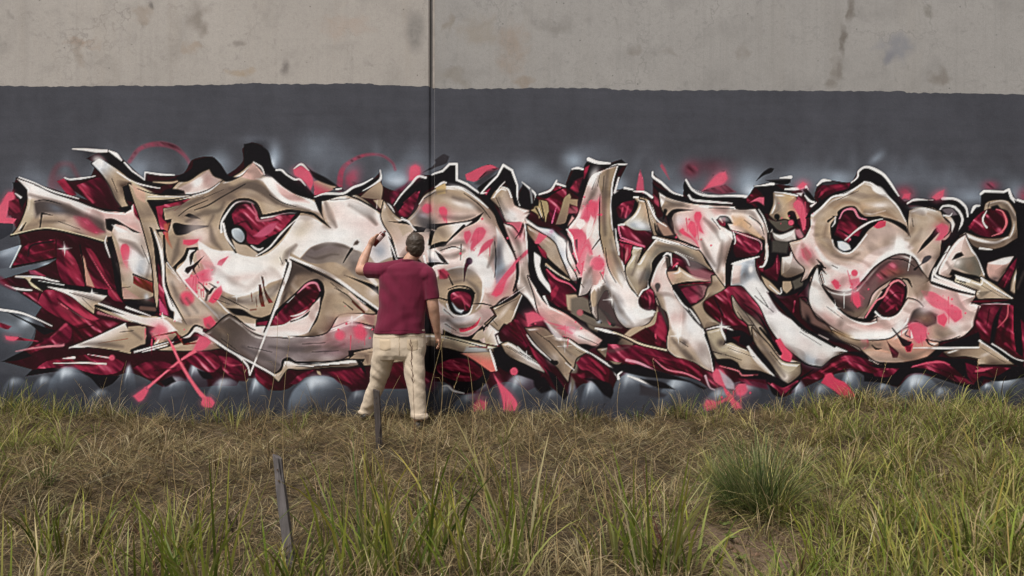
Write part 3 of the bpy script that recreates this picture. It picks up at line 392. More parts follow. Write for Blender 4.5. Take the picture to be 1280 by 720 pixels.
Ln('P','d3 520,365 560,380',[1,3,1],2,.7); Ln('D','d3 420,430 540,452 650,470',[1,2,1],2,.9); F((92,40,60),'d3 300,480 360,470 400,540 360,600 300,560',soft=8,a=.7)
Ln('W','d3 440,555 480,555 520,590 600,610',[1,2.4,2,1],1.4); F('T','d3 880,240 930,225 1080,330 1200,420 1200,450 1100,410 920,310',let=3,g=('E','d3 980,350 1040,300'),soft=1.4); Ln('K','d3 920,260 1100,360',[.6,1.2,.6]); Ln('W','d3 1000,260 1120,370 1200,420',[1,2.4,2]); Star('d3 1070,330',6)
F('R','d3 870,150 940,80 1000,60 1060,150 1100,240 1000,250 920,210',g=('D','d3 1000,100 900,180'),soft=2); Ln('C','d3 980,70 1060,220',[1,4,1],3,.7); F('K','d3 820,270 880,260 920,320 1100,410 1180,470 1150,520 1000,470 900,440 850,400',soft=2)
F('P','d3 820,460 870,530 960,620 1000,690 980,740 900,740 880,620',soft=1.6); Dot('P','d3 975,445',5,2.5); F('P','d3 670,700 720,655 770,680 760,730 680,740',soft=4); F((150,84,100),'d3 640,640 700,600 780,640 700,680',soft=8,a=.5)
# ---- fourth letter
F('K','d1 700,390 780,330 870,260 895,215 960,260 995,360 1000,480 1090,500 1100,560 1000,540 960,500 970,440 930,380 900,350 830,430 800,460 850,560 940,720 d2 1000,200 1000,300 960,200 900,100 850,0 d1 820,570 720,450',soft=1.2); Ln('W','d1 728,430 790,360 850,300 895,218 960,258 1000,370 1000,450 1020,520',[2,2.4,2.4,3,3,2.4,2.4,2],.9,1,False); F((120,28,60),'d1 740,430 800,390 770,440',soft=1.4); Ln('E','d1 735,430 770,425',[2,1])
F('K','d1 1005,480 1030,400 1045,345 1090,420 1120,500 1100,560 1040,545',soft=1.2); Ln('W','d1 1035,345 1100,400 1135,440 1130,485',[1,2,2.4,1]); Ln((120,120,124),'d1 1100,400 1110,500',[3,2],1.5); F('K','d1 1140,450 1200,430 1200,520 1110,560')
F('T','d1 800,470 830,420 880,380 930,400 960,460 980,520 1090,560 1070,610 1050,640 920,640 870,540',g=('B','d1 850,420 980,620'),let=4,soft=1.4); O('I','d1 950,600',12,8,30,a=.7); Ln('W','d1 880,380 930,400 955,460',[1,2,2]); Ln('E','d1 840,420 880,370 905,345',[1,1.6,1])
F((196,100,116),'d1 900,650 1050,640 1060,720 d2 1020,100 960,20',soft=2); F('B','d2 900,0 960,20 1020,100 1060,0 d1 1060,680 d2 1080,200 1100,400 1200,560 1240,720 d3 1200,60 d2 1160,680 1080,560 1000,480 1010,340 990,240 960,160',let=4,soft=2,g=('E','d2 960,40 1160,640')); O('P','d2 1010,80',12,12,60,a=.5); O((150,130,120),'d2 1040,360',5,8,a=.9); O('S','d2 1060,420',12,8,60,a=.6)
Ln('K','d1 1100,560 1050,640 d2 1020,60 985,110',[1,2,1.4,1]); Ln('W','d1 1055,640 d2 1065,60 1070,140 1100,360 1200,560',[2,2,2,3,3]); Ln('K','d2 1000,270 1000,400 970,500',[4,4,2]); Ln('K','d2 960,200 985,205',1)
F('W','r 130,100 200,150 260,190 400,220 460,270 530,330 600,560 660,720 580,720 540,600 470,450 430,350 380,300 260,230 150,160',let=4,soft=2,g=('I','r 200,180 260,150')); O((206,160,190),'r 395,235',4,4,a=.9); O('B','r 600,640',10,14,a=.8); F('B','d1 980,600 1090,580 r 130,110 150,150 d1 1050,660',soft=4)
F((150,122,102),'r 150,170 260,235 380,310 430,360 470,460 530,600 580,720 460,660 380,560 340,470 240,350 160,240',let=4,soft=1.6,g=('T','r 200,200 360,340')); F('P','r 0,590 40,520 230,340 270,250 350,280 300,330 60,540',soft=2,a=.9)
F('K','r 155,280 230,350 340,460 340,540 460,640 600,720 560,720 380,680 330,600 300,520 290,490 230,440 190,480 220,560 260,640 320,720 200,720 170,560',soft=1.2); F('W','r 225,440 250,470 290,490 290,560 320,660 330,720 290,720 250,640 205,540 220,500',soft=1.2); Ln('C','r 240,375 330,450 345,540',[3,3,2],2); Ln('T','r 335,540 460,650 580,700',[2,2.4,1])
# ---- fourth letter, right half and lower leg
F('K','e2 120,100 200,90 260,180 420,330 500,420 500,480 420,470 330,440 300,480 200,440 130,320',soft=1.4); F('W','e2 165,150 215,190 210,260 240,340 310,440 300,465 260,430 210,370 170,250',soft=1.2); F('K','e2 165,310 240,400 290,460 230,420',soft=1); F('C','e2 190,95 250,160 260,200 230,180',soft=1.6)
F('R','e2 250,280 330,330 430,380 490,450 420,470 430,560 350,560 300,500 290,430',g=('D','e2 330,520 470,400'),soft=2); F('C','e2 290,460 330,400 350,420 320,490 300,510',soft=3); Ln('P','e2 260,280 330,350 430,390 480,440',[1,2.6,2,1],1.2); Ln('T','e2 255,240 340,310 430,360',[2,2,1])
F('T','e2 405,470 440,470 480,470 500,500 460,600 420,580',soft=2); F((110,100,90),'e2 440,500 520,480 640,560 760,690 820,720 e3 700,60 560,40 440,620',soft=5); Ln('K','e2 535,600 620,640 670,680',[4,4,2]); Dot((190,100,110),'e2 510,605',4,3,.8); O('I','e2 655,670',3,4,60,a=.9); Ln('M','e2 690,600 750,690',[2,4]); Ln('K','e2 650,560 740,650 760,690',[1,4,6],2); Ln('P','e2 710,660 735,690',[1,2],1.4)
F('B','e2 120,330 190,440 260,540 340,580 450,640 540,720 e3 690,160 620,200 400,140 240,0 e2 200,600 170,480',let=4,soft=1.4,g=('F','e2 170,450 440,690')); F('W','e2 240,490 270,540 290,570 240,520',soft=1.4); Ln('K','e2 200,440 270,530 400,600 480,650 560,715',[5,6,3,5,6]); Ln('W','e2 240,485 280,565',[3,1])
O('E','e3 480,100',26,10,30,a=.8); O('F','e2 330,640',22,8,25,a=.6); O('B','e3 560,110',26,8,30,a=.7); F('P','e2 100,610 160,600 230,640 250,660 140,690 120,720',soft=3); F('P','e3 340,60 440,50 475,60 480,85 450,105 400,80',soft=2); Dot('P','e3 450,75',4,2.5); Ln('P','e3 240,10 420,60',[1,3],2,.7)
# big leaf below
F('T','e3 100,60 240,60 330,130 420,140 560,240 480,290 460,360 440,380 420,460 390,420 330,340 300,320 200,220 130,110',let=4,g=('S','e3 330,350 220,80'),soft=1.4); O('S','e3 270,150',22,8,35,a=.6); O('E','e3 310,290',9,8,a=.6); O('V','e3 500,230',10,8,a=.5); Ln('K','e3 275,155 440,340',[1,2]); Ln('W','e3 400,320 465,375',[1,3,1]); Ln('K','e3 120,105 200,210 300,310 330,320',[1.5,2,3,6]); Ln('E','e3 110,110 170,190 290,300',[1,2.4,1]); Star('e3 395,195',9,.8); Ln('T','e3 230,130 310,115',[.6,1.4]); F('W','e3 240,0 330,80 400,150 340,150 300,100',soft=4,a=.8)
F('K','e3 690,150 620,200 560,230 480,180 560,180 620,195 680,160',soft=2); F('T','e3 640,220 720,190 800,130 910,175 880,260 830,310 790,345 740,310 690,270',let=5,g=('S','e3 740,300 760,190'),soft=1.6); O('K','e3 760,170',20,12,35,a=.8); F('K','e3 520,0 640,60 700,90 820,140 760,200 640,210 680,150 600,90',soft=3); F((110,100,88),'e3 560,20 660,60 640,90 580,60',soft=4)
Ln('W','e3 625,62 680,75 790,105',[2,4,1]); Ln((200,180,160),'e3 760,90 860,130 980,185 1200,235',[1.4,2.2,2.2,2]); Ln('W','e3 420,148 500,205 620,270 730,345 785,410 800,440',[2.4,2.4,2,2.4,3,3]); F('K','e3 570,240 760,360 830,340 900,220 890,300 830,360 800,440 770,400 600,280',soft=1.5); Ln('W','e3 800,440 795,410 832,380',[3,2,2],.9,1,False)
F('R','e3 480,320 560,250 640,300 730,370 720,470 690,470 580,380 520,370',g=('M','e3 560,270 700,440'),soft=2); Ln('C','e3 570,280 640,330 700,400',[2,5,2],3,.9); Ln('C','e3 560,340 640,390 690,460',[1,4,2],3,.8); F('M','e3 430,400 540,400 560,470 480,460',soft=4); F('K','e3 540,440 600,440 740,480 760,540 740,590 690,560 600,460',soft=3); F('R','e3 290,430 340,430 390,490 380,580 340,540',g=('D','e3 330,440 380,580'),soft=2); Ln('P','e3 310,440 370,490',[1,4,1],2.4,.8); F('C','e3 130,190 240,300 300,400 280,420 200,330',g=('R','e3 150,200 280,400'),soft=2); F('M','e3 0,0 80,60 130,190 100,210 0,110',soft=3,g=('R','e3 40,60 110,190')); Ln('C','e3 20,0 110,160',[2,3,1],3,.7); F('K','e3 160,430 240,430 300,520 220,550 170,500',soft=4); F('K','e3 240,350 330,420 420,560 390,600 340,540 280,420',soft=2)
# ---- fifth letter: tall u with pink top
F('M','e1 180,400 330,320 410,330 400,440 330,600 240,560 200,420',soft=1.5); F((168,148,112),'e1 140,495 165,485 170,470 200,465 205,420 262,432 280,500 268,520 252,585 225,540 205,560 195,530',soft=1.2); Ln('K','e1 180,480 230,575',2.2); Ln('K','e1 215,430 235,520 245,570',1.8); Ln('E','e1 200,480 222,545',[.6,1.6,.6]); F('R','e1 270,400 340,420 330,540 300,600 280,520',soft=2); Ln((214,90,130),'e1 330,480 300,590',[1,2]); F('K','e1 180,390 300,360 400,310 470,190 540,190 540,300 500,400 400,330 300,380 260,410',soft=1.4); F((206,70,100),'e1 440,330 480,280 500,360 470,350',soft=3); F('C','e1 470,280 530,250 490,370 440,340',soft=4,a=.6); Ln('W','e1 205,378 290,345 335,275',[2,3,2]); Ln('W','e1 335,297 400,318',[3,2]); Ln('W','e1 450,188 490,180 540,192',[1.5,3,2])
F((166,146,116),'e1 395,400 430,372 442,395 440,412 505,418 492,470 432,448 424,520 400,602 328,602 372,470',g=('S','e1 400,400 380,600'),soft=1.5); F((150,80,90),'e1 430,460 490,480 500,520 420,520',soft=3); F('K','e1 400,590 420,530 470,520 480,560 430,600 450,640 440,720 r 520,330 560,360 e1 400,660 330,610'); F(PAL['F'],'e1 420,620 450,540 470,560 460,640 440,660',soft=2)
F('K','e1 540,170 580,110 740,150 820,115 860,150 800,190 690,180 600,230 560,350 530,420 500,520 490,440 540,300',soft=1.4); F('C','e1 545,180 580,160 560,220 540,260',soft=2); Ln('W','e1 575,115 640,138 735,145',[5,4,2]); Ln('W','e1 690,195 780,158 860,152',[1,2.4,1.4]); F('K','e1 780,200 830,160 780,250 750,350',soft=2.5); Ln('W','e1 800,255 775,345 770,365 815,360',[2,2,3,3],.9,1,False)
L5='e1 600,235 690,195 790,165 760,260 745,380 745,600 770,720 e2 810,190 860,320 880,380 960,490 1000,560 1060,590 1080,600 1020,680 940,715 860,715 800,660 760,560 720,430 690,440 640,540 e3 640,0 e2 600,600 580,480 600,400 560,460 500,480 490,330 420,200 r 560,220 e1 420,640 490,540 540,380'
F('B',L5,let=5,g=('E','e1 560,420 e2 900,640')); MASK(L5)
F((160,140,116),'e1 680,210 790,165 750,300 745,600 770,720 e2 800,180 850,330 830,420 760,330 690,180 660,30 e1 655,560 670,380 640,260',soft=3,g=('T','e2 720,100 820,150')); O('S','e1 700,260',8,20,a=.6); O((140,116,92),'e1 700,460',8,14,a=.6); O('V','e1 720,560',5,30,a=.7); O('W','e2 830,350',7,16,-20,a=.7)
F('P','e1 520,560 560,460 600,425 640,430 660,400 640,520 560,580',soft=6); Dot('H','e1 600,475',6,4); F('P','e1 430,660 520,650 560,720 e2 560,160 520,330 480,250 450,40',soft=4,a=.9); F('P','r 520,210 700,220 800,420 780,480 720,380',soft=3,a=.9); Dot('P','e2 640,240',9,5,.95); O('H','e2 640,240',8,8,a=.6); F('F','e2 600,280 690,300 640,400 600,400',soft=5,a=.9); O('B','e2 560,200',12,30,a=.5)
F('N','e2 700,330 760,460 820,600 880,650 840,715 760,590 700,430',soft=9,a=.55); O('I','e2 800,520',12,20,-25,a=.6); O('B','e2 860,480',10,22,-30,a=.5); O('W','e2 960,600',20,9,-10,a=.9); O('I','e2 880,640',14,10,30,a=.6); F((150,140,140),'e2 540,380 600,330 600,420 570,500 510,490',soft=6,a=.8); F('T','e2 590,470 620,430 650,480 620,560 600,560',soft=3); F((120,108,100),'e2 640,430 690,390 740,450 760,560 700,600 640,540',soft=5)
UN()
F((80,72,70),'e2 680,400 730,440 790,640 830,710 e3 700,20 640,0 e2 640,540',soft=7,a=.75)
Ln('K','e1 660,380 655,560 e2 660,30 690,160',[1,2,2,1]); Ln('K','e2 600,130 660,50',[1,1.6]); Ln('K','e1 690,240 680,360',[.8,2,.6],1.4,.7); Ln('W','e1 790,170 755,290 745,420 750,600 780,700 e2 850,300 930,480',[1.4,2,2.6,2,2,2.4,1.4]); Ln('P','r 720,360 800,200 850,60',[1.6,1,.6],1.2,.8); Ln((226,100,124),'r 640,560 740,370 800,460',[2,3,2],1.4,.8)
for q_ in ('e1 480,610 500,560 540,570 550,600 510,640','e1 560,640 590,530 610,560 590,680 560,720','e1 600,700 640,560 650,600 630,720'): F('E',q_,soft=2.4,a=.8)
F('K','r 470,230 520,210 560,270 600,340 620,480 650,540 640,580 600,480 570,400 550,310',soft=1.2); Ln('W','r 550,215 600,290 620,400 660,540',[2,2.4,2,1]); F((90,60,70),'r 630,320 655,310 660,440 640,400',soft=1.4); F('K','e2 500,340 525,340 510,420 500,480 480,430',soft=1.4); Ln('K','e2 480,260 505,310',[1.4,2]); Star('e2 750,505',11); Star('e2 655,400',7,.8); Ln('K','e2 590,430 585,500 600,590',[1,1.8,1])
# maroon and dark pieces right of the tall u
F('K','e1 750,390 850,330 910,345 1040,390 960,430 900,520 850,600 800,620 780,720 e2 800,180 770,60 e1 750,560',soft=1.4); F('R','e1 780,480 830,440 920,420 900,500 850,560 800,550',g=('D','e1 840,480 780,480'),soft=2); Ln('P','e1 830,480 820,540',[2,3,1],2,.8); Ln('P','e1 870,470 850,550',[2,5,2],3,.8); Ln('W','e1 845,330 905,342',[3,2]); F((190,84,108),'e1 925,360 950,240 962,195 985,280 990,370',soft=3); Ln('W','e1 915,355 990,360 1050,400',[1.4,2.4,3]); F((160,66,84),'e1 1060,380 1100,420 1100,470 1070,440',soft=3); O((170,70,92),'e1 1140,180',2,10,-30,a=.6); Ln((170,80,98),'e1 1120,165 1180,265',[3,1],2,.7)
F('V','e1 910,395 960,410 1020,420 1060,500 1060,580 1130,680 1080,690 1050,640 960,655 880,640 830,600 920,520 950,450',let=6,g=('T','e1 880,580 1030,480'),soft=1.4); O('I','e1 960,610',20,9,20,a=.9); O((180,136,96),'e1 1010,500',8,14,a=.5); O('L','e1 900,610',9,5,a=.6); Ln('E','e1 915,398 1010,415 1060,500 1070,570',[2,3,2,1]); 
F('R','s 280,170 330,170 430,220 560,230 620,260 600,310 520,400 420,350 290,300 265,210',g=('D','s 330,230 600,260'),soft=1.6); Ln((214,110,140),'s 265,180 270,230 290,295 520,385',[2,2,3,2.4],1.2,1,False); Ln('W','s 265,170 320,165',[2,3]); Ln('P','s 270,320 400,350 500,395',[1.6,2.4,2]); Ln('K','s 250,270 280,335 490,400',[2,3,2])
F('R','s 280,350 400,370 400,440 340,580 270,480',g=('C','s 280,420 350,430'),soft=1.5); Ln((220,130,140),'s 355,400 350,440 330,540',[1,4,1],2,.8); Ln('D','s 320,380 320,560',[3,2],2,.8); Ln('W','s 235,210 245,330 270,465',[1,2,2])
L6='s 400,430 420,400 500,400 470,540 520,460 640,310 620,290 760,330 960,380 f2 440,130 500,240 560,300 f2 420,220 380,210 330,180 240,150 180,160 100,220 s 620,640 560,720 e2 1020,380 950,480 880,390 s 340,590 400,480'
F('T',L6,let=6,g=('V','s 620,640 420,600')); F((120,116,106),'s 640,400 760,370 960,420 f2 420,200 f2 200,140 s 700,440 600,560 560,720 480,720 560,560',soft=8,a=.7); O((70,70,72),'s 560,680',9,12,30,a=.8); Ln('W','s 620,290 740,325 960,380',[2,4,2]); Ln('E','s 640,320 560,420',[2,1]); Ln('K','s 510,410 490,480 455,550',[3,3,.8]); Ln('E','s 420,400 490,405',[3,2]); O('E','s 470,660',9,10,a=.6)
Ln('W','e2 955,480 980,440 1020,420 1025,370',[2.4,2,2,1.4])
F('R','e2 950,500 1000,440 1040,430 1070,480 1060,570 1020,590 960,560',sm=True,g=('D','e2 1040,470 970,540'),soft=1.5); Ln('P','e2 1010,450 1035,500 1030,570',[1,3,1],2,.8); Ln('D','e2 980,470 1010,560',2,2,.8); F('W','e2 900,560 960,590 1070,595 1060,630 960,650',soft=3,a=.8); F('T','e2 1080,600 1090,560 1100,620 1090,700 e3 1060,50 1000,80 930,150 e3 840,110 900,60 e2 1020,690',soft=2); 
# ---- sixth letter: leaning stroke with dark mouth
F('M','f3 -80,130 20,70 110,30 130,-60 f2 160,600 200,720 f3 210,170 200,215 100,190',soft=1.5,g=('R','f3 60,150 150,40')); F('C','f3 110,100 150,0 180,20 190,120 150,190 120,180',soft=4); Ln('P','f3 115,110 120,170',[3,4,1],2.4,.7); Ln('C','f2 150,640 160,720',5,3,.8)
L6b='f2 180,165 230,160 240,200 200,290 220,350 260,440 320,540 400,660 460,720 f3 500,120 545,250 555,390 500,370 400,310 280,280 210,220 205,150 f2 220,720 200,600 130,540 110,450 80,400 100,290'
F('B',L6b,let=6,g=('E','f2 110,400 f3 420,80')); MASK(L6b)
O('W','f2 390,690',12,16,-30,a=.8); O((190,196,206),'f2 370,610',7,14,-30,a=.7); O('F','f2 280,640',14,12,a=.6); O('W','f2 220,520',10,18,-20,a=.6); O('I','f3 400,50',12,12,a=.6); F('T','f2 120,450 160,470 200,600 230,720 f3 290,120 400,200 470,330 555,400 200,260 200,100 f2 130,560',soft=6,a=.85); O((120,104,100),'f3 460,230',10,14,-20,a=.7); O('B','f3 400,190',12,8,30,a=.6); O((90,80,80),'f3 330,170',6,5,30,a=.8); O('F','f2 120,380',7,12,a=.6)
UN()
Dot((84,76,76),'f2 132,405',3.4,3); Ln((84,76,76),'f2 132,400 130,440',[6,3],3); Ln('K','f2 120,480 160,580 210,700',[1.6,2,2]); Star('f3 285,118',10); Ln('W','f3 460,0 480,110 530,250 548,385',[1,2,2.4,2]); Ln('K','f3 490,110 530,220 560,380',[3,3.4,2.6]); F('K','f2 225,350 290,420 380,560 470,720 f3 500,90 f2 440,700 340,580 260,470',soft=1.2); Ln('W','f2 250,440 320,545 380,590 450,680 f3 480,30',[1,2.4,2,2.4,2])
F('K','f2 70,420 60,380 90,300 90,230 150,160 200,148 235,165 230,240 200,290 210,190 180,180 130,250 90,350',soft=1.2); Ln('W','f2 175,180 205,160 230,175',[1,3,1.6]); Ln('W','f2 230,160 240,250',[1.4,1.6]); F((70,60,56),'f2 190,190 220,190 225,250 200,270',soft=2)
F('R','f2 240,190 330,220 380,300 300,260 280,250 240,280',g=('D','f2 260,250 340,240'),soft=1.4); Ln('P','f2 250,260 280,235',[1,3],1.6); Ln('W','f2 275,255 310,285 375,312',[2,2,1.4]); Ln('K','f2 205,290 280,285',2)
F((214,186,158),'f2 205,300 280,290 290,260 380,320 540,360 480,375 300,400 250,400 215,340',let=6,soft=1.4); O('T','f2 330,360',18,7,10,a=.7); O('F','f2 230,330',8,9,a=.5); F((170,110,120),'f2 350,260 430,270 560,320 560,380 460,360 390,330',soft=5,a=.85); F((120,112,112),'f2 240,120 400,190 500,270 380,280 330,210',soft=7,a=.75); Ln('W','f2 260,150 340,195 370,250',[1,2,1],1.4,.7)
Ln('K','f2 250,405 340,385 450,375 550,380',[4,4,3,1]); Ln((90,16,32),'f2 290,400 420,385 540,378',[1,1.6,1]); F((120,36,60),'f2 290,440 330,420 480,400 510,420 490,480 420,520 370,540',soft=3,g=((150,110,112),'f2 380,450 500,430')); F((186,80,106),'f2 370,490 440,470 430,530 390,530',soft=5,a=.8); Ln('K','f2 290,430 380,560',[4,3])
F('T','f2 540,330 630,310 640,420 480,520 470,540 490,600 600,690 480,720 440,640 390,560 480,500 510,420 540,390',soft=3,let=6); O('S','f2 550,390',10,8,a=.6)
# upper arm of the sixth letter
L7='f1 140,340 200,400 340,440 520,460 700,470 870,490 960,640 975,720 f2 960,200 930,220 940,130 880,30 710,0 690,60 640,240 640,410 560,300 500,200 430,120 300,90 100,40 f1 110,700 80,600 40,420 0,410 0,400 60,420 110,560 200,640 260,680 240,560 180,520'
F('T',L7,let=6,g=('B','f1 160,420 500,560')); MASK(L7)
F('E','f1 500,520 800,490 880,500 930,620 820,560 700,540 560,600 620,720 f2 600,200 640,300 560,300 480,150 450,60',soft=9,a=.6); O('B','f1 330,560',24,14,a=.7); O('I','f1 300,580',10,10,a=.5); F(PAL['F'],'f1 520,480 660,480 640,530 560,540',soft=7,a=.6); O((206,166,120),'f1 760,580',16,10,35,a=.7); O('L','f2 540,240',12,16,a=.4); O('W','f1 620,690',10,10,40,a=.9); O('B','f2 560,150',14,18,a=.6); O('T','f2 600,360',8,14,a=.8)
UN()
F((50,40,42),'f1 120,560 180,540 260,660 300,720 f2 100,30 f1 130,680',soft=3); F((160,128,112),'f1 120,590 180,590 250,680 180,690',soft=2); Ln('K','f1 110,600 140,680 300,725 f2 440,120',[2,3,3,2]); Ln('W','f1 60,430 120,560 200,620',[2,2.4,1]); F('K','f1 200,540 250,490 400,495 260,520 240,560 250,660 210,600',soft=1.4); Ln('K','f1 190,500 175,560',[5,2],1.6); F('E','f1 140,340 190,390 180,440 160,470 150,400',soft=2); Ln('E','f1 140,345 230,410 360,445',[2,2,1]); Ln('W','f2 100,40 230,75 440,130',[3,2.4,1])
F('K','f1 90,290 140,330 320,390 450,455 340,440 200,400 100,320',soft=1.2); F('K','f1 340,390 325,300 345,265 380,330 480,390 700,400 790,400 840,450 860,490 720,490 690,440 400,420'); Ln('W','f1 95,210 98,245 160,290 240,360 320,388',[2,3.4,3,2.4,1.4]); Ln('W','f1 345,270 390,340 460,380 560,390 720,388 800,395',[2.4,2.6,3,2,2.6,3.6]); Ln('W','f1 365,385 400,420 520,432 690,445',[2.4,3,2.4,1.4])
F('P','f1 470,350 590,220 640,210 655,260 620,300 520,330',soft=4); F((130,54,72),'f1 480,350 640,310 720,360 600,375',soft=4,a=.7); O((120,50,66),'f1 380,190',10,10,a=.6)
for q_ in ('f1 405,540 420,510 450,510 462,540 445,590 440,640 420,600','f1 355,620 380,575 410,590 425,680 410,710','f1 290,650 320,630 360,670 420,720 f2 440,110 400,60 300,5','f1 440,580 475,670 440,650'): F('H',q_,soft=1.6)
F('E','f1 340,640 410,720 f2 440,100 400,40 f1 330,650',soft=3,a=.5)
F('K','f1 570,570 600,540 660,545 700,600 660,600 680,640 760,660 860,720 f2 920,30 f1 940,720 f2 920,150 880,180 700,240 660,380 640,410 650,220 700,60 f1 650,640 600,610',soft=1.2); F('M','f1 580,570 640,550 640,620 600,610',soft=1.4); Ln('F','f1 600,560 620,590',[2,1],1.4); F('R','f2 720,20 800,10 880,60 905,130 860,180 720,190 700,140',g=('D','f2 820,60 760,180'),soft=2); Ln('P','f2 780,70 830,95',[1,3,1],2,.8); Ln('C','f2 720,90 800,140 870,150',[1,4,1],3,.7); Ln((220,150,160),'f1 690,650 800,690 f2 900,70 910,130',[1,1.6,1.4,1]); Ln('W','f1 700,660 715,720 f2 710,90',[1.4,2,1]); F('E','f1 640,640 690,660 700,720 f2 680,40 640,0',soft=2)
Ln('K','f1 780,570 830,610 820,630',[.6,1.6,1]); F((214,176,140),'f1 690,540 800,580 900,680 940,720 860,690 760,620 700,610',soft=4,a=.8)
F('K','f1 860,480 900,470 950,560 975,720 f2 980,120 960,100 f1 950,640',soft=1.4); Ln('W','f1 890,490 930,560 960,660',[1,1.6,1])
# fin above
F('K','f1 850,315 1000,295 1080,345 1200,340 g1 330,340 g1 200,360 150,370 160,460 f1 980,520 920,520 870,450 920,430 930,400 880,340',soft=1.4); Ln('W','f1 860,316 920,310 1000,297',[1,2,4]); F('O','f1 940,270 1060,260 1130,245 1130,290 1060,305',soft=1.4); F('K','f1 950,275 1130,270 1110,300 1040,300'); Ln('W','f1 1050,255 1130,248',[1,4]); F('K','f1 870,278 920,215 980,178 1005,185 990,210 930,235',soft=1.4); F((206,96,120),'f1 820,440 880,400 930,400 930,460 880,430',soft=2.4); F('M','f1 800,400 860,370 900,390 820,435 860,460 800,440',soft=2)
F('T','f1 1000,365 1160,390 g1 330,400 330,480 380,550 300,570 240,560 180,570 130,530 160,450',g=((206,176,134),'g1 180,480 300,480'),soft=1.6,let=6); Ln('W','g1 170,362 250,370 340,388',[1,2,2.4]); Ln('W','g1 250,340 340,335 400,320',[2,4,2]); F('P','g1 340,320 380,285 410,300 400,320 360,340',soft=3); F('W','g1 330,370 380,365 370,390',soft=2)
F('P','g1 310,450 340,415 370,430 400,500 400,640 380,650 360,560 330,500',soft=2.2); Dot('K','g1 187,545',3.6,1.4); Ln('K','g1 185,540 200,590',[5,2]); F('K','g1 265,520 290,500 320,510 340,570 340,620 310,600 280,560',sm=True,soft=1.4); F((84,78,70),'g1 120,560 180,580 260,570 310,620 240,655 170,630',soft=2); Dot('P','g1 292,590',3.6,2.6); F('K','g1 100,560 150,600 210,660 300,640 340,620 200,680 150,660',soft=1.6); F((206,204,202),'g1 140,660 210,680 320,640 330,720 g2 300,60 230,90 170,50 150,-20',soft=3,let=6,g=('E','g1 160,700 280,720')); Ln('K','g1 345,610 400,710',[3,1.6]); F((214,150,160),'g1 320,640 360,640 400,720 g2 380,60 330,20',soft=4,a=.8)
Ln('W','g1 405,320 430,380 465,410',[3,3,1]); F('K','g1 380,345 410,330 470,410 490,440 440,420'); Ln('W','g1 395,385 430,425 465,437',[1,3,2]); Ln('W','g1 445,465 480,440',[3,1])
# ---- dark shards between sixth and seventh letters
F('K','g2 130,60 220,110 270,100 280,150 400,270 430,290 420,360 360,440 300,470 220,480 140,440 60,300 110,200',soft=1.4); F((70,66,62),'g2 150,60 280,70 260,160 150,150',soft=4); F('T','g2 225,190 280,180 300,110 330,200 410,285 360,310 260,340 220,320',let=6,g=('E','g2 240,320 280,200'),soft=1.4); Ln('W','g2 290,90 300,150',[2,1]); Ln('K','g2 290,130 340,220 420,290',[1.5,2.4,1.6]); F('T','g2 230,370 290,370 300,420 260,460 230,430',soft=1.4); F((90,84,76),'g2 300,370 380,330 380,400 320,430',soft=3)
F('R','g2 60,290 150,260 190,170 210,250 190,370 130,350',g=('D','g2 180,230 90,320'),soft=2); Ln('P','g2 185,200 190,310',[1,2.6,1],1.6,.9); F('T','g2 70,330 130,370 210,450 190,470 110,410',soft=1.2); Ln('W','g2 130,400 200,460 220,450 215,420',[1,1.6,2,1]); F('M','g2 110,200 40,250 f2 880,200 860,250 f2 900,300 g2 80,300',soft=2); Ln('W','g2 60,262 90,250 115,180 110,90',[2,3,2,1]); 
# second stroke (white bolt) of the sixth letter
F('R','f2 640,430 680,400 760,380 840,470 920,560 960,720 f3 1050,300 860,100 820,0 f2 760,680 600,680 480,580 480,520',g=('D','f2 700,450 620,640'),soft=1.5); F('M','f2 480,530 640,430 680,560 800,690 820,720 f3 780,40 640,40 f2 560,640',soft=2); Ln('C','f2 650,460 690,570',[2,3,1],2,.9); Ln('P','f2 600,570 640,640',[1,2.4,1],1.6,.7); Ln('K','f2 560,500 620,620',[2,3],2,.8); F((120,40,58),'f2 700,400 760,390 840,480 910,560 940,660 840,600 760,560 700,480',soft=2.5)
F((176,160,140),'f2 690,480 760,580 840,640 920,720 f3 1060,260 1200,320 1150,440 1100,470 1020,400 960,300 840,120 800,20 f2 740,640 700,560',let=6,soft=1.6,g=('T','f2 740,600 f3 1080,420')); O('U','f3 880,0',8,12,-40,a=.6); Ln('K','f2 780,540 900,640 f3 1000,180 1050,250',[1.4,2,4,5]); Ln('K','f2 760,570 830,660 f3 930,150',[1,1.6,1.4],1,.7)
F('I','f2 690,280 700,230 860,190 870,290 910,370 980,470 1080,590 1200,690 g3 500,150 710,235 600,280 510,350 430,330 300,240 200,150 f2 960,690 900,560 820,460 760,400 680,400',let=6,g=('W','f2 760,320 900,520')); F('B','f2 690,250 760,250 750,380 690,390',soft=4); O((110,114,122),'f2 800,310',10,12,a=.9); O('W','f2 830,280',4,6,a=.9); O('W','f2 860,420',14,10,50,a=.9); O((206,196,208),'g2 160,560',16,20,-35,a=.6); O((214,184,184),'g3 400,180',22,12,35,a=.5); O((176,190,206),'g3 450,300',16,10,20,a=.8); O((190,200,214),'g3 250,80',20,10,40,a=.5); O('B','g3 520,270',10,10,a=.6); F((60,40,44),'f2 860,200 900,330 905,370 870,290',soft=1.4); Ln('W','f2 690,240 780,215 890,185',[2,3,1.6]); Ln('K','f2 690,250 680,300 660,390',[2,2,2])
Ln('W','g2 190,520 280,640 g3 320,20 440,95 500,150 710,237',[1,2,2,2,2.4,1.4]); Ln('K','g3 300,250 400,330 510,352',[.8,2,2]); F('H','f3 1010,150 1050,140 1090,200 1140,260 1130,310 1090,325 1060,290 1050,220',soft=2.2)
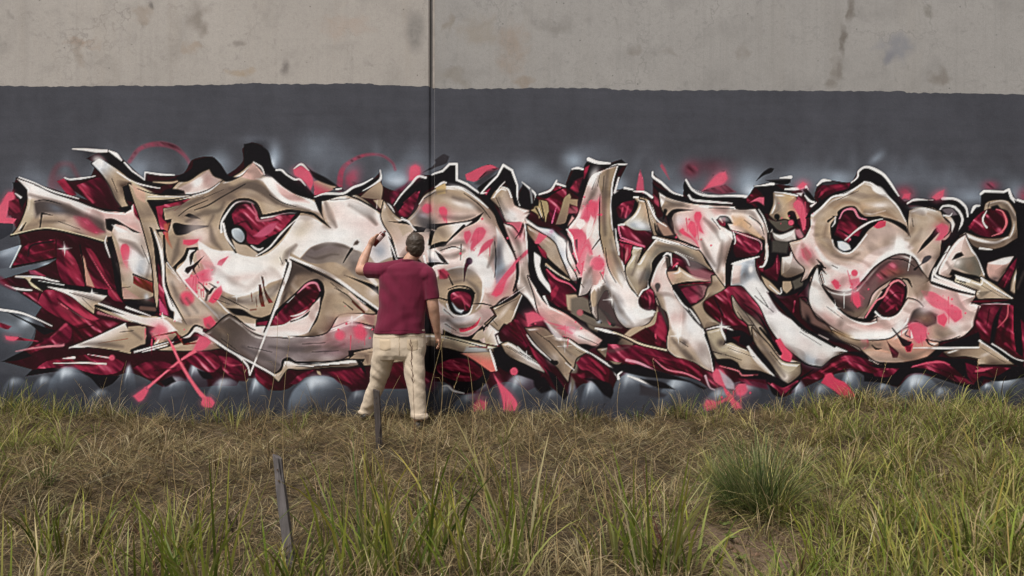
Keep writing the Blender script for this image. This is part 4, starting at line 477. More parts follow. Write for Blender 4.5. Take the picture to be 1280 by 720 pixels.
F('D','g2 110,450 230,500 330,470 340,560 360,690 g3 470,90 420,60 300,0 g2 200,590',soft=2); Ln('C','g2 320,520 310,600',[1,3,1],2,.8); Ln('K','g2 140,460 230,560 380,720 g3 470,110 620,200',[5,6,5,5,3])
F('T','f3 500,85 600,60 640,120 620,190 680,170 740,200 820,240 880,310 1010,430 900,380 760,360 730,320 680,290 580,290 550,240',let=6,g=('V','f3 860,380 620,200'),soft=1.5); O('U','f3 610,170',7,8,60,a=.9); O('E','f3 720,230',12,5,20,a=.5); Ln('K','f3 540,235 610,255',[2,.8]); F('E','f3 800,190 880,280 1020,432 920,370 840,280',soft=1.2,g=('T','f3 860,270 820,320')); Ln('W','f3 805,195 900,310 1015,430',[3,2,1.6]); Ln('W','f3 600,40 620,100 650,160',[1.4,3,2]); Star('f3 612,50',11); Ln('E','f3 500,70 600,50 680,70 720,100',[1,2,2,1]); F('K','f3 640,170 650,80 760,80 840,130 860,110 830,20 870,100 860,140 800,200 720,170',soft=2); F('M','f3 690,130 750,120 740,170',soft=2.4); F('K','f3 820,160 900,230 1000,350 1020,430 900,290',soft=2)
F('T','f3 840,60 960,180 1070,310 1200,330 1200,400 1110,475 1050,420 980,320 860,160',let=6,soft=2,g=('V','f3 940,240 1080,420')); O('E','f3 1090,430',8,9,a=.7); Ln('K','f3 900,60 1010,190 1050,250',[3,4,5],1.4)
F('K','f3 560,300 620,290 730,320 755,365 900,385 1030,430 1110,475 1200,420 1200,460 1060,580 1000,560 950,470 780,440 720,390 600,340',soft=1.6); Ln((210,110,120),'f3 600,345 730,380 770,415 880,410',[1,2,2,1],1.4); F('R','f3 740,440 940,450 960,520 860,500 760,470',soft=4,a=.7); Ln('P','g3 150,480 230,520 340,460',[2,3,2],1.4,.8); F('R','g3 150,470 240,510 350,450 250,550 220,570',soft=2); Ln('C','f3 960,470 1080,560',[1,3,1],2,.6)
# maroon swoosh along the bottom
F('R','f3 -240,180 0,195 120,220 240,270 360,300 460,370 470,450 400,440 300,410 200,390 60,340 -60,330 -260,300',g=('M','f3 100,230 100,400'),soft=1.6); Ln('C','f3 0,240 150,290 300,310 440,390',[1,4,4,2],3,.8); Ln((226,120,140),'f3 100,290 200,370 340,400 450,450',[1,2,2.4,1.6],1.4,.9); Ln((226,150,170),'f3 -100,300 0,325 120,385 250,435',[4,3,2.4,2],1.6); F('K','f3 -240,330 0,345 200,400 330,440 500,510 480,520 380,470 180,440 0,420 -200,360',soft=2); Ln('W','e3 870,420 980,460 1080,500',[2,4,1],1.8); F('N','e3 880,430 980,470 1080,500 1000,500',soft=3,a=.7); F('K','f3 0,440 180,470 260,520 100,500',soft=3); F('O','f3 0,480 200,560 180,580 0,560',soft=5)
F('P','f3 545,400 570,365 620,380 650,440 640,500 600,490 555,450',soft=3.5); F('P','f3 715,520 740,480 790,480 805,530 770,565 730,560',soft=4); F((216,84,108),'f3 620,490 700,580 730,640 700,640 640,550',soft=2.6); F('P','f3 690,600 740,620 760,660 720,670 690,640',soft=3.5); F('P','f3 480,640 500,600 560,610 580,660 500,675',soft=4); F((200,84,108),'f3 560,620 690,560 700,580 580,640',soft=3); Ln((200,180,190),'f3 490,420 520,500 560,525',[3,2,1],1.6,.9); F((190,196,206),'f3 590,370 700,470 710,520 650,510',soft=3,a=.85)
# ---- seventh letter: big S
F('K','g1 400,560 440,490 500,430 480,380 520,320 600,290 740,290 800,240 810,190 860,170 960,210 1040,290 h1 260,390 330,460 370,560 330,690 g1 1150,600 1000,540 860,550 800,470 700,400 600,420 500,520',soft=1.4); F('R','g1 480,370 530,310 640,300 740,290 720,330 620,360 520,420',g=('D','g1 600,310 560,400'),soft=2); Ln('C','g1 500,400 560,340 700,310',[1,5,2],3,.9); F((70,10,30),'g1 470,370 500,350 490,400',soft=2); F('O','g1 490,300 560,265 650,295 560,310',soft=2); Ln('W','g1 490,310 530,275 590,275',[2,4,1.4]); Ln('W','g1 745,290 790,250 800,205 860,172 960,212 1020,270 h1 260,390',[1.4,2.4,3,4,3.4,3,1.6])
L8='g1 440,540 520,480 600,410 700,380 760,340 840,285 900,300 980,360 1060,430 1100,490 1160,590 h1 330,690 h1 340,500 440,470 560,500 650,610 640,720 h2 580,60 560,200 500,330 500,380 690,440 840,480 800,530 890,560 830,680 h3 820,40 740,120 560,160 480,200 540,240 480,280 300,320 100,330 0,250 g3 800,220 580,100 g2 470,650 420,560 430,460 440,330 370,370 400,280 g2 330,200 280,80 g1 400,700 440,620'
F('T',L8,let=7,g=('B','g1 700,420 g2 640,560')); MASK(L8)
F('B','g1 400,560 480,560 470,720 g2 500,120 600,230 700,250 800,240 860,180 940,130 1100,80 h2 200,70 300,60 380,120 g2 1100,170 900,270 760,440 640,450 540,400 500,260 360,240 320,160 g1 400,660',soft=5); Ln('W','g2 480,120 560,230 700,290 800,320',[3,6,8,4],5,.8); Ln('W','g2 740,440 860,330 980,210 1100,150 h2 260,140 380,190 430,300',[6,10,9,10,10,5,2],6,.95); O('W','h2 265,90',10,16,a=.8); O((206,180,150),'g1 560,620',12,40,a=.5); Ln('T','g1 520,560 500,640 530,720 g2 600,150',[8,10,9,5],5,.8); O((190,160,130),'g1 850,460',12,6,a=.9); O((200,184,166),'g1 760,400',26,10,-25,a=.7); O('E','g1 980,340',14,8,35,a=.9); O('E','g1 960,460',16,5,a=.8); O('B','h1 180,640',26,14,a=.7); O('B','h2 60,40',34,20,-30,a=.6); O('E','h1 430,510',20,8,15,a=.8); F('T','h1 360,520 560,560 620,600 560,620 440,700 h2 380,160 h1 340,700',soft=7,a=.6); O('B','h2 470,180',14,20,a=.5)
F('K','h1 -240,540 -100,540 60,545 200,560 320,620 350,700 300,650 180,580 60,565 -120,570',soft=1.6)
UN()
Ln('W','g1 450,535 520,480 600,400 700,378 780,330 840,288',[3,3,2.4,3,2.4,2]); Ln('W','g1 840,285 900,300 1000,380 1090,470 1150,580',[2,3,2,2,1]); F('W','g1 895,320 960,320 1030,400 960,380 910,350',soft=3,a=.8)
# upper counter
CU='g1 590,600 640,540 640,510 700,470 770,465 820,520 860,545 960,540 1010,560 880,640 820,720 g2 860,20 760,140 690,158 620,120 590,20'
F('K',CU,soft=1.3); F('R','g1 620,680 660,560 720,500 780,520 810,580 850,600 800,690 g2 760,20 720,90 660,40',g=('D','g1 680,640 740,510'),soft=2); F('C','g1 660,590 720,580 800,640 800,690 700,660',soft=4,a=.9); Ln('K','g1 650,640 700,670 760,720',[1,3,3],2); F('C','g1 640,660 700,690 740,720 g2 730,40 680,20',soft=4,a=.9); Ln((214,120,140),'g1 655,560 690,500 760,490 800,550 860,568',[1.5,2,3,2.4,1]); Ln('W','g1 625,545 620,590 600,620',[1.4,2,1]); F('I','g2 640,70 680,70 730,100 740,130 690,142 650,120',soft=1.6); Ln('E','g2 600,60 620,120 690,160 760,140 860,20',[2,2.4,2,2.4,2]); Ln('W','h1 -140,720 -60,650 0,610 60,580 140,562',[2,2,3,2,1]); F((206,70,96),'g1 910,620 960,575 1005,580 1000,615 940,635',soft=1.6); Ln('K','g1 570,580 620,540',[3,1]); Ln('E','g1 840,520 900,525 1000,500',[1,2,1],1.6)
# lower half of the S
F('E','g2 430,470 460,330 490,260 530,400 600,500 700,600 760,650 860,680 940,670 h2 100,640 240,620 330,500 h2 400,520 440,560 330,690 h3 330,20 200,120 60,150 g3 800,140 620,60 g2 520,640 440,560',let=7,g=('B','g2 480,400 g3 840,60'),soft=1.6); O('W','g3 880,110',50,7,-2,a=.8); O('W','h3 260,40',14,7,-50,a=.8); O('F','g2 560,640',24,9,35,a=.6); O('F','g2 900,700',30,8,a=.6); O('W','g2 480,520',10,18,-25,a=.7); Ln('W','g2 640,580 760,660 860,690 930,675',[2,2,3,2]); Ln('W','h3 -100,130 0,150 100,150 220,100 310,30 330,-10',[3,5,5,5,4,2])
F((98,80,78),'g2 530,400 600,440 700,455 760,440 840,360 920,270 1040,190 1130,168 h2 370,200 420,280 480,360 400,400 330,350 260,330 160,380 60,460 g2 860,560 780,640 700,610 600,500',soft=2,let=7); F('S','g2 860,560 960,430 1080,340 h2 300,330 400,330 470,360 480,430 400,500 330,400 240,350 140,430 60,560 0,640 g2 780,640 720,600',soft=6,a=.9); O((150,66,80),'g2 1000,300',24,10,-40,a=.8); O((160,90,80),'h2 220,300',18,6,-5,a=.7); O('T','h2 340,440',10,16,a=.6); O((150,120,100),'h2 400,400',12,12,a=.6); F((120,96,96),'g2 840,420 900,350 960,330 920,440 840,560 800,560',soft=7,a=.6)
F('K','g2 490,240 520,260 560,320 520,290 500,320 520,400 600,480 640,560 600,520 530,420 500,330',soft=1.2); Ln('K','g2 485,205 520,240 545,270',[1,3,1]); Ln('K','g2 345,470 400,400 440,320 490,255 550,270',[2,4,4,4,2]); Ln('K','g2 370,490 410,495 430,540 470,620 550,680',[1.4,2,2,2,1]); Ln('K','g2 640,570 740,640 860,665 930,640',[1.4,3,5,2]); F('E','g2 540,330 580,310 600,420 540,400',soft=4,a=.7)
CL='h2 0,640 60,560 120,470 170,410 220,350 270,345 320,400 320,480 290,560 240,620 180,640 100,620 60,650 0,670'
F('K',CL,soft=1.3); F('R','h2 100,580 150,500 210,400 270,370 300,420 300,500 270,580 200,630 130,615',g=('D','h2 180,480 260,600'),soft=1.8); Ln((214,120,130),'h2 10,640 90,520 150,480 200,390 260,365 305,400',[2,2.6,2,3,3,1.6],1.2); Ln('C','h2 160,600 230,550 250,580',[2,4,2],2,.9); Ln('C','h2 260,410 290,450 280,520',[1,3,1],2,.8); Ln('D','h2 150,540 230,460 290,460',[1,2.4,1],2,.8); Ln('W','h2 85,600 130,640 190,655',[2.4,2.4,1.6]); Ln('K','h2 290,350 330,360 360,415',[2,3.4,1]); Ln('K','h2 140,440 190,400',[3,1])
F('K','g3 420,0 540,20 600,80 640,110 700,180 600,160 520,120 440,60',soft=3,a=.8); F((120,90,84),'g2 360,500 430,560 480,650 560,700 g3 600,90 520,60 g2 380,640',soft=4,let=7); O('K','g2 420,660',4,9,-15,a=.9); Ln('E','g3 500,110 570,145',[1,1.6],1,.6)
F('T','g3 600,80 760,150 940,155 h3 60,160 200,140 320,60 440,60 480,150 560,170 540,240 420,290 280,315 140,330 h3 0,240 g3 800,200 680,150',let=7,soft=1.6,g=((206,160,140),'g3 700,130 h3 200,250')); O((180,140,90),'g3 700,120',22,5,20,a=.7); Ln('E','h3 40,300 200,330 340,325',[1,2.6,1],1.4)
F('B','h2 420,560 500,570 560,600 700,640 800,600 870,570 820,700 h3 740,100 620,120 560,0 h2 480,640',soft=5); F('Q','h2 330,690 370,590 420,568 550,620 540,690 440,720 h3 380,20',soft=4); O((150,120,90),'h2 460,650',14,9,a=.7); F('T','h2 540,690 600,700 640,720 h3 680,100 560,140 470,140 480,60',soft=5,a=.8); O('E','h3 690,60',12,10,a=.9); O('W','h2 480,580',12,5,-10,a=.8)
F((226,110,130),'h2 430,440 520,450 600,500 720,580 740,640 690,675 620,600 520,560 450,490',soft=3); F('B','h2 620,480 720,480 700,560 640,540',soft=4,a=.8); F('H','h2 550,630 600,610 625,650 600,710 555,680',soft=2.4); F('P','h2 600,570 730,590 720,650 680,675 620,610',soft=2.6); O('W','h2 440,540',8,16,a=.6)
F('P','h3 330,30 400,20 470,60 460,150 400,170 350,110',soft=4); F((206,44,76),'h3 300,190 340,160 370,180 350,240 320,240',soft=2); Ln('K','h3 210,60 250,110 300,180',[1.4,3,6]); F('K','h3 245,105 300,140 360,165 340,190 300,190',soft=1.4); Ln('Q','h3 330,70 310,110 350,130',[1,2.6,2]); Ln('E','h3 350,80 360,130',[1,3],1.6); F((80,30,40),'h3 170,155 200,190 260,245 250,285 215,285 200,240',soft=1.4); Ln('K','h3 60,190 90,215 130,215',[2,3,1]); Ln('K','h3 470,150 490,180 540,200',[3,2,1]); F((190,90,100),'g3 820,150 870,145 880,190 840,220',soft=2.4); F('F','h3 -30,140 20,150 20,210 -20,220',soft=3,a=.7)
F('H','g2 370,130 400,115 440,160 445,190 415,215 385,190',soft=2); F('F','g2 370,60 460,190 480,230 430,270 400,230 360,120',soft=5,a=.4); F('H','g2 595,375 620,355 650,375 655,425 630,430',soft=1.6); Dot('H','g2 768,308',4,2); F('P','g2 725,360 800,345 815,390 750,430',soft=3,a=.7); F('H','g2 745,450 800,450 815,550 790,570 760,530',soft=1.6); Ln('P','g2 715,290 760,420 840,500',[1,2,1],1.4,.7); Ln('W','g2 690,460 690,570',[2,.6],1,.8); Ln('W','g2 625,570 620,510',1,1,.6); Star('g2 625,570',7,.7); Ln('W','h2 350,180 330,290',[2,.6],1,.8); Star('h2 268,100',6,.8)
F('K','h2 400,160 440,90 500,20 540,-30 600,-40 540,30 460,110',soft=1.4); F((70,66,72),'h2 430,240 450,190 490,175 505,190 470,225',sm=True,soft=1.6); Ln('K','h2 380,280 430,240',[3,1],1.4,.8); F('P','h1 540,620 590,590 630,620 620,680 570,720 h2 540,60 570,10',soft=3.5)
Ln('K','h1 330,480 440,470 560,500',[1,1.6,1]); F('K','h1 330,460 380,430 560,420 620,410 700,440 770,500 780,550 760,600 720,690 690,720 h2 620,100 600,170 580,240 520,340 500,380 480,350 540,220 590,130 580,90 610,60 h1 640,690 660,620 600,560 560,490 440,465',soft=1.4); Ln('W','h1 325,445 380,418 470,420',[2,3,1.4]); Ln('W','h1 590,408 690,415 760,470 778,545',[4,3,3,2]); Ln('W','h1 570,490 600,465 680,475 735,550 720,640 680,720 h2 640,110 600,170',[2,3,3,3,3,2,2,2]); F('P','h1 510,400 560,360 600,345 590,395 540,420',soft=3); F((206,70,98),'h1 285,410 300,375 350,370 340,410',soft=3); F((110,100,106),'h1 580,490 660,480 700,530 640,540',soft=3); F('T','h1 590,530 640,540 680,600 660,660 640,590',g=('E','h1 600,540 670,600'),soft=1.4); Ln('W','h1 595,535 640,540 660,520',[2,2,1])
# ---- last letter
F('K','h1 790,540 820,500 870,470 880,370 930,350 1060,350 1100,360 1150,440 1200,480 1320,560 h2 1320,300 1160,560 1000,520 800,540 840,480 690,450 500,390 540,260 600,160 700,0',soft=1.6); Ln('W','h1 805,515 830,470 865,462',[2,4,2]); Ln('W','h1 875,375 900,355 1050,358 1085,342 1105,400 1180,480 1330,560',[3,4,3,4,4,3,3],.9,1,False)
F('T','h1 910,450 940,430 1080,430 1140,520 1180,600 1160,690 h2 1120,60 1040,110 900,130 820,100 760,30 h1 720,690 760,670 860,700 980,710 1080,690 1110,600 1080,500 960,470 920,560 900,600',let=8,g=('S','h1 1000,440 h2 960,110'),soft=1.5); Ln('E','h1 920,450 1060,432 1150,560',[1,2,1],1.4,.7); Ln('E','h2 760,20 860,60 980,80 1080,40',[4,4,3,1.4],2); Ln('W','h2 870,122 960,132',[3,1])
F('R','h1 780,620 860,530 900,500 960,480 1060,500 1080,600 1040,670 960,700 840,670',g=('M','h1 820,600 980,560'),soft=1.6); F('K','h1 950,470 1000,455 1030,490 960,500',soft=2); F('D','h1 920,560 980,500 1040,540 1040,620 980,640',soft=5,a=.8); Ln((220,110,120),'h1 990,490 1040,510 1068,590 1030,660 960,690',[1,2.4,3,2,1],1.2); Ln('E','h1 920,500 890,560 900,600 920,625',[1,2.4,2,2.4]); Ln('C','h1 790,640 840,560 880,520',[2,3,1],3,.8)
F('B','h2 560,290 600,200 700,60 760,20 800,120 840,190 880,290 910,350 860,360 800,330 680,310 640,340 560,320',let=8,soft=1.6,g=('T','h2 640,180 820,300')); F('K','h2 660,210 690,165 730,150 750,175 700,200',soft=1.4); F((110,104,94),'h2 700,200 780,190 830,180 880,300 860,350 780,310 670,260',soft=3); O('E','h2 700,230',6,8,60,a=.8); O('S','h2 790,250',8,14,-20,a=.7); F('K','h2 640,320 660,280 760,310 870,340 880,360 760,340 700,340',soft=2); Ln('W','h2 765,50 810,140 850,190 900,320',[1,2.4,2,2]); F('K','h2 810,120 860,170 960,190 1040,170 940,240 910,330 860,210',soft=1.6)
F('E','h2 540,260 520,340 690,400 840,455 860,480 690,430 500,370 520,280',soft=1.4); Ln('E','h2 640,110 590,200 545,280 540,330 680,390 840,450',[2,3,3,4,4,3],1.2); Ln('K','h2 500,375 600,410 700,440 830,470',[3,3,2.4,2]); Ln('K','h2 560,320 680,360 860,400',[1,2,1.4])
F('T','h2 690,325 780,350 870,380 880,340 970,390 1120,500 860,500 840,470 850,440 680,370',let=8,g=('V','h2 900,480 860,370'),soft=1.3); F('W','h2 680,320 800,360 790,380 700,350',soft=1.6); Ln('W','h2 880,345 980,420 1110,497',[2,2,1.4]); F((120,106,90),'h2 850,450 960,440 880,490',soft=2); Ln('K','h2 690,360 760,380',[1,2])
F((222,180,170),'h2 930,230 1040,210 1130,180 1060,290 1000,370 940,340 920,280',let=8,soft=1.6); F('E','h2 930,235 1040,195 1130,180 1070,240 960,240',soft=2); O('Q','h2 980,350',8,4,a=.7); F('T','h2 1120,330 1200,200 1260,150 1260,300 1160,480 1100,440',soft=4,let=8); F('R','h2 1000,400 1080,280 1150,180 1120,300 1060,420 1040,420',g=('D','h2 1080,300 1040,400'),soft=2); Ln('C','h2 1050,410 1100,300',[1,2,1],1.6,.8); F('K','h2 1040,170 1170,130 1180,170 1140,200 1060,290 1120,185',soft=1.6)
F('K','h2 800,530 860,505 1100,502 1330,540 1330,560 1100,545 880,540',soft=1.3); F((110,16,34),'h2 800,520 900,510 1080,510 900,530',soft=2,a=.7); Ln('W','h2 880,545 1000,540 1090,545',[1,2,1.4]); F((120,124,132),'h2 1150,480 1190,330 1330,290 1330,520 1200,520',soft=1.6); Ln('W','h2 1200,320 1160,490 1330,530',[2.4,2.4,2],.9,1,False); F((120,124,132),'h2 1140,560 1330,570 1330,720 h3 1240,140 1200,130 h2 1170,690',soft=1.6); Ln('W','h2 1140,560 1170,680 h3 1210,140',[1.4,2.4,2])
F('R','h2 880,545 1090,545 1140,560 1170,690 h3 1210,140 1200,290 1120,290 960,170 860,130 830,60 h2 830,680',g=('M','h2 960,600 h3 1000,150'),soft=1.6); F((150,50,70),'h2 890,560 980,560 960,680 900,690',soft=5,a=.6); Ln('K','h2 1030,560 990,660 h3 960,160',[2,7,6],3); Ln('D','h2 860,560 h3 830,40 870,120',[2,4,3],3,.9); F('C','h2 1090,560 1140,600 h3 1190,200 1130,280 1100,120 h2 1110,660',soft=4); Ln('D','h3 1080,0 1040,140 1140,260',[5,5,3],4,.9); Ln((226,110,120),'h2 1080,550 1070,640 1000,720',[2,2,1],1.6,.8); Ln('C','h3 1060,180 1120,230',[4,4,1],3,.8)
F('K','h3 600,180 760,130 860,90 870,160 860,200 620,215 540,280 480,270',soft=1.6); F('T','h3 600,240 720,205 860,200 868,150 1000,240 1140,330 990,330 860,330 870,290 760,270 640,270',let=8,soft=1.3,g=('S','h3 960,280 680,250')); Ln('W','h3 865,155 1000,235 1140,328',[2.4,2,1.6]); Ln('W','h3 370,208 520,210 680,210 860,205',[1,2.6,2.4,2]); O('E','h3 910,260',8,3,-20,a=.6); F('T','h3 855,290 880,290 870,330 850,330'); Ln('W','h3 960,180 1040,230 1150,300 1330,320',[2,2,2.4,3]); F('K','h3 880,160 960,185 1150,300 1330,320 1330,380 1150,345 1000,240',soft=1.3)
F('K','h3 0,330 140,340 340,330 480,290 540,275 640,285 840,300 860,340 1140,345 1330,370 1330,400 1000,460 900,440 860,520 820,520 720,490 560,440 460,400 330,410 250,500 200,480 0,460',soft=1.6); F('R','h3 360,350 480,315 580,310 660,350 740,420 800,480 700,470 600,420 480,370',g=('D','h3 540,320 600,440'),soft=2.4); Ln('P','h3 360,350 480,322 580,315 640,335',[2,2,3,1],1.6,.9); F('R','h3 60,380 120,365 260,365 200,420 80,420',soft=3); Ln('P','h3 70,380 180,368',[4,1],2,.9); F('R','h3 760,320 860,350 1000,350 1100,360 960,430 880,420 820,480 780,420',g=('M','h3 860,360 900,440'),soft=2.4); Ln('P','h3 840,385 880,375 960,360',[3,5,1],2.4,.8); F('C','h3 680,420 760,440 820,480 740,470',soft=4,a=.7)
F('R','g3 380,440 500,380 620,310 700,270 800,280 900,350 1000,370 900,400 820,380 740,360 600,400 500,440',g=('M','g3 700,290 700,390'),soft=2); Ln((190,60,84),'g3 520,390 640,320 720,290',[1,4,2],2.4,.8); F('K','g3 700,240 860,290 1000,340 1200,350 1200,320 900,300 800,240',soft=1.6); Ln('K','g3 360,440 460,370',[3,1]); F('K','g3 600,400 720,370 830,390 960,440 1090,495 1000,480 860,430 760,370',soft=2.4)
F((214,70,100),'g3 520,470 560,395 600,395 620,430 700,470 790,590 770,620 690,590 600,520',soft=3)
# ---- end of the last letter beyond the picture's edge
F('K','z 1268,250 1300,262 1340,300 1352,350 1330,420 1290,452 1270,440 1272,300'); F('T','z 1290,280 1322,300 1334,350 1310,410 1284,430 1296,380 1306,340',let=8,g=('B','z 1290,300 1320,380')); F('R','z 1276,400 1300,420 1340,410 1320,450 1280,458'); Ln('W','z 1272,250 1304,262 1344,302 1354,352 1332,420',[3,3,2,2,2])
# ---- shading passes and fine lines over the letters
def SH(s, w=7, a=.55, c='U'): Ln(c, s, [w*.4, w, w*.4], 6, a)
def KL(s, w=1.6): Ln('K', s, [w*.5, w, w*.4])
# big S
for s_ in ('g1 470,570 520,505 620,440 720,425 800,450','g1 560,600 545,690 g2 570,60 640,170 720,200 800,160','h1 350,520 365,600 335,700 h2 310,60','h1 430,640 400,700 h2 340,110','h2 470,250 460,330 480,400 470,470','g2 380,100 430,200 480,260','g3 620,110 760,170 940,190 h3 120,180','h3 60,280 200,300 400,260 500,210','h2 420,380 450,430 430,500'): SH(s_, 8, .6, 'S')
for s_ in ('g1 900,520 1000,520 1080,560','g1 620,480 700,440 800,470 850,530','h1 480,520 560,560 600,600'): SH(s_, 6, .6, (150,118,90))
for s_ in ('h1 620,560 650,600 640,660 600,700','h2 560,200 620,150','g2 520,300 540,380','h3 560,170 640,150 720,120','g2 600,250 640,270','h1 360,560 370,620','h2 180,200 300,210 380,260'): KL(s_)
SH('g2 580,480 660,540 760,600', 6, .4, 'K'); SH('g2 860,400 930,300 1030,220', 5, .35, 'K')
# last letter
for s_ in ('h1 930,460 1050,450 1130,560','h2 800,80 900,100 1040,70','h2 620,230 660,290','h2 1150,420 1200,300'): SH(s_, 6, .6)
for s_ in ('h2 720,380 860,440','h2 1000,440 1080,490','h1 940,440 920,520'): KL(s_, 1.4)
# sixth letter
for s_ in ('f1 160,400 230,440 360,470','f1 260,520 250,600 300,680','f1 480,560 560,640 600,720','f2 460,60 500,160 560,250','f1 700,500 820,510 900,600','f2 620,60 600,200 580,300','f1 940,600 970,700','f2 120,100 260,120 360,180','f2 120,470 170,600 220,720','f3 240,140 330,240 440,330','f3 520,150 560,230 640,260','f2 700,520 780,620 f3 880,80','f3 900,160 1000,300 1080,420','g1 170,400 200,480 160,520'): SH(s_, 7, .6)
for s_ in ('f1 520,480 700,485','f1 540,560 600,640','f2 500,220 560,310','f2 300,90 430,140','f1 820,540 900,600 930,680','f2 300,470 380,600','f3 300,160 360,200','f3 640,260 760,300','f2 730,600 800,690 f3 860,40','f3 980,240 1060,340','g2 20,480 160,600','f2 870,420 960,560'): KL(s_)
O('W','f1 620,560',12,5,10,a=.6); O('W','f2 560,120',6,14,a=.5)
# fifth and fourth letters
for s_ in ('e1 640,240 620,340 560,460','e1 720,200 700,340 690,520 700,680','e2 740,60 780,200 840,360','e2 760,480 820,600 900,690','e2 530,400 560,330 600,260','d1 860,460 900,560 980,620','d2 930,40 1000,140 1030,260','d2 1040,380 1100,500 1160,600','e3 150,120 240,220 320,300','e3 340,160 440,260','e3 700,240 800,220 880,200','e2 940,220 900,320','e2 1000,280 960,380'): SH(s_, 7, .6)
for s_ in ('e1 630,260 600,340','e2 700,120 720,260 780,380','e2 480,330 540,420','d1 840,460 900,600','d2 1100,420 1180,540','e3 180,90 300,180','e3 500,120 640,180','e2 880,200 840,300','e1 950,430 900,540','e2 660,300 700,380','r 480,480 540,620','e3 60,240 200,330'): KL(s_)
O('W','e2 760,440',6,14,-20,a=.6); O('W','e1 610,260',6,12,a=.6)
# third letter
for s_ in ('d1 280,520 340,440 460,410','d1 520,460 640,500 760,580','d1 420,600 560,620 680,600','d2 420,240 520,240 600,200','d2 780,320 820,220 830,100','d2 620,420 700,500 700,600','d3 480,60 560,110 680,90','d2 860,640 960,560','d2 500,440 600,420'): SH(s_, 7, .6)
for s_ in ('d1 300,470 380,420','d2 420,200 520,170 580,190','d2 830,130 840,260 830,400','d3 460,90 540,140','d1 600,430 720,520 800,620','d2 450,640 520,700','d3 800,40 850,100'): KL(s_)
O('W','d1 640,520',10,4,30,a=.6)
# second letter
for s_ in ('b1 280,560 420,520 560,460','b1 440,640 560,580 680,560 720,500','b1 600,680 640,600','b2 380,120 360,220 330,300','b2 620,20 640,120 700,190','c1 520,500 560,600 600,680','c1 700,520 820,580 900,660','c2 300,160 240,220 200,300','b2 760,560 900,590 1060,540 1160,440','c2 420,330 540,400 640,480','c2 640,520 760,600','b3 600,100 680,180 800,260','b2 440,560 520,660','b2 330,440 380,560 460,680','c1 200,520 300,540 400,560'): SH(s_, 8, .6)
for s_ in ('b1 380,600 460,540 600,480','b2 640,560 760,600','c1 560,480 700,470','c2 180,250 200,300','b2 700,540 820,600 900,640','c2 560,440 660,520','c2 320,300 420,360','b1 1060,440 1160,500 c1 300,530','b2 300,520 340,620','b3 700,200 820,290','c3 350,240 520,230','c3 420,300 620,290','b3 900,260 1080,300'): KL(s_, 1.4)
for s_ in ('c3 100,260 300,280 480,260','b3 860,260 1000,330 1140,400','c3 520,300 660,240'): SH(s_, 8, .5, 'Q')
O('W','b2 700,420',8,10,a=.8); O('W','c1 760,540',18,5,25,a=.6); O('B','c1 640,600',20,8,20,a=.5)
# first letter
for s_ in ('a1 220,440 420,500 640,600 780,700','a1 300,640 480,640','a1 800,330 860,430 900,520','a2 900,120 1000,160 1080,240','a2 880,300 920,420','a2 1100,400 1140,260','a3 600,240 760,240 920,260','a3 980,140 1060,200','a2 560,520 700,560 820,600'): SH(s_, 7, .6)
for s_ in ('a1 260,490 340,480 460,510','a1 440,640 600,700','a2 900,480 980,470','a2 1060,160 1120,300','a1 840,320 880,420','a3 900,150 1000,140','a2 620,560 700,640'): KL(s_, 1.5)
# blacks between the reds
for s_ in ('a2 420,120 425,260','a3 260,260 400,240','a3 560,130 700,100','a3 300,440 500,400','b3 200,440 360,420','b3 600,400 700,460','b3 760,460 860,480','d3 940,140 1040,220','e3 600,320 700,420','e3 60,80 120,200','e3 1000,60 1080,160','f3 40,260 260,320','f3 160,320 400,410','f2 520,560 600,660','f2 700,440 780,520','g3 560,400 720,320','g3 760,310 880,360','h3 480,340 640,400','h3 820,400 940,390','h2 940,580 920,700','h3 1000,60 980,180','c3 560,480 700,540','d3 430,430 600,470'): Ln((26,5,12), s_, [1, 5, 1], 3, .8)
# pink overspray and fine spatter
for s_, r_, a_ in (('b2 520,420',22,.35),('b2 600,330',16,.3),('b3 230,130',18,.4),('b3 560,230',16,.35),('c3 700,150',30,.4),('c1 340,280',14,.3),('d2 700,80',20,.3),('d1 330,540',14,.3),('d1 450,590',14,.3),('d2 880,460',16,.35),('e1 580,500',22,.4),('r 680,420',16,.4),('e2 640,240',20,.4),('e2 160,650',18,.35),('e3 440,80',18,.3),('f1 400,620',24,.35),('f3 560,440',16,.35),('f3 740,540',18,.3),('g1 350,480',14,.35),('g2 400,170',18,.35),('g2 770,380',26,.35),('h2 600,560',30,.4),('h3 400,100',24,.4),('h1 580,650',16,.35),('a1 640,650',18,.3),('a2 940,230',14,.35),('h1 320,390',12,.4),('h1 560,390',12,.4),('f1 600,270',18,.4),('g1 380,310',12,.4),('d1 230,270',12,.4),('c1 360,300',12,.3),('a1 20,560',20,.4)):
    O((226,110,134), s_, r_, r_*.8, a=a_)
_r = np.random.RandomState(5)
for s_ in ('b2 560,440','p 320,300','d2 720,120','e1 590,480','e2 640,240','f1 400,620','g2 760,400','h2 620,580','h3 380,120','c3 760,150','b3 240,150','f3 700,540','e3 430,80','g1 350,480'):
    x0_, y0_ = pts(s_)[0]
    for k_ in range(7):
        Dot((224,84,112), 'z %f,%f' % (x0_+_r.normal(0, 13), y0_+_r.normal(0, 11)), .5+_r.rand()*1.1, 1.2, .85)
    for k_ in range(2):
        a_ = x0_+_r.normal(0, 10); b_ = y0_+_r.normal(0, 8); Ln((214,80,106), 'z %f,%f %f,%f' % (a_, b_, a_+_r.normal(0, 1), b_+9+_r.rand()*12), [1.6, .6], 1, .8, False)
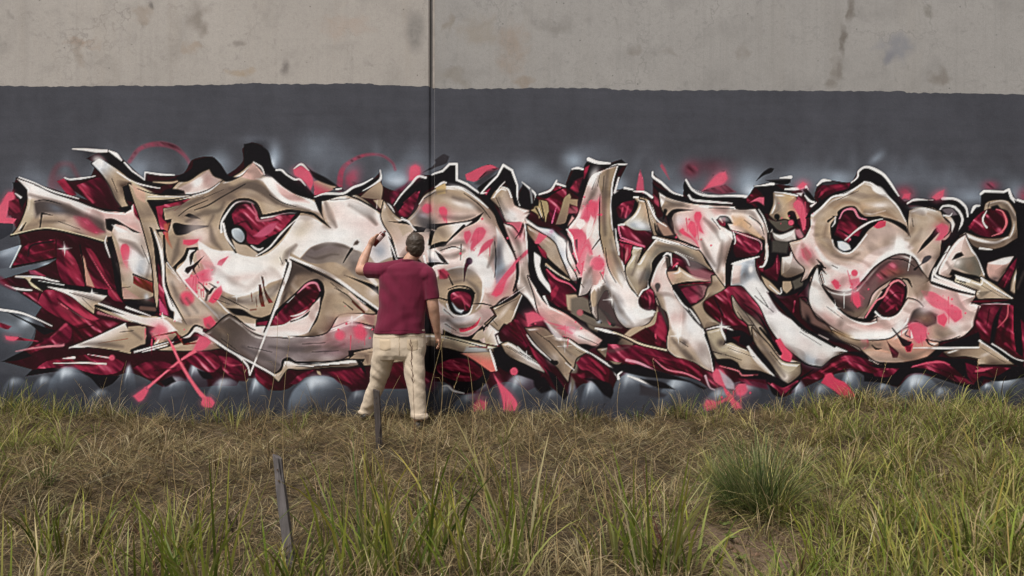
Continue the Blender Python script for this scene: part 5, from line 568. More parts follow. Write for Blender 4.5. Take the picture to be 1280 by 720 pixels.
# crisp tapered white and black flicks along the edges
for s_ in ('a2 500,500 700,540','a3 560,262 760,180','b1 420,470 560,445','b3 580,180 700,258','c2 320,280 520,370','d2 860,600 1060,470','d3 930,232 1060,320','e3 460,180 640,280','e2 250,250 400,350','f2 270,150 400,200','f3 640,180 800,230','g3 330,40 480,140','g1 620,395 780,330','h2 900,370 1060,480','h3 900,180 1080,300','h1 360,425 520,420','e1 700,190 780,165','f1 380,330 520,388','d1 660,385 720,430','e2 860,330 940,470','f2 250,450 400,640','a1 240,345 420,420','c3 300,392 600,378','b2 280,300 400,440'): Ln('W', s_, [.4, 1.8, .3], .9, .9)
for s_ in ('a2 520,515 720,575','a3 640,262 900,290','b1 560,470 720,400','b3 640,240 820,340','c2 360,320 560,420','d2 840,640 1000,560','d3 940,260 1100,350','e3 480,220 640,310','f3 660,210 860,280','g3 360,90 520,190','g1 640,420 800,350','h2 880,400 1040,490','h3 880,210 1060,320','e1 660,220 640,320','d1 600,400 700,460','e2 820,300 900,440','c3 300,410 600,396','a1 260,370 460,445','f1 420,450 640,455','g2 560,560 680,650'): Ln('K', s_, [.4, 2.2, .3], .9, .95)
# airbrushed white glints
for s_, a_, b_, g_ in (('b2 680,400',13,9,20),('c1 110,340',14,5,40),('c2 600,100',26,8,-15),('c1 820,560',22,6,28),('d2 700,300',9,18,-15),('e2 830,350',6,16,-20),('e2 960,610',18,6,-8),('f1 620,690',11,8,40),('f2 870,430',12,9,50),('g2 700,450',16,6,-10),('g2 1080,130',22,7,-10),('h2 270,90',12,10,0),('g3 900,120',34,5,-3),('d1 560,388',16,4,15),('a1 300,410',18,5,22),('a2 1000,280',9,14,0),('d2 780,430',7,9,0),('e3 480,90',18,6,30),('f3 420,60',8,14,-30),('g1 960,350',10,4,35),('h1 420,490',14,4,10),('g2 470,500',6,18,-25),('g3 250,90',20,6,42),('a1 740,190',10,6,40),('e1 620,240',6,14,15),('d1 950,600',12,5,30),('r 520,360',7,16,-35),('h3 280,50',9,6,-50),('b1 520,350',9,4,-35),('c3 240,160',22,4,0)):
    O('W', s_, a_, b_, g_, a=.75)
# ---------------------------------------------------------------- helpers
rng = np.random.default_rng(11)
def lin(c):
    c = np.asarray(c, float)/255.0
    return np.where(c <= 0.04045, c/12.92, ((c+0.055)/1.055)**2.4)
def tag(o, label=None, cat=None, group=None, kind=None):
    if label: o['label'] = label
    if cat: o['category'] = cat
    if group: o['group'] = group
    if kind: o['kind'] = kind
    return o
def link(name, me, mat=None, parent=None):
    o = bpy.data.objects.new(name, me); COL.objects.link(o)
    if mat is not None and me is not None: me.materials.append(mat)
    if parent is not None: o.parent = parent
    return o
def empty(name, loc=(0, 0, 0)):
    o = bpy.data.objects.new(name, None); COL.objects.link(o); o.location = loc; o.empty_display_size = 0.1
    return o
def mesh_np(name, V, quads=None, tris=None, smooth=False):
    me = bpy.data.meshes.new(name); V = np.ascontiguousarray(V, np.float32)
    nq = 0 if quads is None else len(quads); ntr = 0 if tris is None else len(tris)
    me.vertices.add(len(V)); me.vertices.foreach_set('co', V.ravel())
    idx = np.concatenate(([quads.ravel()] if nq else [])+([tris.ravel()] if ntr else [])).astype(np.int32)
    st = np.concatenate((np.arange(nq)*4, nq*4+np.arange(ntr)*3)).astype(np.int32)
    me.loops.add(len(idx)); me.loops.foreach_set('vertex_index', idx)
    me.polygons.add(nq+ntr); me.polygons.foreach_set('loop_start', st)
    me.update(calc_edges=True)
    if smooth: me.polygons.foreach_set('use_smooth', np.ones(nq+ntr, bool))
    return me
def paint(me, name, C):
    a = me.color_attributes.new(name, 'FLOAT_COLOR', 'POINT')
    A = np.ones((len(C), 4), np.float32); A[:, :3] = C
    a.data.foreach_set('color', A.ravel())
class NT:
    """small node-tree builder"""
    def __init__(s, name):
        s.m = bpy.data.materials.new(name); s.m.use_nodes = True; s.t = s.m.node_tree
        s.b = s.t.nodes['Principled BSDF']; s.out = s.t.nodes['Material Output']
    def n(s, typ, **kw):
        nd = s.t.nodes.new(typ)
        for k, v in kw.items(): setattr(nd, k, v)
        return nd
    def l(s, a, b): s.t.links.new(a, b)
    def noise(s, vec, scale, detail=4, rough=0.55, dist=0.0):
        nd = s.n('ShaderNodeTexNoise'); nd.inputs['Scale'].default_value = scale; nd.inputs['Detail'].default_value = detail
        nd.inputs['Roughness'].default_value = rough; nd.inputs['Distortion'].default_value = dist
        if vec is not None: s.l(vec, nd.inputs['Vector'])
        return nd.outputs[0]
    def ramp(s, fac, stops):
        nd = s.n('ShaderNodeValToRGB'); e = nd.color_ramp.elements
        while len(e) < len(stops): e.new(0.5)
        for el, (p, c) in zip(e, stops):
            el.position = p; el.color = (c, c, c, 1) if np.isscalar(c) else (*c, 1)
        s.l(fac, nd.inputs[0]); return nd.outputs[0]
    def mix(s, fac, a, b, mode='MIX'):
        nd = s.n('ShaderNodeMix', data_type='RGBA', blend_type=mode)
        for k, v in ((0, fac), (6, a), (7, b)):
            if hasattr(v, 'is_linked'): s.l(v, nd.inputs[k])
            elif k == 0: nd.inputs[0].default_value = v
            else: nd.inputs[k].default_value = (*v, 1)
        return nd.outputs[2]
    def math(s, op, a, b=None):
        nd = s.n('ShaderNodeMath', operation=op)
        for k, v in ((0, a), (1, b)):
            if v is None: continue
            if hasattr(v, 'is_linked'): s.l(v, nd.inputs[k])
            else: nd.inputs[k].default_value = v
        return nd.outputs[0]
    def bump(s, h, strength, dist):
        nd = s.n('ShaderNodeBump'); nd.inputs['Strength'].default_value = strength; nd.inputs['Distance'].default_value = dist
        s.l(h, nd.inputs['Height']); s.l(nd.outputs[0], s.b.inputs['Normal'])
    def pos(s): return s.n('ShaderNodeNewGeometry').outputs['Position']
def simple(name, rgb, rough=0.6, nscale=30, amt=0.25, bumpd=0.002, metal=0.0):
    t = NT(name); c = tuple(lin(rgb)); v = t.n('ShaderNodeTexCoord').outputs['Object']
    n = t.noise(v, nscale)
    t.l(t.mix(t.ramp(n, [(0.3, 1-amt), (0.7, 1+amt*0.4)]), (0, 0, 0), (1, 1, 1)), t.b.inputs['Base Color'])
    m = t.mix(1.0, c, t.ramp(n, [(0.3, 1-amt), (0.7, 1.0)]), 'MULTIPLY'); t.l(m, t.b.inputs['Base Color'])
    t.b.inputs['Roughness'].default_value = rough; t.b.inputs['Metallic'].default_value = metal
    t.bump(n, 0.5, bumpd); return t.m
def wall_xz(px, py): return (px-640)*PX, CAMH-(py-YH)*PX
# ---------------------------------------------------------------- wall materials
def concrete(name, base, spots, tint):
    t = NT(name); p = t.pos()
    n1 = t.noise(p, 0.55, 5, 0.6); n2 = t.noise(p, 2.6, 6, 0.62, 0.4); n3 = t.noise(p, 45, 5, 0.7); n4 = t.noise(p, 9, 6, 0.68, 0.6)
    mp = t.n('ShaderNodeMapping'); mp.inputs['Scale'].default_value = (5, 5, 0.5); t.l(p, mp.inputs[0]); n5 = t.noise(mp.outputs[0], 1.0, 5, 0.6)
    c = tuple(lin(base)); d = tuple(np.array(c)*0.66); h = tuple(np.minimum(np.array(c)*1.16, 1))
    x = t.mix(t.ramp(n1, [(0.35, 0.0), (0.68, 1.0)]), c, h)
    x = t.mix(t.math('MULTIPLY', t.ramp(n2, [(0.5, 0.0), (0.78, 1.0)]), 0.62), x, d)
    x = t.mix(t.math('MULTIPLY', t.ramp(n4, [(0.58, 0.0), (0.74, 1.0)]), 0.6), x, tuple(np.array(c)*0.58))
    x = t.mix(t.math('MULTIPLY', t.ramp(n5, [(0.52, 0.0), (0.75, 1.0)]), 0.3), x, tuple(lin(tint)))
    x = t.mix(t.math('MULTIPLY', t.ramp(n3, [(0.35, 1.0), (0.55, 0.0)]), 0.22), x, d)
    wn = t.n('ShaderNodeTexNoise'); wn.inputs['Scale'].default_value = 7; wn.inputs['Detail'].default_value = 5; t.l(p, wn.inputs['Vector'])
    for (px, py, rx, ry, rgb, amt, warp) in spots:
        cx, cz = wall_xz(px, py)
        mv = t.n('ShaderNodeVectorMath', operation='MULTIPLY_ADD'); warp = warp*1.15+.04; mv.inputs[1].default_value = (warp, 0, warp*0.8); mv.inputs[2].default_value = (-warp*0.5-cx, 0, -warp*0.4-cz)
        t.l(wn.outputs['Color'], mv.inputs[0])
        ad = t.n('ShaderNodeVectorMath', operation='ADD'); t.l(p, ad.inputs[0]); t.l(mv.outputs[0], ad.inputs[1])
        sc = t.n('ShaderNodeVectorMath', operation='MULTIPLY'); sc.inputs[1].default_value = (1/(rx*PX), 0, 1/(ry*PX)); t.l(ad.outputs[0], sc.inputs[0])
        ln = t.n('ShaderNodeVectorMath', operation='LENGTH'); t.l(sc.outputs[0], ln.inputs[0])
        x = t.mix(t.math('MULTIPLY', t.ramp(ln.outputs['Value'], [(0.35, min(amt*1.35, 1)), (1.0, 0.0)]), t.ramp(n4, [(.3, .5), (.55, 1.)])), x, tuple(lin(rgb)))
    # hairline cracks, run-down streaks and pores
    mc = t.n('ShaderNodeVectorMath', operation='MULTIPLY_ADD'); mc.inputs[1].default_value = (.5, .5, .5); t.l(wn.outputs['Color'], mc.inputs[0]); t.l(p, mc.inputs[2])
    vc = t.n('ShaderNodeTexVoronoi', feature='DISTANCE_TO_EDGE'); vc.inputs['Scale'].default_value = .9; t.l(mc.outputs[0], vc.inputs['Vector'])
    x = t.mix(t.math('MULTIPLY', t.ramp(vc.outputs['Distance'], [(0.0, 1.0), (0.012, 0.0)]), t.math('MULTIPLY', t.ramp(n1, [(.45, 0.), (.6, 1.)]), .45)), x, tuple(np.array(c)*.45))
    ms = t.n('ShaderNodeMapping'); ms.inputs['Scale'].default_value = (16, 16, .35); t.l(p, ms.inputs[0]); n6 = t.noise(ms.outputs[0], 1.0, 6, .65)
    x = t.mix(t.math('MULTIPLY', t.ramp(n6, [(.52, 0.), (.72, 1.)]), .32), x, tuple(np.array(c)*.72))
    n7 = t.noise(p, 120, 4, .75); x = t.mix(1.0, x, t.ramp(n7, [(.3, .82), (.7, 1.14)]), 'MULTIPLY')
    n8 = t.noise(p, 22, 6, .75, 1.2); x = t.mix(t.math('MULTIPLY', t.ramp(n8, [(.60, 0.), (.68, 1.)]), .4), x, tuple(np.array(c)*.6))
    vo = t.n('ShaderNodeTexVoronoi'); vo.inputs['Scale'].default_value = 6.5; t.l(p, vo.inputs['Vector'])
    x = t.mix(t.ramp(vo.outputs['Distance'], [(0.035, 0.7), (0.055, 0.0)]), x, tuple(np.array(c)*0.25))
    t.l(x, t.b.inputs['Base Color']); t.b.inputs['Roughness'].default_value = 0.85
    t.bump(t.math('ADD', n3, t.math('MULTIPLY', n4, 1.5)), 0.35, 0.004)
    return t.m
M_left = concrete('concrete_warm', (167,161,155), [(357,85,9,14,(124,118,114),.75,.10),(519,40,16,32,(128,124,120),.8,.06),(248,25,16,22,(134,126,118),.6,.35),(100,52,24,8,(150,128,110),.5,.3),(95,65,10,26,(146,134,122),.45,.3),(300,92,22,7,(158,138,112),.55,.25),(180,18,22,10,(150,136,122),.4,.4),(430,30,40,20,(170,154,142),.4,.5),(190,8,5,6,(96,90,86),.6,.1),(240,60,12,9,(158,140,122),.4,.3),(298,55,8,6,(120,112,106),.5,.2)], (156,144,130))
M_right = concrete('concrete_grey', (152,149,146), [(1063,12,5,20,(118,112,106),.8,.13),(1053,48,6,26,(112,106,100),.85,.12),(1046,86,8,20,(124,118,112),.75,.16),(1040,105,8,9,(120,114,108),.6,.15),(1122,58,28,20,(134,134,138),.75,.3),(1112,70,12,12,(126,126,132),.7,.12),(1175,98,18,14,(126,120,114),.65,.3),(1160,12,14,10,(128,124,118),.6,.3),(640,60,26,40,(150,136,124),.5,.4),(570,95,24,14,(132,126,118),.5,.3),(600,40,34,22,(146,138,128),.5,.4),(700,30,30,16,(128,124,120),.4,.5),(790,66,12,9,(130,124,118),.5,.25),(930,65,12,16,(132,126,120),.5,.3),(840,65,20,5,(130,124,118),.4,.3),(655,100,20,8,(140,126,112),.5,.25),(560,30,8,14,(132,124,114),.5,.25)], (146,140,132))
def paint_mat():
    t = NT('spray_paint'); p = t.pos()
    at = t.n('ShaderNodeVertexColor', layer_name='paint')
    n1 = t.noise(p, 1.2, 5, 0.6); n2 = t.noise(p, 40, 5, 0.7); n3 = t.noise(p, 8, 6, 0.65, 0.5)
    mp = t.n('ShaderNodeMapping'); mp.inputs['Scale'].default_value = (0.7, 1, 9); t.l(p, mp.inputs[0]); n4 = t.noise(mp.outputs[0], 1.6, 4, 0.6)
    x = t.mix(1.0, at.outputs[0], t.ramp(n1, [(0.3, 0.88), (0.7, 1.10)]), 'MULTIPLY')
    x = t.mix(1.0, x, t.ramp(n3, [(0.35, 0.93), (0.62, 1.04)]), 'MULTIPLY')
    x = t.mix(1.0, x, t.ramp(n4, [(0.35, 0.95), (0.65, 1.04)]), 'MULTIPLY')
    mr = t.n('ShaderNodeMapping'); mr.inputs['Scale'].default_value = (4.4, 1, .5); t.l(p, mr.inputs[0]); n5 = t.noise(mr.outputs[0], 1.3, 3, .5); x = t.mix(1.0, x, t.ramp(n5, [(.4, .965), (.6, 1.03)]), 'MULTIPLY')
    n6 = t.noise(p, 90, 4, .7); x = t.mix(1.0, x, t.ramp(n6, [(.3, .88), (.7, 1.10)]), 'MULTIPLY')
    x = t.mix(t.math('MULTIPLY', t.ramp(n2, [(0.62, 0.0), (0.78, 1.0)]), 0.12), x, (0.3, 0.29, 0.28))
    t.l(x, t.b.inputs['Base Color']); t.b.inputs['Roughness'].default_value = 0.8
    t.b.inputs['Specular IOR Level'].default_value = 0.12
    t.bump(t.math('ADD', n2, t.math('MULTIPLY', n3, 1.2)), 0.4, 0.004)
    return t.m
M_paint = paint_mat()
# ---------------------------------------------------------------- wall
JL, JR = 537.0, 540.6
wall = empty('concrete_wall', ((539-640)*PX, WALL_Y, 0))
tag(wall, 'tall precast concrete wall painted dark grey below and carrying a graffiti mural', 'wall', kind='thing')
wall_inv = Matrix.Translation(-wall.location)
def wlink(name, me, mat, parent=wall):
    o = link(name, me, mat, parent)
    o.matrix_parent_inverse = wall_inv
    return o
def panel(name, x0, x1, mat, ch0, ch1):
    """precast panel with chamfered arrises at its joints"""
    y0, y1, z0, z1 = WALL_Y, WALL_Y+0.3, -0.5, 6.4
    prof = [(x0+ch0, y0), (x1-ch1, y0), (x1, y0+ch1), (x1, y1), (x0, y1), (x0, y0+ch0)]
    n = len(prof); V = [(x, y, z0) for x, y in prof]+[(x, y, z1) for x, y in prof]
    me = bpy.data.meshes.new(name)
    me.from_pydata(V, [], [(i, (i+1) % n, n+(i+1) % n, n+i) for i in range(n)]+[tuple(range(n-1, -1, -1)), tuple(range(n, 2*n))]); me.update()
    return wlink(name, me, mat)
xl, xr = wall_xz(JL, 0)[0], wall_xz(JR, 0)[0]
panel('panel', -14.0, xl, M_left, 0.0, 0.012)['label'] = 'warm buff concrete panel left of the joint'
panel('panel', xr, 14.0, M_right, 0.02, 0.0)['label'] = 'grey weathered concrete panel right of the joint'
me = bpy.data.meshes.new('joint_sealant')
me.from_pydata([(xl-.005, WALL_Y+.027, -.5), (xr+.005, WALL_Y+.027, -.5), (xr+.005, WALL_Y+.027, 6.3), (xl-.005, WALL_Y+.027, 6.3), (xl-.005, WALL_Y+.2, -.5), (xr+.005, WALL_Y+.2, -.5), (xr+.005, WALL_Y+.2, 6.3), (xl-.005, WALL_Y+.2, 6.3)], [], [(0, 1, 2, 3), (5, 4, 7, 6), (4, 0, 3, 7), (1, 5, 6, 2), (3, 2, 6, 7), (4, 5, 1, 0)]); me.update()
wlink('joint_sealant', me, simple('sealant', (78,74,72), 0.7, 12, .35))
# pale strip added above the paint: the lit right-hand chamfer put in as colour
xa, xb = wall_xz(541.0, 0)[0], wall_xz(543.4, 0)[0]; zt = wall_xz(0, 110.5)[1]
me = bpy.data.meshes.new('lit_arris_strip')
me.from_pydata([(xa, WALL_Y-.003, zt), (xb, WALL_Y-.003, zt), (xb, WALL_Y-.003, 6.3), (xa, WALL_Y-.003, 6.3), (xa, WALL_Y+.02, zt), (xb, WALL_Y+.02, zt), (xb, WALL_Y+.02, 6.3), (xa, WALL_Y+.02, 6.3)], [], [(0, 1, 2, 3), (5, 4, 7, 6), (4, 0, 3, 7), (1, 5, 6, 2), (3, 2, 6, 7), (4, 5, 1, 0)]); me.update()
wlink('lit_arris_strip', me, simple('lit_arris_pale', (176,166,158), 0.85, 14, .3))
# dark grey base coat with a hand-cut upper edge
TOPL = [(-1100,109),(-80,108),(0,107),(60,108.4),(150,107),(205,107.6),(250,106),(280,106.2),(300,104.6),(312,103.6),(340,105),(400,105.2),(430,104.2),(462,104.4),(468,106),(500,107),(528,108.2),(532,107),(535.5,107.4),(537,108),(539,109)]
TOPR = [(539,109),(541.5,110),(544.2,110.4),(580,111.2),(640,110.4),(700,109.8),(762,110.6),(766,112.2),(840,113.2),(910,112.6),(1000,113.6),(1090,114),(1130,114.2),(1134,116),(1200,116.6),(1280,118),(1400,119),(2400,122)]
base_lin = lin(BASE)
def groove(x):
    """depth of the painted surface across the panel joint"""
    return np.interp(x, [535, 536, 537, 538, 540, 541, 542, 543, 544], [0, .002, .009, .024, .024, .014, .007, .002, 0.0])
def coat(top, name):
    a = np.array(top, float); xs = np.unique(np.concatenate((np.arange(max(a[0, 0], -1100), a[-1, 0], 3.0), a[:, 0], np.arange(535, 545, .5)))); xs = xs[(xs >= a[0, 0]) & (xs <= a[-1, 0])]
    ys = np.interp(xs, a[:, 0], a[:, 1])+0.45*np.sin(xs*0.33+1.7*np.sin(xs*0.071))+rng.normal(0, 0.25, len(xs))
    V = []; Q = []
    def strip(xs, ya, yb):
        k = len(V); n = len(xs)
        for x, y in zip(xs, np.broadcast_to(ya, n)): X, Z = wall_xz(x, y); V.append((X, WALL_Y-.0015+float(groove(x)), Z))
        for x, y in zip(xs, np.broadcast_to(yb, n)): X, Z = wall_xz(x, y); V.append((X, WALL_Y-.0015+float(groove(x)), Z))
        Q.extend((k+n+i, k+n+i+1, k+i+1, k+i) for i in range(n-1))
    strip(xs, ys, MY0)
    out = xs[xs <= MX0] if top is TOPL else xs[xs >= MX1]
    strip(out, MY0, MY1+30)
    inn = xs[(xs >= MX0) & (xs <= MX1)]
    strip(inn, MY1, MY1+30)
    me = mesh_np(name, np.array(V), np.array(Q)); paint(me, 'paint', np.broadcast_to(base_lin, (len(V), 3)))
    return wlink(name, me, M_paint)
for tp in (TOPL, TOPR): coat(tp, 'grey_base_coat')
# the mural: one mesh for the backdrop and one for each letter, cell by cell side by side
marble()
PAINT = lin(np.clip(CAN, 0, 1)*255).astype(np.float32)
gx, gz = (GX-640)*PX, CAMH-(GY-YH)*PX
VX, VZ = np.meshgrid(gx, gz)
ALLV = np.stack((VX, WALL_Y-.0015+np.broadcast_to(groove(GX)[None], VX.shape), VZ), -1).reshape(-1, 3); ALLC = PAINT.reshape(-1, 3)
ii = np.arange(NYV*NXV).reshape(NYV, NXV)
CELL = np.stack((ii[1:, :-1], ii[1:, 1:], ii[:-1, 1:], ii[:-1, :-1]), -1)
cl = LET[:-1, :-1].copy()
LABELS = {1: 'tan and pink first letter with long left arm and pale horn', 2: 'cream ribbon letter with heart-shaped maroon hole and spear', 3: 'round tan letter with small dark maroon eye and arrow head',
 4: 'pink and white zigzag letter with pointed leaf foot', 5: 'tall pink-topped letter curving into a pale hook', 6: 'cream branching letter with white bolt-like leg', 7: 'big pale S-shaped letter with two maroon holes', 8: 'tan last letter with maroon spiral and arrows'}
mural = None
for k in range(9):
    sel = CELL[cl == k]
    u, inv = np.unique(sel, return_inverse=True)
    nm = 'graffiti_mural' if k == 0 else 'graffiti_letter'
    me = mesh_np(nm, ALLV[u], inv.reshape(-1, 4).astype(np.int32)); paint(me, 'paint', ALLC[u])
    o = wlink(nm, me, M_paint, wall if k == 0 else mural)
    if k == 0: mural = o; o['label'] = 'graffiti mural of maroon, cream, pink and black interlocking letters'
    else: o.matrix_parent_inverse = Matrix.Identity(4); o['label'] = LABELS[k]
mural.matrix_parent_inverse = wall_inv
# ---------------------------------------------------------------- ground
def gz_at(x, y):
    x = np.asarray(x, float); y = np.asarray(y, float)
    h = 0.03*np.sin(4.3*x+1.2*np.sin(3.1*y))*np.sin(3.7*y+1.5*np.sin(2.3*x))+0.035*np.sin(x*1.3+0.4*y)+0.03*np.sin(y*2.1-0.6*x+1)+0.018*np.sin(x*3.7+y*2.9)+0.012*np.sin(7.1*x-3*y)+0.008*np.sin(13*x+9*y)
    h = h+0.05*np.exp(-((y-7.2)/0.35)**2)                                         # soil drifted against the wall
    h = h+0.07*np.clip((x-1.2)/2.5, 0, 1)*np.exp(-((y-6.3)/1.4)**2)+0.06*np.clip((-x-3.6)/1, 0, 1)*np.exp(-((y-6.4)/1.0)**2)
    h = h-0.04*np.exp(-(((x-1.22)/0.35)**2+((y-3.72)/0.55)**2))                   # bare hollow
    return h-0.03
def smat_ground():
    t = NT('soil'); p = t.pos()
    n1 = t.noise(p, 1.6, 5, 0.6); n2 = t.noise(p, 14, 6, 0.7, .4); n3 = t.noise(p, 70, 5, 0.7)
    x = t.mix(t.ramp(n1, [(0.35, 0.0), (0.65, 1.0)]), (0.075, 0.049, 0.025), (0.115, 0.077, 0.040))
    x = t.mix(t.ramp(n2, [(0.42, 0.0), (0.62, 1.0)]), x, (0.055, 0.040, 0.025))
    x = t.mix(t.math('MULTIPLY', t.ramp(n3, [(0.55, 0.0), (0.7, 1.0)]), 0.5), x, (0.19, 0.145, 0.09))
    sc = t.n('ShaderNodeVectorMath', operation='MULTIPLY_ADD'); sc.inputs[1].default_value = (1/0.55, 1/0.85, 0); sc.inputs[2].default_value = (-1.22/0.55, -3.72/0.85, 0); t.l(p, sc.inputs[0])
    ln = t.n('ShaderNodeVectorMath', operation='LENGTH'); t.l(sc.outputs[0], ln.inputs[0])
    x = t.mix(t.ramp(t.math('ADD', ln.outputs['Value'], t.math('MULTIPLY', t.math('SUBTRACT', n2, 0.5), 0.8)), [(0.55, 0.85), (1.0, 0.0)]), x, t.mix(n3, (0.11, 0.070, 0.045), (0.23, 0.155, 0.105)))
    t.l(x, t.b.inputs['Base Color']); t.b.inputs['Roughness'].default_value = 0.95
    t.bump(t.math('ADD', n3, t.math('MULTIPLY', n2, 2.0)), 0.6, 0.02); return t.m
xs = np.unique(np.concatenate((np.linspace(-60, -8, 14), np.arange(-8, 8.01, 0.06), np.linspace(8, 60, 14))))
ys = np.unique(np.concatenate((np.linspace(-60, 1.5, 20), np.arange(1.5, 7.41, 0.06))))
GXX, GYY = np.meshgrid(xs, ys); fade = np.clip((GYY+6)/7.5, 0, 1)*np.clip((30-abs(GXX))/20, 0, 1)
GZZ = gz_at(GXX, GYY)*fade+rng.normal(0, 0.004, GXX.shape)*fade
ig = np.arange(GXX.size).reshape(GXX.shape)
me = mesh_np('ground', np.stack((GXX, GYY, GZZ), -1).reshape(-1, 3), np.stack((ig[:-1, :-1], ig[:-1, 1:], ig[1:, 1:], ig[1:, :-1]), -1).reshape(-1, 4), smooth=True)
tag(link('ground', me, smat_ground()), kind='structure')
# ---------------------------------------------------------------- grass
def grass_mat(name, rough=0.55, trans=0.35):
    t = NT(name); at = t.n('ShaderNodeVertexColor', layer_name='tint')
    t.l(at.outputs[0], t.b.inputs['Base Color']); t.b.inputs['Roughness'].default_value = rough; t.b.inputs['Specular IOR Level'].default_value = 0.25
    tr = t.n('ShaderNodeBsdfTranslucent'); t.l(at.outputs[0], tr.inputs[0])
    mx = t.n('ShaderNodeMixShader'); mx.inputs[0].default_value = trans
    t.l(t.b.outputs[0], mx.inputs[1]); t.l(tr.outputs[0], mx.inputs[2]); t.l(mx.outputs[0], t.out.inputs['Surface'])
    return t.m
M_grass = grass_mat('grass_blade')
def blades(base, az, ln, el0, droop, width, c0, c1, seg=3, twist=None, sway=None):
    """ribbons: base (N,3), azimuth, length, start elevation, droop along the blade (radians), width, root and tip colours (N,3)"""
    N = len(az); P = np.zeros((N, seg+1, 3)); P[:, 0] = base; el = el0.copy(); a = az.copy()
    for s in range(seg):
        d = np.stack((np.cos(el)*np.cos(a), np.cos(el)*np.sin(a), np.sin(el)), -1)
        P[:, s+1] = P[:, s]+d*(ln/seg)[:, None]
        el = el-droop/seg
        if sway is not None: a = a+sway*rng.normal(0, 1, N)/seg
    gmin = gz_at(P[..., 0], P[..., 1])+0.004
    P[..., 2] = np.maximum(P[..., 2], gmin)
    side = (az+np.pi/2) if twist is None else twist
    sv = np.stack((np.cos(side), np.sin(side), np.zeros(N)), -1)
    V = []; Cc = []
    for s in range(seg):
        wv = width*(0.75 if s == 0 else 1.0-0.75*(s/seg)**1.6)
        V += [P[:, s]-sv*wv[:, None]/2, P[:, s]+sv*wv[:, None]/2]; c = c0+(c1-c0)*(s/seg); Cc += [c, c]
    V.append(P[:, seg]); Cc.append(c1)
    V = np.stack(V, 1); Cc = np.stack(Cc, 1); m = 2*seg+1; off = (np.arange(N)*m)[:, None]
    q = [off+np.array([[2*s, 2*s+1, 2*s+3, 2*s+2]]) for s in range(seg-1)]
    Q = np.concatenate(q) if q else np.zeros((0, 4), int)
    T = off+np.array([[2*seg-2, 2*seg-1, 2*seg]])
    return V.reshape(-1, 3), Q, T, Cc.reshape(-1, 3)
def build_grass(name, parts, mat=M_grass, parent=None):
    V = []; Q = []; T = []; Cc = []; o = 0
    for v, q, t, c in parts:
        V.append(v); Q.append(q+o); T.append(t+o); Cc.append(c); o += len(v)
    me = mesh_np(name, np.concatenate(V), np.concatenate(Q), np.concatenate(T)); paint(me, 'tint', np.concatenate(Cc))
    return link(name, me, mat, parent)
def gp(px, py):
    Y = FPX*CAMH/(py-YH); return (px-640)/FPX*Y, Y
def pick(cols, n, jit=0.24):
    c = .9*np.array(cols, float)[rng.integers(0, len(cols), n)]
    return np.clip(c*(1+rng.normal(0, jit, (n, 1)))*(1+rng.normal(0, 0.05, (n, 3))), 0.004, 0.9)
STRAW = [(.43,.33,.165), (.34,.255,.125), (.50,.40,.22), (.24,.17,.08), (.29,.235,.125), (.16,.11,.055), (.36,.295,.15)]
PALE = [(.56,.46,.27), (.48,.38,.21), (.60,.51,.32), (.43,.35,.19)]
DARKD = [(.075,.050,.026), (.11,.078,.040), (.05,.036,.02), (.09,.07,.034)]
GREEN = [(.195,.25,.036), (.145,.195,.03), (.25,.295,.045), (.31,.325,.065), (.105,.15,.028)]
YELL = [(.37,.345,.105), (.31,.315,.085), (.42,.365,.13), (.24,.26,.065)]
def scatter(n, y0=2.6, y1=7.27, half=0.80, pw=1.35):
    """points over the ground in view and a little to each side, denser close up"""
    y = y0+(y1-y0)*rng.random(n)**pw; x = (rng.random(n)*2-1)*(y*half+0.9)
    return x, y
def hollow(x, y): return np.exp(-(((x-1.22)/0.36)**2+((y-3.72)/0.62)**2)**1.5)+.6*np.exp(-(((x-.2)/.5)**2+((y-5.4)/.3)**2))+.5*np.exp(-(((x+1.6)/.7)**2+((y-4.6)/.3)**2))
def lay(n, cols, lmin, lmax, emin, emax, wd, droop, seg=2, zup=0.03, dens=None, pw=1.35, sway=0.5):
    x, y = scatter(n, pw=pw); keep = rng.random(n) > hollow(x, y)*0.93
    if dens is not None: keep &= rng.random(n) < dens(x, y)
    x, y = x[keep], y[keep]; m = len(x)
    b = np.stack((x, y, gz_at(x, y)+rng.random(m)*zup), -1)
    ln = rng.uniform(lmin, lmax, m); c = pick(cols, m)
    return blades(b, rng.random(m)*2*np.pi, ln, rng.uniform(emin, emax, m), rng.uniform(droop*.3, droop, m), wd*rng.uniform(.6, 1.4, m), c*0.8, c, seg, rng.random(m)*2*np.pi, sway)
def patchy(sx, sy, lo=0.25):
    def f(x, y):
        v = np.sin(x*sx+1.3*np.sin(y*1.7))*np.sin(y*sy+1.1*np.sin(x*1.9)+0.7)
        return np.clip(lo+0.75*(v*0.5+0.5)*1.2, 0, 1)
    return f
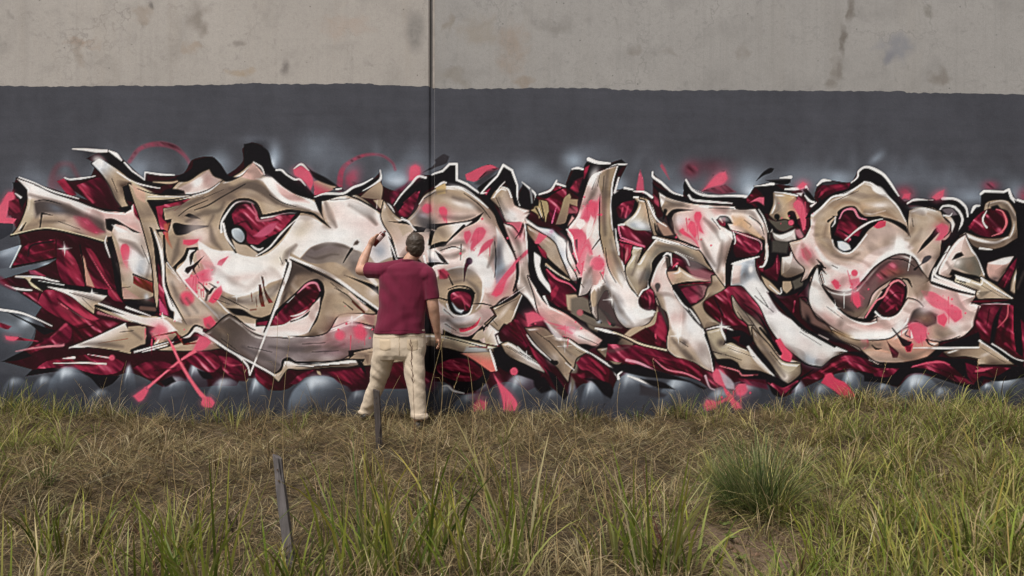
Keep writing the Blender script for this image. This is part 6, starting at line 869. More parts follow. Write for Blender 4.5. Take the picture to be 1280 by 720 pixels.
def tufts(n, k0, k1, cols, h0, h1, wd, dens=None, pw=1.2, rad=.045, tilt=.75, droop=1.7, seg=4):
    """many small tussocks: blades that leave a common crown and arch outwards"""
    x, y = scatter(n, pw=pw); keep = rng.random(n) > hollow(x, y)
    if dens is not None: keep &= rng.random(n) < dens(x, y)
    x, y = x[keep], y[keep]; m = len(x); kk = rng.integers(k0, k1, m); ix = np.repeat(np.arange(m), kk); N = len(ix)
    sz = rng.uniform(h0, h1, m)[ix]; a = rng.random(N)*2*np.pi; r = rad*np.sqrt(rng.random(N)); bx_ = x[ix]+r*np.cos(a); by_ = np.minimum(y[ix]+r*np.sin(a), 7.27)
    lean = rng.normal(0, .5, (m, 2))[ix]; az = np.arctan2(np.sin(a)+lean[:, 1], np.cos(a)+lean[:, 0])
    c = np.array(cols)[rng.integers(0, len(cols), m)][ix]*(1+rng.normal(0, .22, (N, 1))); alt = rng.random(N) < .3; c[alt] = pick(STRAW, int(alt.sum()))
    c = np.clip(c, .01, .8)
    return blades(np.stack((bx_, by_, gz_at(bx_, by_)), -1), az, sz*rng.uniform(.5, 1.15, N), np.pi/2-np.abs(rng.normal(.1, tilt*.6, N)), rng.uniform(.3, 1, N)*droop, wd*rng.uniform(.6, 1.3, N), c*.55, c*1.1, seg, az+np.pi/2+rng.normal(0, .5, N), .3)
def hollow_litter(n=420):
    """loose straw lying on the bare soil"""
    x = 1.22+rng.normal(0, .28, n); y = 3.75+rng.normal(0, .4, n); c = pick(STRAW+PALE+DARKD, n)
    return np.stack((x, y, gz_at(x, y)+.004), -1), rng.random(n)*6.28, rng.uniform(.05, .2, n), rng.uniform(0, .3, n), rng.uniform(0, .5, n), np.full(n, .0045), c*.8, c, 2, rng.random(n)*6.28, .5
def far(lo, y0=3.9, y1=5.9): return lambda x, y: lo+(1-lo)*np.clip((y-y0)/(y1-y0), 0, 1)
thatch = [lay(80000, STRAW+STRAW+DARKD, .08, .30, -.05, .45, .0058, .6, 2, .035, far(.45)),
          lay(30000, DARKD, .08, .24, -.05, .5, .0058, .5, 2, .03),
          lay(9000, STRAW, .12, .36, .15, 1.0, .0048, 1.9, 3, .02, patchy(1.7, 2.3, -.1)),
          lay(3000, STRAW+PALE, .18, .46, .7, 1.4, .0038, 1.4, 3, 0, patchy(2.1, 1.6, -.1)),
          lay(50000, PALE+STRAW, .08, .32, 0, .6, .0060, .7, 2, .06, lambda x, y: far(.12)(x, y)*patchy(2.7, 1.9, .1)(x, y)),
          tufts(1500, 10, 34, STRAW+PALE+STRAW+DARKD, .12, .32, .0052, lambda x, y: far(.55)(x, y)*patchy(2.2, 1.7, .1)(x, y), tilt=1.1, droop=2.0),
          blades(*hollow_litter()),
          tufts(420, 8, 24, STRAW+PALE+YELL, .10, .40, .0048, lambda x, y: np.clip((y-6.75)/.3, 0, 1), pw=.3, droop=1.2)]
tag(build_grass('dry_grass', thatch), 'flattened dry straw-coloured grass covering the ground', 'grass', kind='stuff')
def rightness(x, y): return np.clip((x/y-0.24)/0.22, 0, 1)*0.9+np.clip((-x/y-0.60)/0.08, 0, 1)*np.clip((y-4.6)/1.0, 0, 1)*0.6
def wallfoot(x, y): return np.clip((y-6.75)/0.3, 0, 1)*np.clip(0.10+0.9*np.clip((x-0.4)/0.8, 0, 1)+0.9*np.clip((-x-4.0)/0.4, 0, 1), 0, 1)
greens = [lay(16000, YELL+YELL+GREEN, .14, .40, .2, 1.2, .0062, 2.1, 4, 0, lambda x, y: rightness(x, y)*patchy(2.3, 1.9, .0)(x, y)),
          tufts(2600, 14, 40, YELL+YELL+GREEN, .18, .46, .0074, lambda x, y: rightness(x, y)*patchy(2.9, 2.3, .2)(x, y), rad=.06, tilt=.9, droop=2.2),
          tufts(800, 10, 30, GREEN+GREEN+YELL, .08, .36, .0066, lambda x, y: wallfoot(x, y)*patchy(4.1, .7, .1)(x, y), pw=.3, rad=.06, tilt=.9, droop=1.6),
          tufts(520, 8, 22, GREEN+YELL+STRAW, .14, .36, .0070, patchy(1.3, 2.9, -.3), tilt=.7, droop=1.5),
          lay(5000, GREEN, .03, .09, .1, .8, .009, .8, 2, 0, patchy(2.9, 2.2, -.3))]
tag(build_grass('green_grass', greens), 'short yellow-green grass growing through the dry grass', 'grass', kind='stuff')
# tall green clumps: each a plant of its own
def clump(px, py, n, h, spread, cols, lean=(0.0, 0.22), wd=.0125, droop=1.0):
    n = max(20, int(n*.55)); cx, cy = gp(px, py); r = spread*1.35*np.sqrt(rng.random(n)); a = rng.random(n)*2*np.pi
    x = cx+r*np.cos(a); y = np.minimum(cy+r*np.sin(a)*0.7, 7.2); b = np.stack((x, y, gz_at(x, y)), -1)
    ln = h*rng.uniform(.45, 1.12, n); c = pick(cols, n, .15); el = np.pi/2-np.abs(rng.normal(lean[0], lean[1], n))-0.03
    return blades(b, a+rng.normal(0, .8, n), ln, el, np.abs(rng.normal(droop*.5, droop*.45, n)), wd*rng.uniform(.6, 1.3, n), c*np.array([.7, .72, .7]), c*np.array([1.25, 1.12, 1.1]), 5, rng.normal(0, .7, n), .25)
TALL = GREEN+[(.28,.32,.085), (.33,.36,.12), (.40,.38,.19)]
CLS = [(88,690,46,.40,.16,TALL),(178,735,60,.50,.12,TALL),(214,685,44,.42,.09,TALL),(258,742,70,.66,.11,TALL),(40,660,24,.34,.16,TALL),(20,790,34,.50,.2,TALL),
  (405,742,24,.40,.12,TALL),(440,690,34,.50,.12,TALL),(505,735,64,.74,.13,TALL),(548,700,34,.62,.09,TALL),(455,725,44,.62,.10,TALL),(605,752,24,.50,.14,TALL),(652,715,30,.74,.07,TALL),
  (772,715,44,.46,.10,TALL),(820,735,70,.56,.10,TALL),(862,728,30,.36,.10,TALL),(1050,720,40,.34,.2,YELL+GREEN),(1085,690,50,.38,.22,YELL+GREEN),(1150,735,60,.46,.24,YELL+GREEN),(1215,690,60,.46,.24,YELL+GREEN),(1265,740,60,.56,.24,YELL+GREEN),(1180,620,50,.34,.24,YELL),(1255,600,50,.40,.24,YELL),(1080,600,40,.30,.22,YELL),(1040,775,50,.30,.2,GREEN),(128,655,30,.30,.12,GREEN+YELL),(362,742,30,.36,.09,TALL),(340,735,22,.32,.08,TALL),(470,598,26,.24,.08,YELL+STRAW)]
for a in CLS:
    o = build_grass('grass_clump', [clump(*a)]); x_, y_ = a[0], a[1]
    if y_ < 600: lb, gr = 'short straw and yellow-green grass clump at the foot of the dark stake', None
    elif x_ < 300: lb, gr = 'long-bladed green grass clump growing near the dark bare twig', 'green clumps near the dark twig'
    elif x_ < 425: lb, gr = 'green grass clump at the foot of the leaning weathered grey stake', 'green clumps at the grey stake'
    elif x_ < 590: lb, gr = 'tall green grass clump standing in the foreground before the man', 'tall green clumps before the man'
    elif x_ < 720: lb, gr = 'sparse tall green blades between the tall clumps and the reddish weed stems', 'sparse tall green blades'
    elif x_ < 950: lb, gr = 'green grass clump growing around the dark reddish weed stems', 'green clumps by the reddish stems'
    elif x_ < 1100: lb, gr = 'loose yellow-green grass clump beside the bare soil and the spiky tussock', 'yellow-green clumps beside the bare soil'
    else: lb, gr = 'tall loose yellow-green grass clump on the bank opposite the last letters', 'yellow-green clumps on the bank'
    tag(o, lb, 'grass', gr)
for (px, py, n, h, sp) in ((8,552,150,.30,.30),(28,560,110,.26,.22),(60,525,110,.34,.25),(110,520,90,.32,.22),(150,523,60,.22,.2),(2,530,110,.42,.25),(85,512,70,.30,.2)):
    o = build_grass('weed_tuft', [clump(px, py, n, h, sp, GREEN+YELL, (0.2, 0.4), .006, 1.8)])
    tag(o, 'bushy green grass tuft growing by the wall foot under the pointed maroon spikes', 'grass', 'green tufts under the first letter')
# dark green tussock
def tussock():
    cx, cy = gp(952, 630); n = 800; a = rng.random(n)*2*np.pi; r = .13*np.sqrt(rng.random(n))
    x = cx+r*np.cos(a); y = cy+r*np.sin(a); b = np.stack((x, y, gz_at(x, y)), -1)
    tilt = np.clip(np.abs(rng.normal(.2, .72, n)), 0, 1.4); c = pick([(.10,.14,.045), (.13,.175,.055), (.075,.105,.035), (.19,.22,.085), (.28,.27,.13)], n)
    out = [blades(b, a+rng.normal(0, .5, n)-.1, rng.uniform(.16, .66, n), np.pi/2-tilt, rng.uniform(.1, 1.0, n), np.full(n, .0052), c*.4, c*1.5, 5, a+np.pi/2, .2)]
    n = 330; a = rng.random(n)*2*np.pi; r = .07*np.sqrt(rng.random(n)); x = cx-.15+r*np.cos(a); y = cy+.06+r*np.sin(a); b = np.stack((x, y, gz_at(x, y)), -1)
    c = pick([(.10,.145,.04), (.075,.11,.034), (.17,.20,.07), (.24,.24,.10)], n)
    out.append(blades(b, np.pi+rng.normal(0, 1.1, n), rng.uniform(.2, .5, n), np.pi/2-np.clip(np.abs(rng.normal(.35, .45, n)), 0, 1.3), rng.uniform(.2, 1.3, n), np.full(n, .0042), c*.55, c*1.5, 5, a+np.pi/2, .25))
    m = 190; a = rng.random(m)*2*np.pi; b = np.stack((cx+.15*np.cos(a), cy+.15*np.sin(a), gz_at(cx+.15*np.cos(a), cy+.15*np.sin(a))), -1); c = pick(STRAW+YELL, m)
    out.append(blades(b, a, rng.uniform(.18, .46, m), rng.uniform(.1, 1.1, m), rng.uniform(.3, 1.6, m), np.full(m, .0042), c*.7, c, 4, a+np.pi/2, .25))
    return out
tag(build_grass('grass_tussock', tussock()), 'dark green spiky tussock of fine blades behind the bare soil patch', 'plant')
# dry flowering stalks standing clear of the grass
def tube(path, rad, sides=5):
    path = np.array(path, float); rad = np.broadcast_to(np.asarray(rad, float), (len(path),)); V = []; F_ = []
    up = np.gradient(path, axis=0)
    for i, (p, t, r) in enumerate(zip(path, up, rad)):
        r = float(r)
        t = Vector(t).normalized(); u = t.orthogonal().normalized(); v = t.cross(u)
        for k in range(sides):
            an = 2*math.pi*k/sides; V.append(Vector(p)+r*(math.cos(an)*u+math.sin(an)*v))
    for i in range(len(path)-1):
        for k in range(sides):
            F_.append((i*sides+k, i*sides+(k+1) % sides, (i+1)*sides+(k+1) % sides, (i+1)*sides+k))
    F_.append(tuple(range(sides-1, -1, -1))); F_.append(tuple((len(path)-1)*sides+k for k in range(sides)))
    return V, F_
def merge(lst):
    V = []; F_ = []
    for v, f in lst:
        o = len(V); V += list(v); F_ += [tuple(i+o for i in q) for q in f]
    return V, F_
def pymesh(name, V, F_, smooth=False):
    me = bpy.data.meshes.new(name); me.from_pydata([tuple(v) for v in V], [], F_); me.update()
    if smooth: me.polygons.foreach_set('use_smooth', np.ones(len(me.polygons), bool))
    return me
M_stalk = simple('straw_stalk', (176,152,108), .6, 20, .35); M_stalk_d = simple('dark_stalk', (96,58,40), .65, 20, .35); M_stalk_r = simple('red_stalk', (104,52,52), .6, 20, .3)
def stalk(px, py, tx, ty, Y=None, r=.0018, mat=None, head=0, lab=None, bend=0.04):
    x0, y0 = gp(px, py); z0 = float(gz_at(x0, y0)); x1 = (tx-640)/FPX*y0; z1 = CAMH-(ty-YH)/FPX*y0
    n = 9; t = np.linspace(0, 1, n); path = np.stack((x0+(x1-x0)*t+bend*np.sin(t*3.1)*rng.choice([-1, 1]), np.minimum(y0+0.05*np.sin(t*2.2), 7.26), z0+(z1-z0)*t), -1)
    parts = [tube(path, np.linspace(r, r*.45, n))]
    for k in range(head):
        j = n-1-0.22*k/max(head, 1)*n; p = np.array([np.interp(j, np.arange(n), path[:, d]) for d in range(3)])
        a = rng.random()*6.28; e = p+np.array([math.cos(a)*.012, math.sin(a)*.012, .022]); parts.append(tube([p, (p+e)/2, e], [.0014, .0024, .0006], 4))
    if head == 0:
        for f in (0.35, 0.6):
            p = np.array([np.interp(f, t, path[:, d]) for d in range(3)]); a = rng.random()*6.28
            parts.append(tube([p, p+np.array([.03*math.cos(a), .03*math.sin(a), .05]), p+np.array([.08*math.cos(a), .08*math.sin(a), .06])], [.0016, .0016, .0004], 4))
    o = link('grass_stalk', pymesh('grass_stalk', *merge(parts)), mat or M_stalk)
    dflt = ('thin pale dry stalk with small seed spikelets at its tip' if head else 'thin bare pale dry grass stalk with short side blades')+(', standing against the painted wall' if ty < 500 else ', standing wholly among the grass')
    tag(o, *(lab or (dflt, 'grass stalk', ('seeded' if head else 'bare')+(' stalks against the mural' if ty < 500 else ' stalks among the grass'))))
for a in ((305,640,300,455),(357,610,360,424),(322,560,345,392),(522,610,556,415),(540,600,549,405),(645,560,600,450),(660,600,648,470),(712,560,640,470),(782,560,776,478),(818,520,812,448),(742,640,720,500),(770,700,712,505),(1055,505,1060,442),(1090,560,1118,470),
          (1192,515,1218,455),(1222,520,1212,452),(195,500,200,455),(202,505,208,440),(268,520,292,418),(90,480,97,415),(170,505,150,462),(585,590,583,440),(596,600,604,480),(432,530,420,470),(475,545,500,470),(1268,640,1258,530),(560,560,573,470),(432,700,452,548),(470,690,455,560),(512,720,523,545),(575,700,566,560),(590,690,602,530),(622,720,610,560),(668,700,662,540),(700,720,716,570),(300,690,312,560),(230,640,214,548),(120,640,108,560),(745,690,752,560),(800,660,811,520),(560,640,548,520),(1120,640,1140,540),(1010,600,1020,520)):
    stalk(*a, r=.0023, head=(4 if rng.random() < .4 else 0))
stalk(520,640,512,428,r=.0022,mat=M_stalk_d,head=26,lab=('dark brown seed stalk rising in front of the right trouser leg','grass stalk'),bend=.006)
stalk(838,720,806,585,r=.003,mat=M_stalk_r,lab=('dark reddish weed stem leaning among green clumps','weed'),bend=.02)
stalk(840,715,790,640,r=.003,mat=M_stalk_r,lab=('dark reddish weed stem leaning low among green clumps','weed'),bend=.02)
stalk(208,712,150,640,r=.0028,mat=M_stalk_d,lab=('dark bare twig leaning to the left among green clumps','twig'),bend=.01)
# small broad-leaved weeds near the bare soil
M_leaf = simple('weed_leaf', (92,104,44), .5, 40, .3)
for (px, py, s) in ((915,668,.05),(905,650,.04),(925,690,.045),(890,700,.05)):
    cx, cy = gp(px, py); z = float(gz_at(cx, cy)); root = empty('broadleaf_weed', (cx, cy, z)); tag(root, 'small broad-leaved green weed beside the bare soil', 'weed', 'broad-leaved weeds by the bare soil')
    for k in range(6):
        a = k*1.05+rng.random()*.5; L = s*rng.uniform(.7, 1.2); rows = []
        for i, (f, wdt) in enumerate(((0, .06), (.3, .36), (.6, .42), (.85, .24), (1, .02))):
            c = Vector((math.cos(a)*L*f, math.sin(a)*L*f, .012+L*.55*math.sin(f*1.9))); sd = Vector((-math.sin(a), math.cos(a), 0))*L*wdt*.5
            rows += [c-sd, c+Vector((0, 0, -.12*L*wdt)), c+sd]
        F_ = [(3*i+j, 3*i+j+1, 3*i+j+4, 3*i+j+3) for i in range(4) for j in range(2)]
        link('leaf', pymesh('leaf', rows, F_, True), M_leaf, root)
M_stone = simple('soil_clod', (132,104,84), .95, 60, .4, .004)
def clod(x, y, r):
    bm = bmesh.new(); bmesh.ops.create_icosphere(bm, subdivisions=2, radius=r)
    for v in bm.verts: v.co *= 1+.28*math.sin(v.co.x/r*2.3+x*90)*math.sin(v.co.y/r*2.9+y*70)+rng.normal(0, .06); v.co.z *= .62
    me = bpy.data.meshes.new('soil_clod'); bm.to_mesh(me); bm.free(); o = link('soil_clod', me, M_stone); o.location = (x, y, float(gz_at(x, y))+r*.25)
    tag(o, 'small rough brown clod lying on the bare soil patch', 'clod', 'clods on the bare soil')
for k in range(26): clod(1.22+rng.normal(0, .2), 3.7+rng.normal(0, .28), float(rng.uniform(.006, .019)))
# ---------------------------------------------------------------- survey stakes
def stake(px0, py0, px1, py1, wpx, label, mat, lean_y=0.02):
    x0, y0 = gp(px0, py0); z0 = float(gz_at(x0, y0)); x1 = (px1-640)/FPX*y0; z1 = CAMH-(py1-YH)/FPX*y0; hw = wpx/2/FPX*y0
    root = empty('timber_stake', (x0, y0, z0)); tag(root, label, 'stake')
    bm = bmesh.new(); rows = []
    for i in range(9):
        t = -0.12+1.12*i/8; c = Vector(((x1-x0)*t, lean_y*t, (z1-z0)*t)); k = 1+rng.normal(0, .02)
        rows.append([bm.verts.new(c+Vector((sx*hw*k+rng.normal(0, .0008), sy*hw*k*.9, (hw*(-.45*sx+.5*rng.random()) if i == 8 else 0)))) for sx, sy in ((-1, -1), (1, -1), (1, 1), (-1, 1))])
    for a, b in zip(rows[:-1], rows[1:]):
        for k in range(4): bm.faces.new((a[k], a[(k+1) % 4], b[(k+1) % 4], b[k]))
    bm.faces.new(rows[0][::-1]); bm.faces.new(rows[-1])
    bmesh.ops.bevel(bm, geom=[e for e in bm.edges if abs((e.verts[0].co-e.verts[1].co).normalized().z) > .7], offset=hw*.5, segments=3, affect='EDGES')
    me = bpy.data.meshes.new('post'); bm.to_mesh(me); bm.free(); link('post', me, mat, root)
    # a few nail heads near the top
    for s in (.80, .9):
        c = Vector(((x1-x0)*s, lean_y*s-hw*.95, (z1-z0)*s)); v, f = tube([c, c+Vector((0, -.004, 0))], [.004, .0035], 8); link('nail', pymesh('nail', v, f), M_nail, root)
def timber(name, rgb):
    t = NT(name); v = t.n('ShaderNodeTexCoord').outputs['Object']; mp = t.n('ShaderNodeMapping'); mp.inputs['Scale'].default_value = (60, 60, 4); t.l(v, mp.inputs[0])
    n = t.noise(mp.outputs[0], 1.0, 6, .65, .6); n2 = t.noise(v, 9, 5, .6); c = lin(rgb)
    x = t.mix(t.ramp(n, [(.35, 0.), (.65, 1.)]), tuple(c*.55), tuple(c*1.15)); x = t.mix(t.ramp(n2, [(.45, 0.), (.7, .5)]), x, tuple(lin((70,66,62))))
    t.l(x, t.b.inputs['Base Color']); t.b.inputs['Roughness'].default_value = .85; t.bump(n, .7, .004); return t.m
M_nail = simple('rusty_nail', (92,70,56), .6, 60, .4)
stake(364,706,345,573,11,'weathered grey timber stake leaning among green foreground grass',timber('stake_grey',(112,106,106)))
stake(474.5,572,470,489,7.5,'dark timber stake standing between the legs of the man',timber('stake_dark',(70,62,60)),.01)
# ---------------------------------------------------------------- the painter
def pp(px, py, Y): return Vector(((px-640)/FPX*Y, Y, CAMH-(py-YH)/FPX*Y))
def loft(rings, sides=20):
    """closed skin over rings (centre, axis u, axis v, ru, rv)"""
    V = []; F_ = []
    for c, u, v, ru, rv in rings:
        for k in range(sides):
            a = 2*math.pi*k/sides; V.append(c+u*(ru*math.cos(a))+v*(rv*math.sin(a)))
    for i in range(len(rings)-1):
        for k in range(sides): F_.append((i*sides+k, i*sides+(k+1) % sides, (i+1)*sides+(k+1) % sides, (i+1)*sides+k))
    F_.append(tuple(range(sides-1, -1, -1))); F_.append(tuple((len(rings)-1)*sides+k for k in range(sides)))
    return V, F_
def limb(pts_, sides=16, flat=1.0, cap=True):
    """tapered limb through (point, radius) pairs, rounded at both ends"""
    P = [Vector(p) for p, r in pts_]; R = [r for p, r in pts_]
    pth = []; rr = []
    n = len(P)
    for i in range(n-1):
        a = P[max(i-1, 0)]; b = P[i]; c = P[i+1]; d = P[min(i+2, n-1)]
        for s in range(5):
            t = s/5; pth.append(0.5*((2*b)+(c-a)*t+(2*a-5*b+4*c-d)*t*t+(3*b-a-3*c+d)*t**3)); u = t*t*(3-2*t); rr.append(R[i]*(1-u)+R[i+1]*u)
    pth.append(P[-1]); rr.append(R[-1])
    if cap:
        t0 = (pth[0]-pth[1]).normalized(); t1 = (pth[-1]-pth[-2]).normalized()
        pth = [pth[0]+t0*rr[0]*.85, pth[0]+t0*rr[0]*.5]+pth+[pth[-1]+t1*rr[-1]*.5, pth[-1]+t1*rr[-1]*.85]; rr = [rr[0]*.45, rr[0]*.85]+rr+[rr[-1]*.85, rr[-1]*.45]
    rings = []; u = None
    for i, p in enumerate(pth):
        t = (pth[min(i+1, len(pth)-1)]-pth[max(i-1, 0)]).normalized()
        u = t.orthogonal().normalized() if u is None else (u-t*u.dot(t)).normalized()
        v = t.cross(u); rings.append((p, u, v, rr[i], rr[i]*flat))
    return loft(rings, sides)
def ball(c, rx, ry, rz, rot=None, n=14):
    V = []; F_ = []; c = Vector(c); rot = rot or Matrix.Identity(3)
    for i in range(1, n):
        th = math.pi*i/n
        for k in range(n*2):
            a = math.pi*k/n; V.append(c+rot@Vector((rx*math.sin(th)*math.cos(a), ry*math.sin(th)*math.sin(a), rz*math.cos(th))))
    m = 2*n
    for i in range(n-2):
        for k in range(m): F_.append((i*m+k, (i+1)*m+k, (i+1)*m+(k+1) % m, i*m+(k+1) % m))
    F_.append(tuple(range(m))); F_.append(tuple((n-2)*m+k for k in range(m-1, -1, -1)))
    return V, F_
def fuse(name, shapes, voxel, smooth_it, mat, parent, disp=None):
    """merge overlapping shapes into one continuous surface"""
    me = pymesh('tmp', *merge(shapes)); ob = bpy.data.objects.new('tmp', me); COL.objects.link(ob)
    md = ob.modifiers.new('r', 'REMESH'); md.mode = 'VOXEL'; md.voxel_size = voxel
    sm = ob.modifiers.new('s', 'SMOOTH'); sm.iterations = smooth_it; sm.factor = 0.5
    dg = bpy.context.evaluated_depsgraph_get(); m2 = bpy.data.meshes.new_from_object(ob.evaluated_get(dg)); m2.name = name
    bpy.data.objects.remove(ob, do_unlink=True); bpy.data.meshes.remove(me)
    n = len(m2.vertices)
    if disp is not None:
        co = np.empty(n*3, np.float32); no = np.empty(n*3, np.float32); m2.vertices.foreach_get('co', co); m2.vertices.foreach_get('normal', no)
        co = co.reshape(-1, 3); no = no.reshape(-1, 3); co = co+no*disp(co, no)[:, None]; m2.vertices.foreach_set('co', co.astype(np.float32).ravel())
    m2.polygons.foreach_set('use_smooth', np.ones(len(m2.polygons), bool)); m2.update(); m2.materials.clear()
    o = link(name, m2, mat, parent)
    o.matrix_parent_inverse = Matrix.Translation(-parent.location)
    return o
def fnoise(co, sc, seed):
    r = np.random.RandomState(seed); out = np.zeros(len(co))
    for k in range(5):
        d = r.normal(size=3); d /= np.linalg.norm(d); q = r.normal(size=3); out += np.sin(co@(d*sc*(1+.35*k))+r.rand()*6.3+1.3*np.sin(co@(q*sc*.6)))/(1+.4*k)
    return out/2.6
PY = 6.80
feetL, feetR = pp(459, 529, 7.0), pp(523, 541, 6.66)
person = empty('person', ((feetL.x+feetR.x)/2, 6.83, 0))
tag(person, 'man in maroon t-shirt and khaki trousers painting the mural with raised left hand', 'person')
hipc = pp(499, 432, PY); hipL, hipR = pp(483, 437, PY+.02), pp(515, 437, PY-.01)
kneeL, kneeR = pp(471, 481, 6.90), pp(520, 485, 6.72); ankL, ankR = pp(457.5, 520, 7.02), pp(523, 530, 6.70)
chest = pp(506, 360, 6.83); neckb = pp(510, 329, 6.84); head = pp(518.5, 309, 6.87)
shL, shR = pp(477, 339, 6.84), pp(536, 345, 6.80)
elL, wrL = pp(450.5, 338, 6.97), pp(461, 310, 7.07); elR, wrR = pp(541, 379, 6.78), pp(546, 414, 6.83)
X_, Y_, Z_ = Vector((1, 0, 0)), Vector((0, 1, 0)), Vector((0, 0, 1))
# --- body: one continuous skin
turn = Matrix.Rotation(math.radians(24), 3, 'Z')
def hd(x, y, z): return head+turn@Vector((x, y, z))
sh = [ball(hd(0, 0, .028), .074, .093, .098, turn), ball(hd(0, .03, -.045), .058, .066, .07, turn), limb([(neckb+Vector((0, -.012, -.05)), .062), (neckb+Vector((.008, 0, .02)), .058), (hd(0, -.012, -.06), .056)])]
sh += [ball(hd(0, .098, -.018), .012, .02, .022, turn), ball(hd(0, .092, .002), .009, .012, .025, turn), ball(hd(0, .076, -.082), .026, .024, .02, turn), ball(hd(0, .083, .03), .05, .016, .012, turn), ball(hd(0, .085, -.052), .02, .012, .008, turn)]
for s in (-1, 1): sh += [ball(hd(s*.078, -.004, -.012), .010, .020, .031, turn@Matrix.Rotation(s*.35, 3, 'Z')), ball(hd(s*.075, .006, -.03), .009, .010, .014, turn), ball(hd(s*.03, .082, .006), .012, .009, .008, turn)]
sh += [loft([(pp(507, 336, 6.83), X_, Y_, .14, .085), (pp(507, 350, 6.83), X_, Y_, .165, .10), (chest, X_, Y_, .165, .11), (pp(502, 395, 6.82), X_, Y_, .145, .10), (pp(499, 420, PY), X_, Y_, .16, .105), (pp(499, 440, PY), X_, Y_, .15, .10)])]
sh += [limb([(shL, .058), (elL, .050), ]), limb([(elL, .050), (elL*.6+wrL*.4+Vector((-.006, 0, 0)), .047), (wrL, .031)], flat=.92), limb([(shR, .058), (elR, .055), (elR*.6+wrR*.4, .051), (wrR, .032)], flat=.92)]
sh += [limb([(hipL, .085), (kneeL, .055), (kneeL*.6+ankL*.4, .054), (ankL, .036)]), limb([(hipR, .085), (kneeR, .055), (kneeR*.6+ankR*.4, .054), (ankR, .036)])]
def finger(base, dirs, lens, r): 
    p = Vector(base); ch = [(p.copy(), r)]
    for d, L in zip(dirs, lens): p = p+Vector(d).normalized()*L; ch.append((p.copy(), r*.94)); r *= .93
    return limb(ch, 10)
# raised hand closed round the can (back of the hand to the viewer)
ax = Vector((.62, .25, .74)).normalized()                      # axis of the can
palmL = wrL+Vector((.022, .012, .052)); canc = palmL+Vector((.044, .045, .022))+ax*.028
sh += [limb([(wrL, .027), (wrL+Vector((.010, .006, .025)), .029), (palmL, .034), (palmL+Vector((.014, .006, .030)), .030)], flat=.62)]
side = ax.cross(Vector((0, 1, 0))).normalized(); out = side.cross(ax).normalized()
for k, L in enumerate((.9, 1.0, .94, .78)):
    b = palmL+ax*(.030-.019*k)+Vector((.012, .004, .018))
    sh.append(finger(b, [(.35, .1, .9), (.8, .75, .25), (.1, 1, -.6)], [.040*L, .032*L, .024*L], .0095))
sh.append(finger(palmL+Vector((.004, .016, -.012)), [(.7, .7, .1), (.75, .4, .55), (.6, .1, .8)], [.036, .032, .026], .0105))
# hanging hand
dn = (wrR-elR).normalized(); palmR = wrR+dn*.055+Vector((.002, .01, 0))
sh += [limb([(wrR, .027), (wrR+dn*.02, .029), (palmR, .034), (palmR+dn*.03, .031)], flat=.62)]
for k, (L, off) in enumerate(((.92, -.026), (1.0, -.009), (.95, .008), (.76, .024))):
    sh.append(finger(palmR+dn*.034+Vector((.010-.004*abs(k-1.5), off, 0)), [dn+Vector((-.05, .0, 0)), dn+Vector((-.5, .1, 0)), dn+Vector((-1.2, .1, .1))], [.040*L, .028*L, .022*L], .0092))
sh.append(finger(palmR+Vector((-.006, .028, .006)), [dn+Vector((-.2, .9, 0)), dn+Vector((-.4, .45, 0)), dn+Vector((-.5, .1, 0))], [.034, .030, .024], .0105))
def skin_mat():
    t = NT('skin'); v = t.pos(); n = t.noise(v, 18, 4); n2 = t.noise(v, 160, 3)
    x = t.mix(t.ramp(n, [(.35, 0.), (.68, 1.)]), (.44, .235, .155), (.54, .315, .225)); t.l(x, t.b.inputs['Base Color'])
    t.b.inputs['Roughness'].default_value = .55; t.b.inputs['Subsurface Weight'].default_value = .08; t.b.inputs['Subsurface Radius'].default_value = (.01, .004, .002); t.bump(n2, .3, .0008); return t.m
fuse('body', sh, .0065, 3, skin_mat(), person)
# --- hair: short, thick, brown
M_hair = NT('hair'); _v = M_hair.pos(); _mp = M_hair.n('ShaderNodeMapping'); _mp.inputs['Scale'].default_value = (260, 260, 90); M_hair.l(_v, _mp.inputs[0]); _n = M_hair.noise(_mp.outputs[0], 1, 5, .7, .8)
M_hair.l(M_hair.ramp(_n, [(.3, (.030, .020, .014)), (.75, (.075, .052, .036))]), M_hair.b.inputs['Base Color']); M_hair.b.inputs['Roughness'].default_value = .5; M_hair.bump(_n, .5, .003); M_hair = M_hair.m
def hdisp(co, no): return .0035*fnoise(co, 70, 3)+.002*fnoise(co, 210, 4)
fuse('hair', [ball(hd(0, -.012, .040), .087, .098, .098, turn), ball(hd(0, -.045, -.005), .080, .062, .085, turn), ball(hd(0, -.05, -.055), .060, .040, .042, turn), ball(hd(-.072, -.018, -.006), .014, .022, .04, turn), ball(hd(.072, -.018, -.006), .014, .022, .04, turn), ball(hd(.01, .045, .098), .062, .05, .034, turn)], .006, 2, M_hair, person, hdisp)
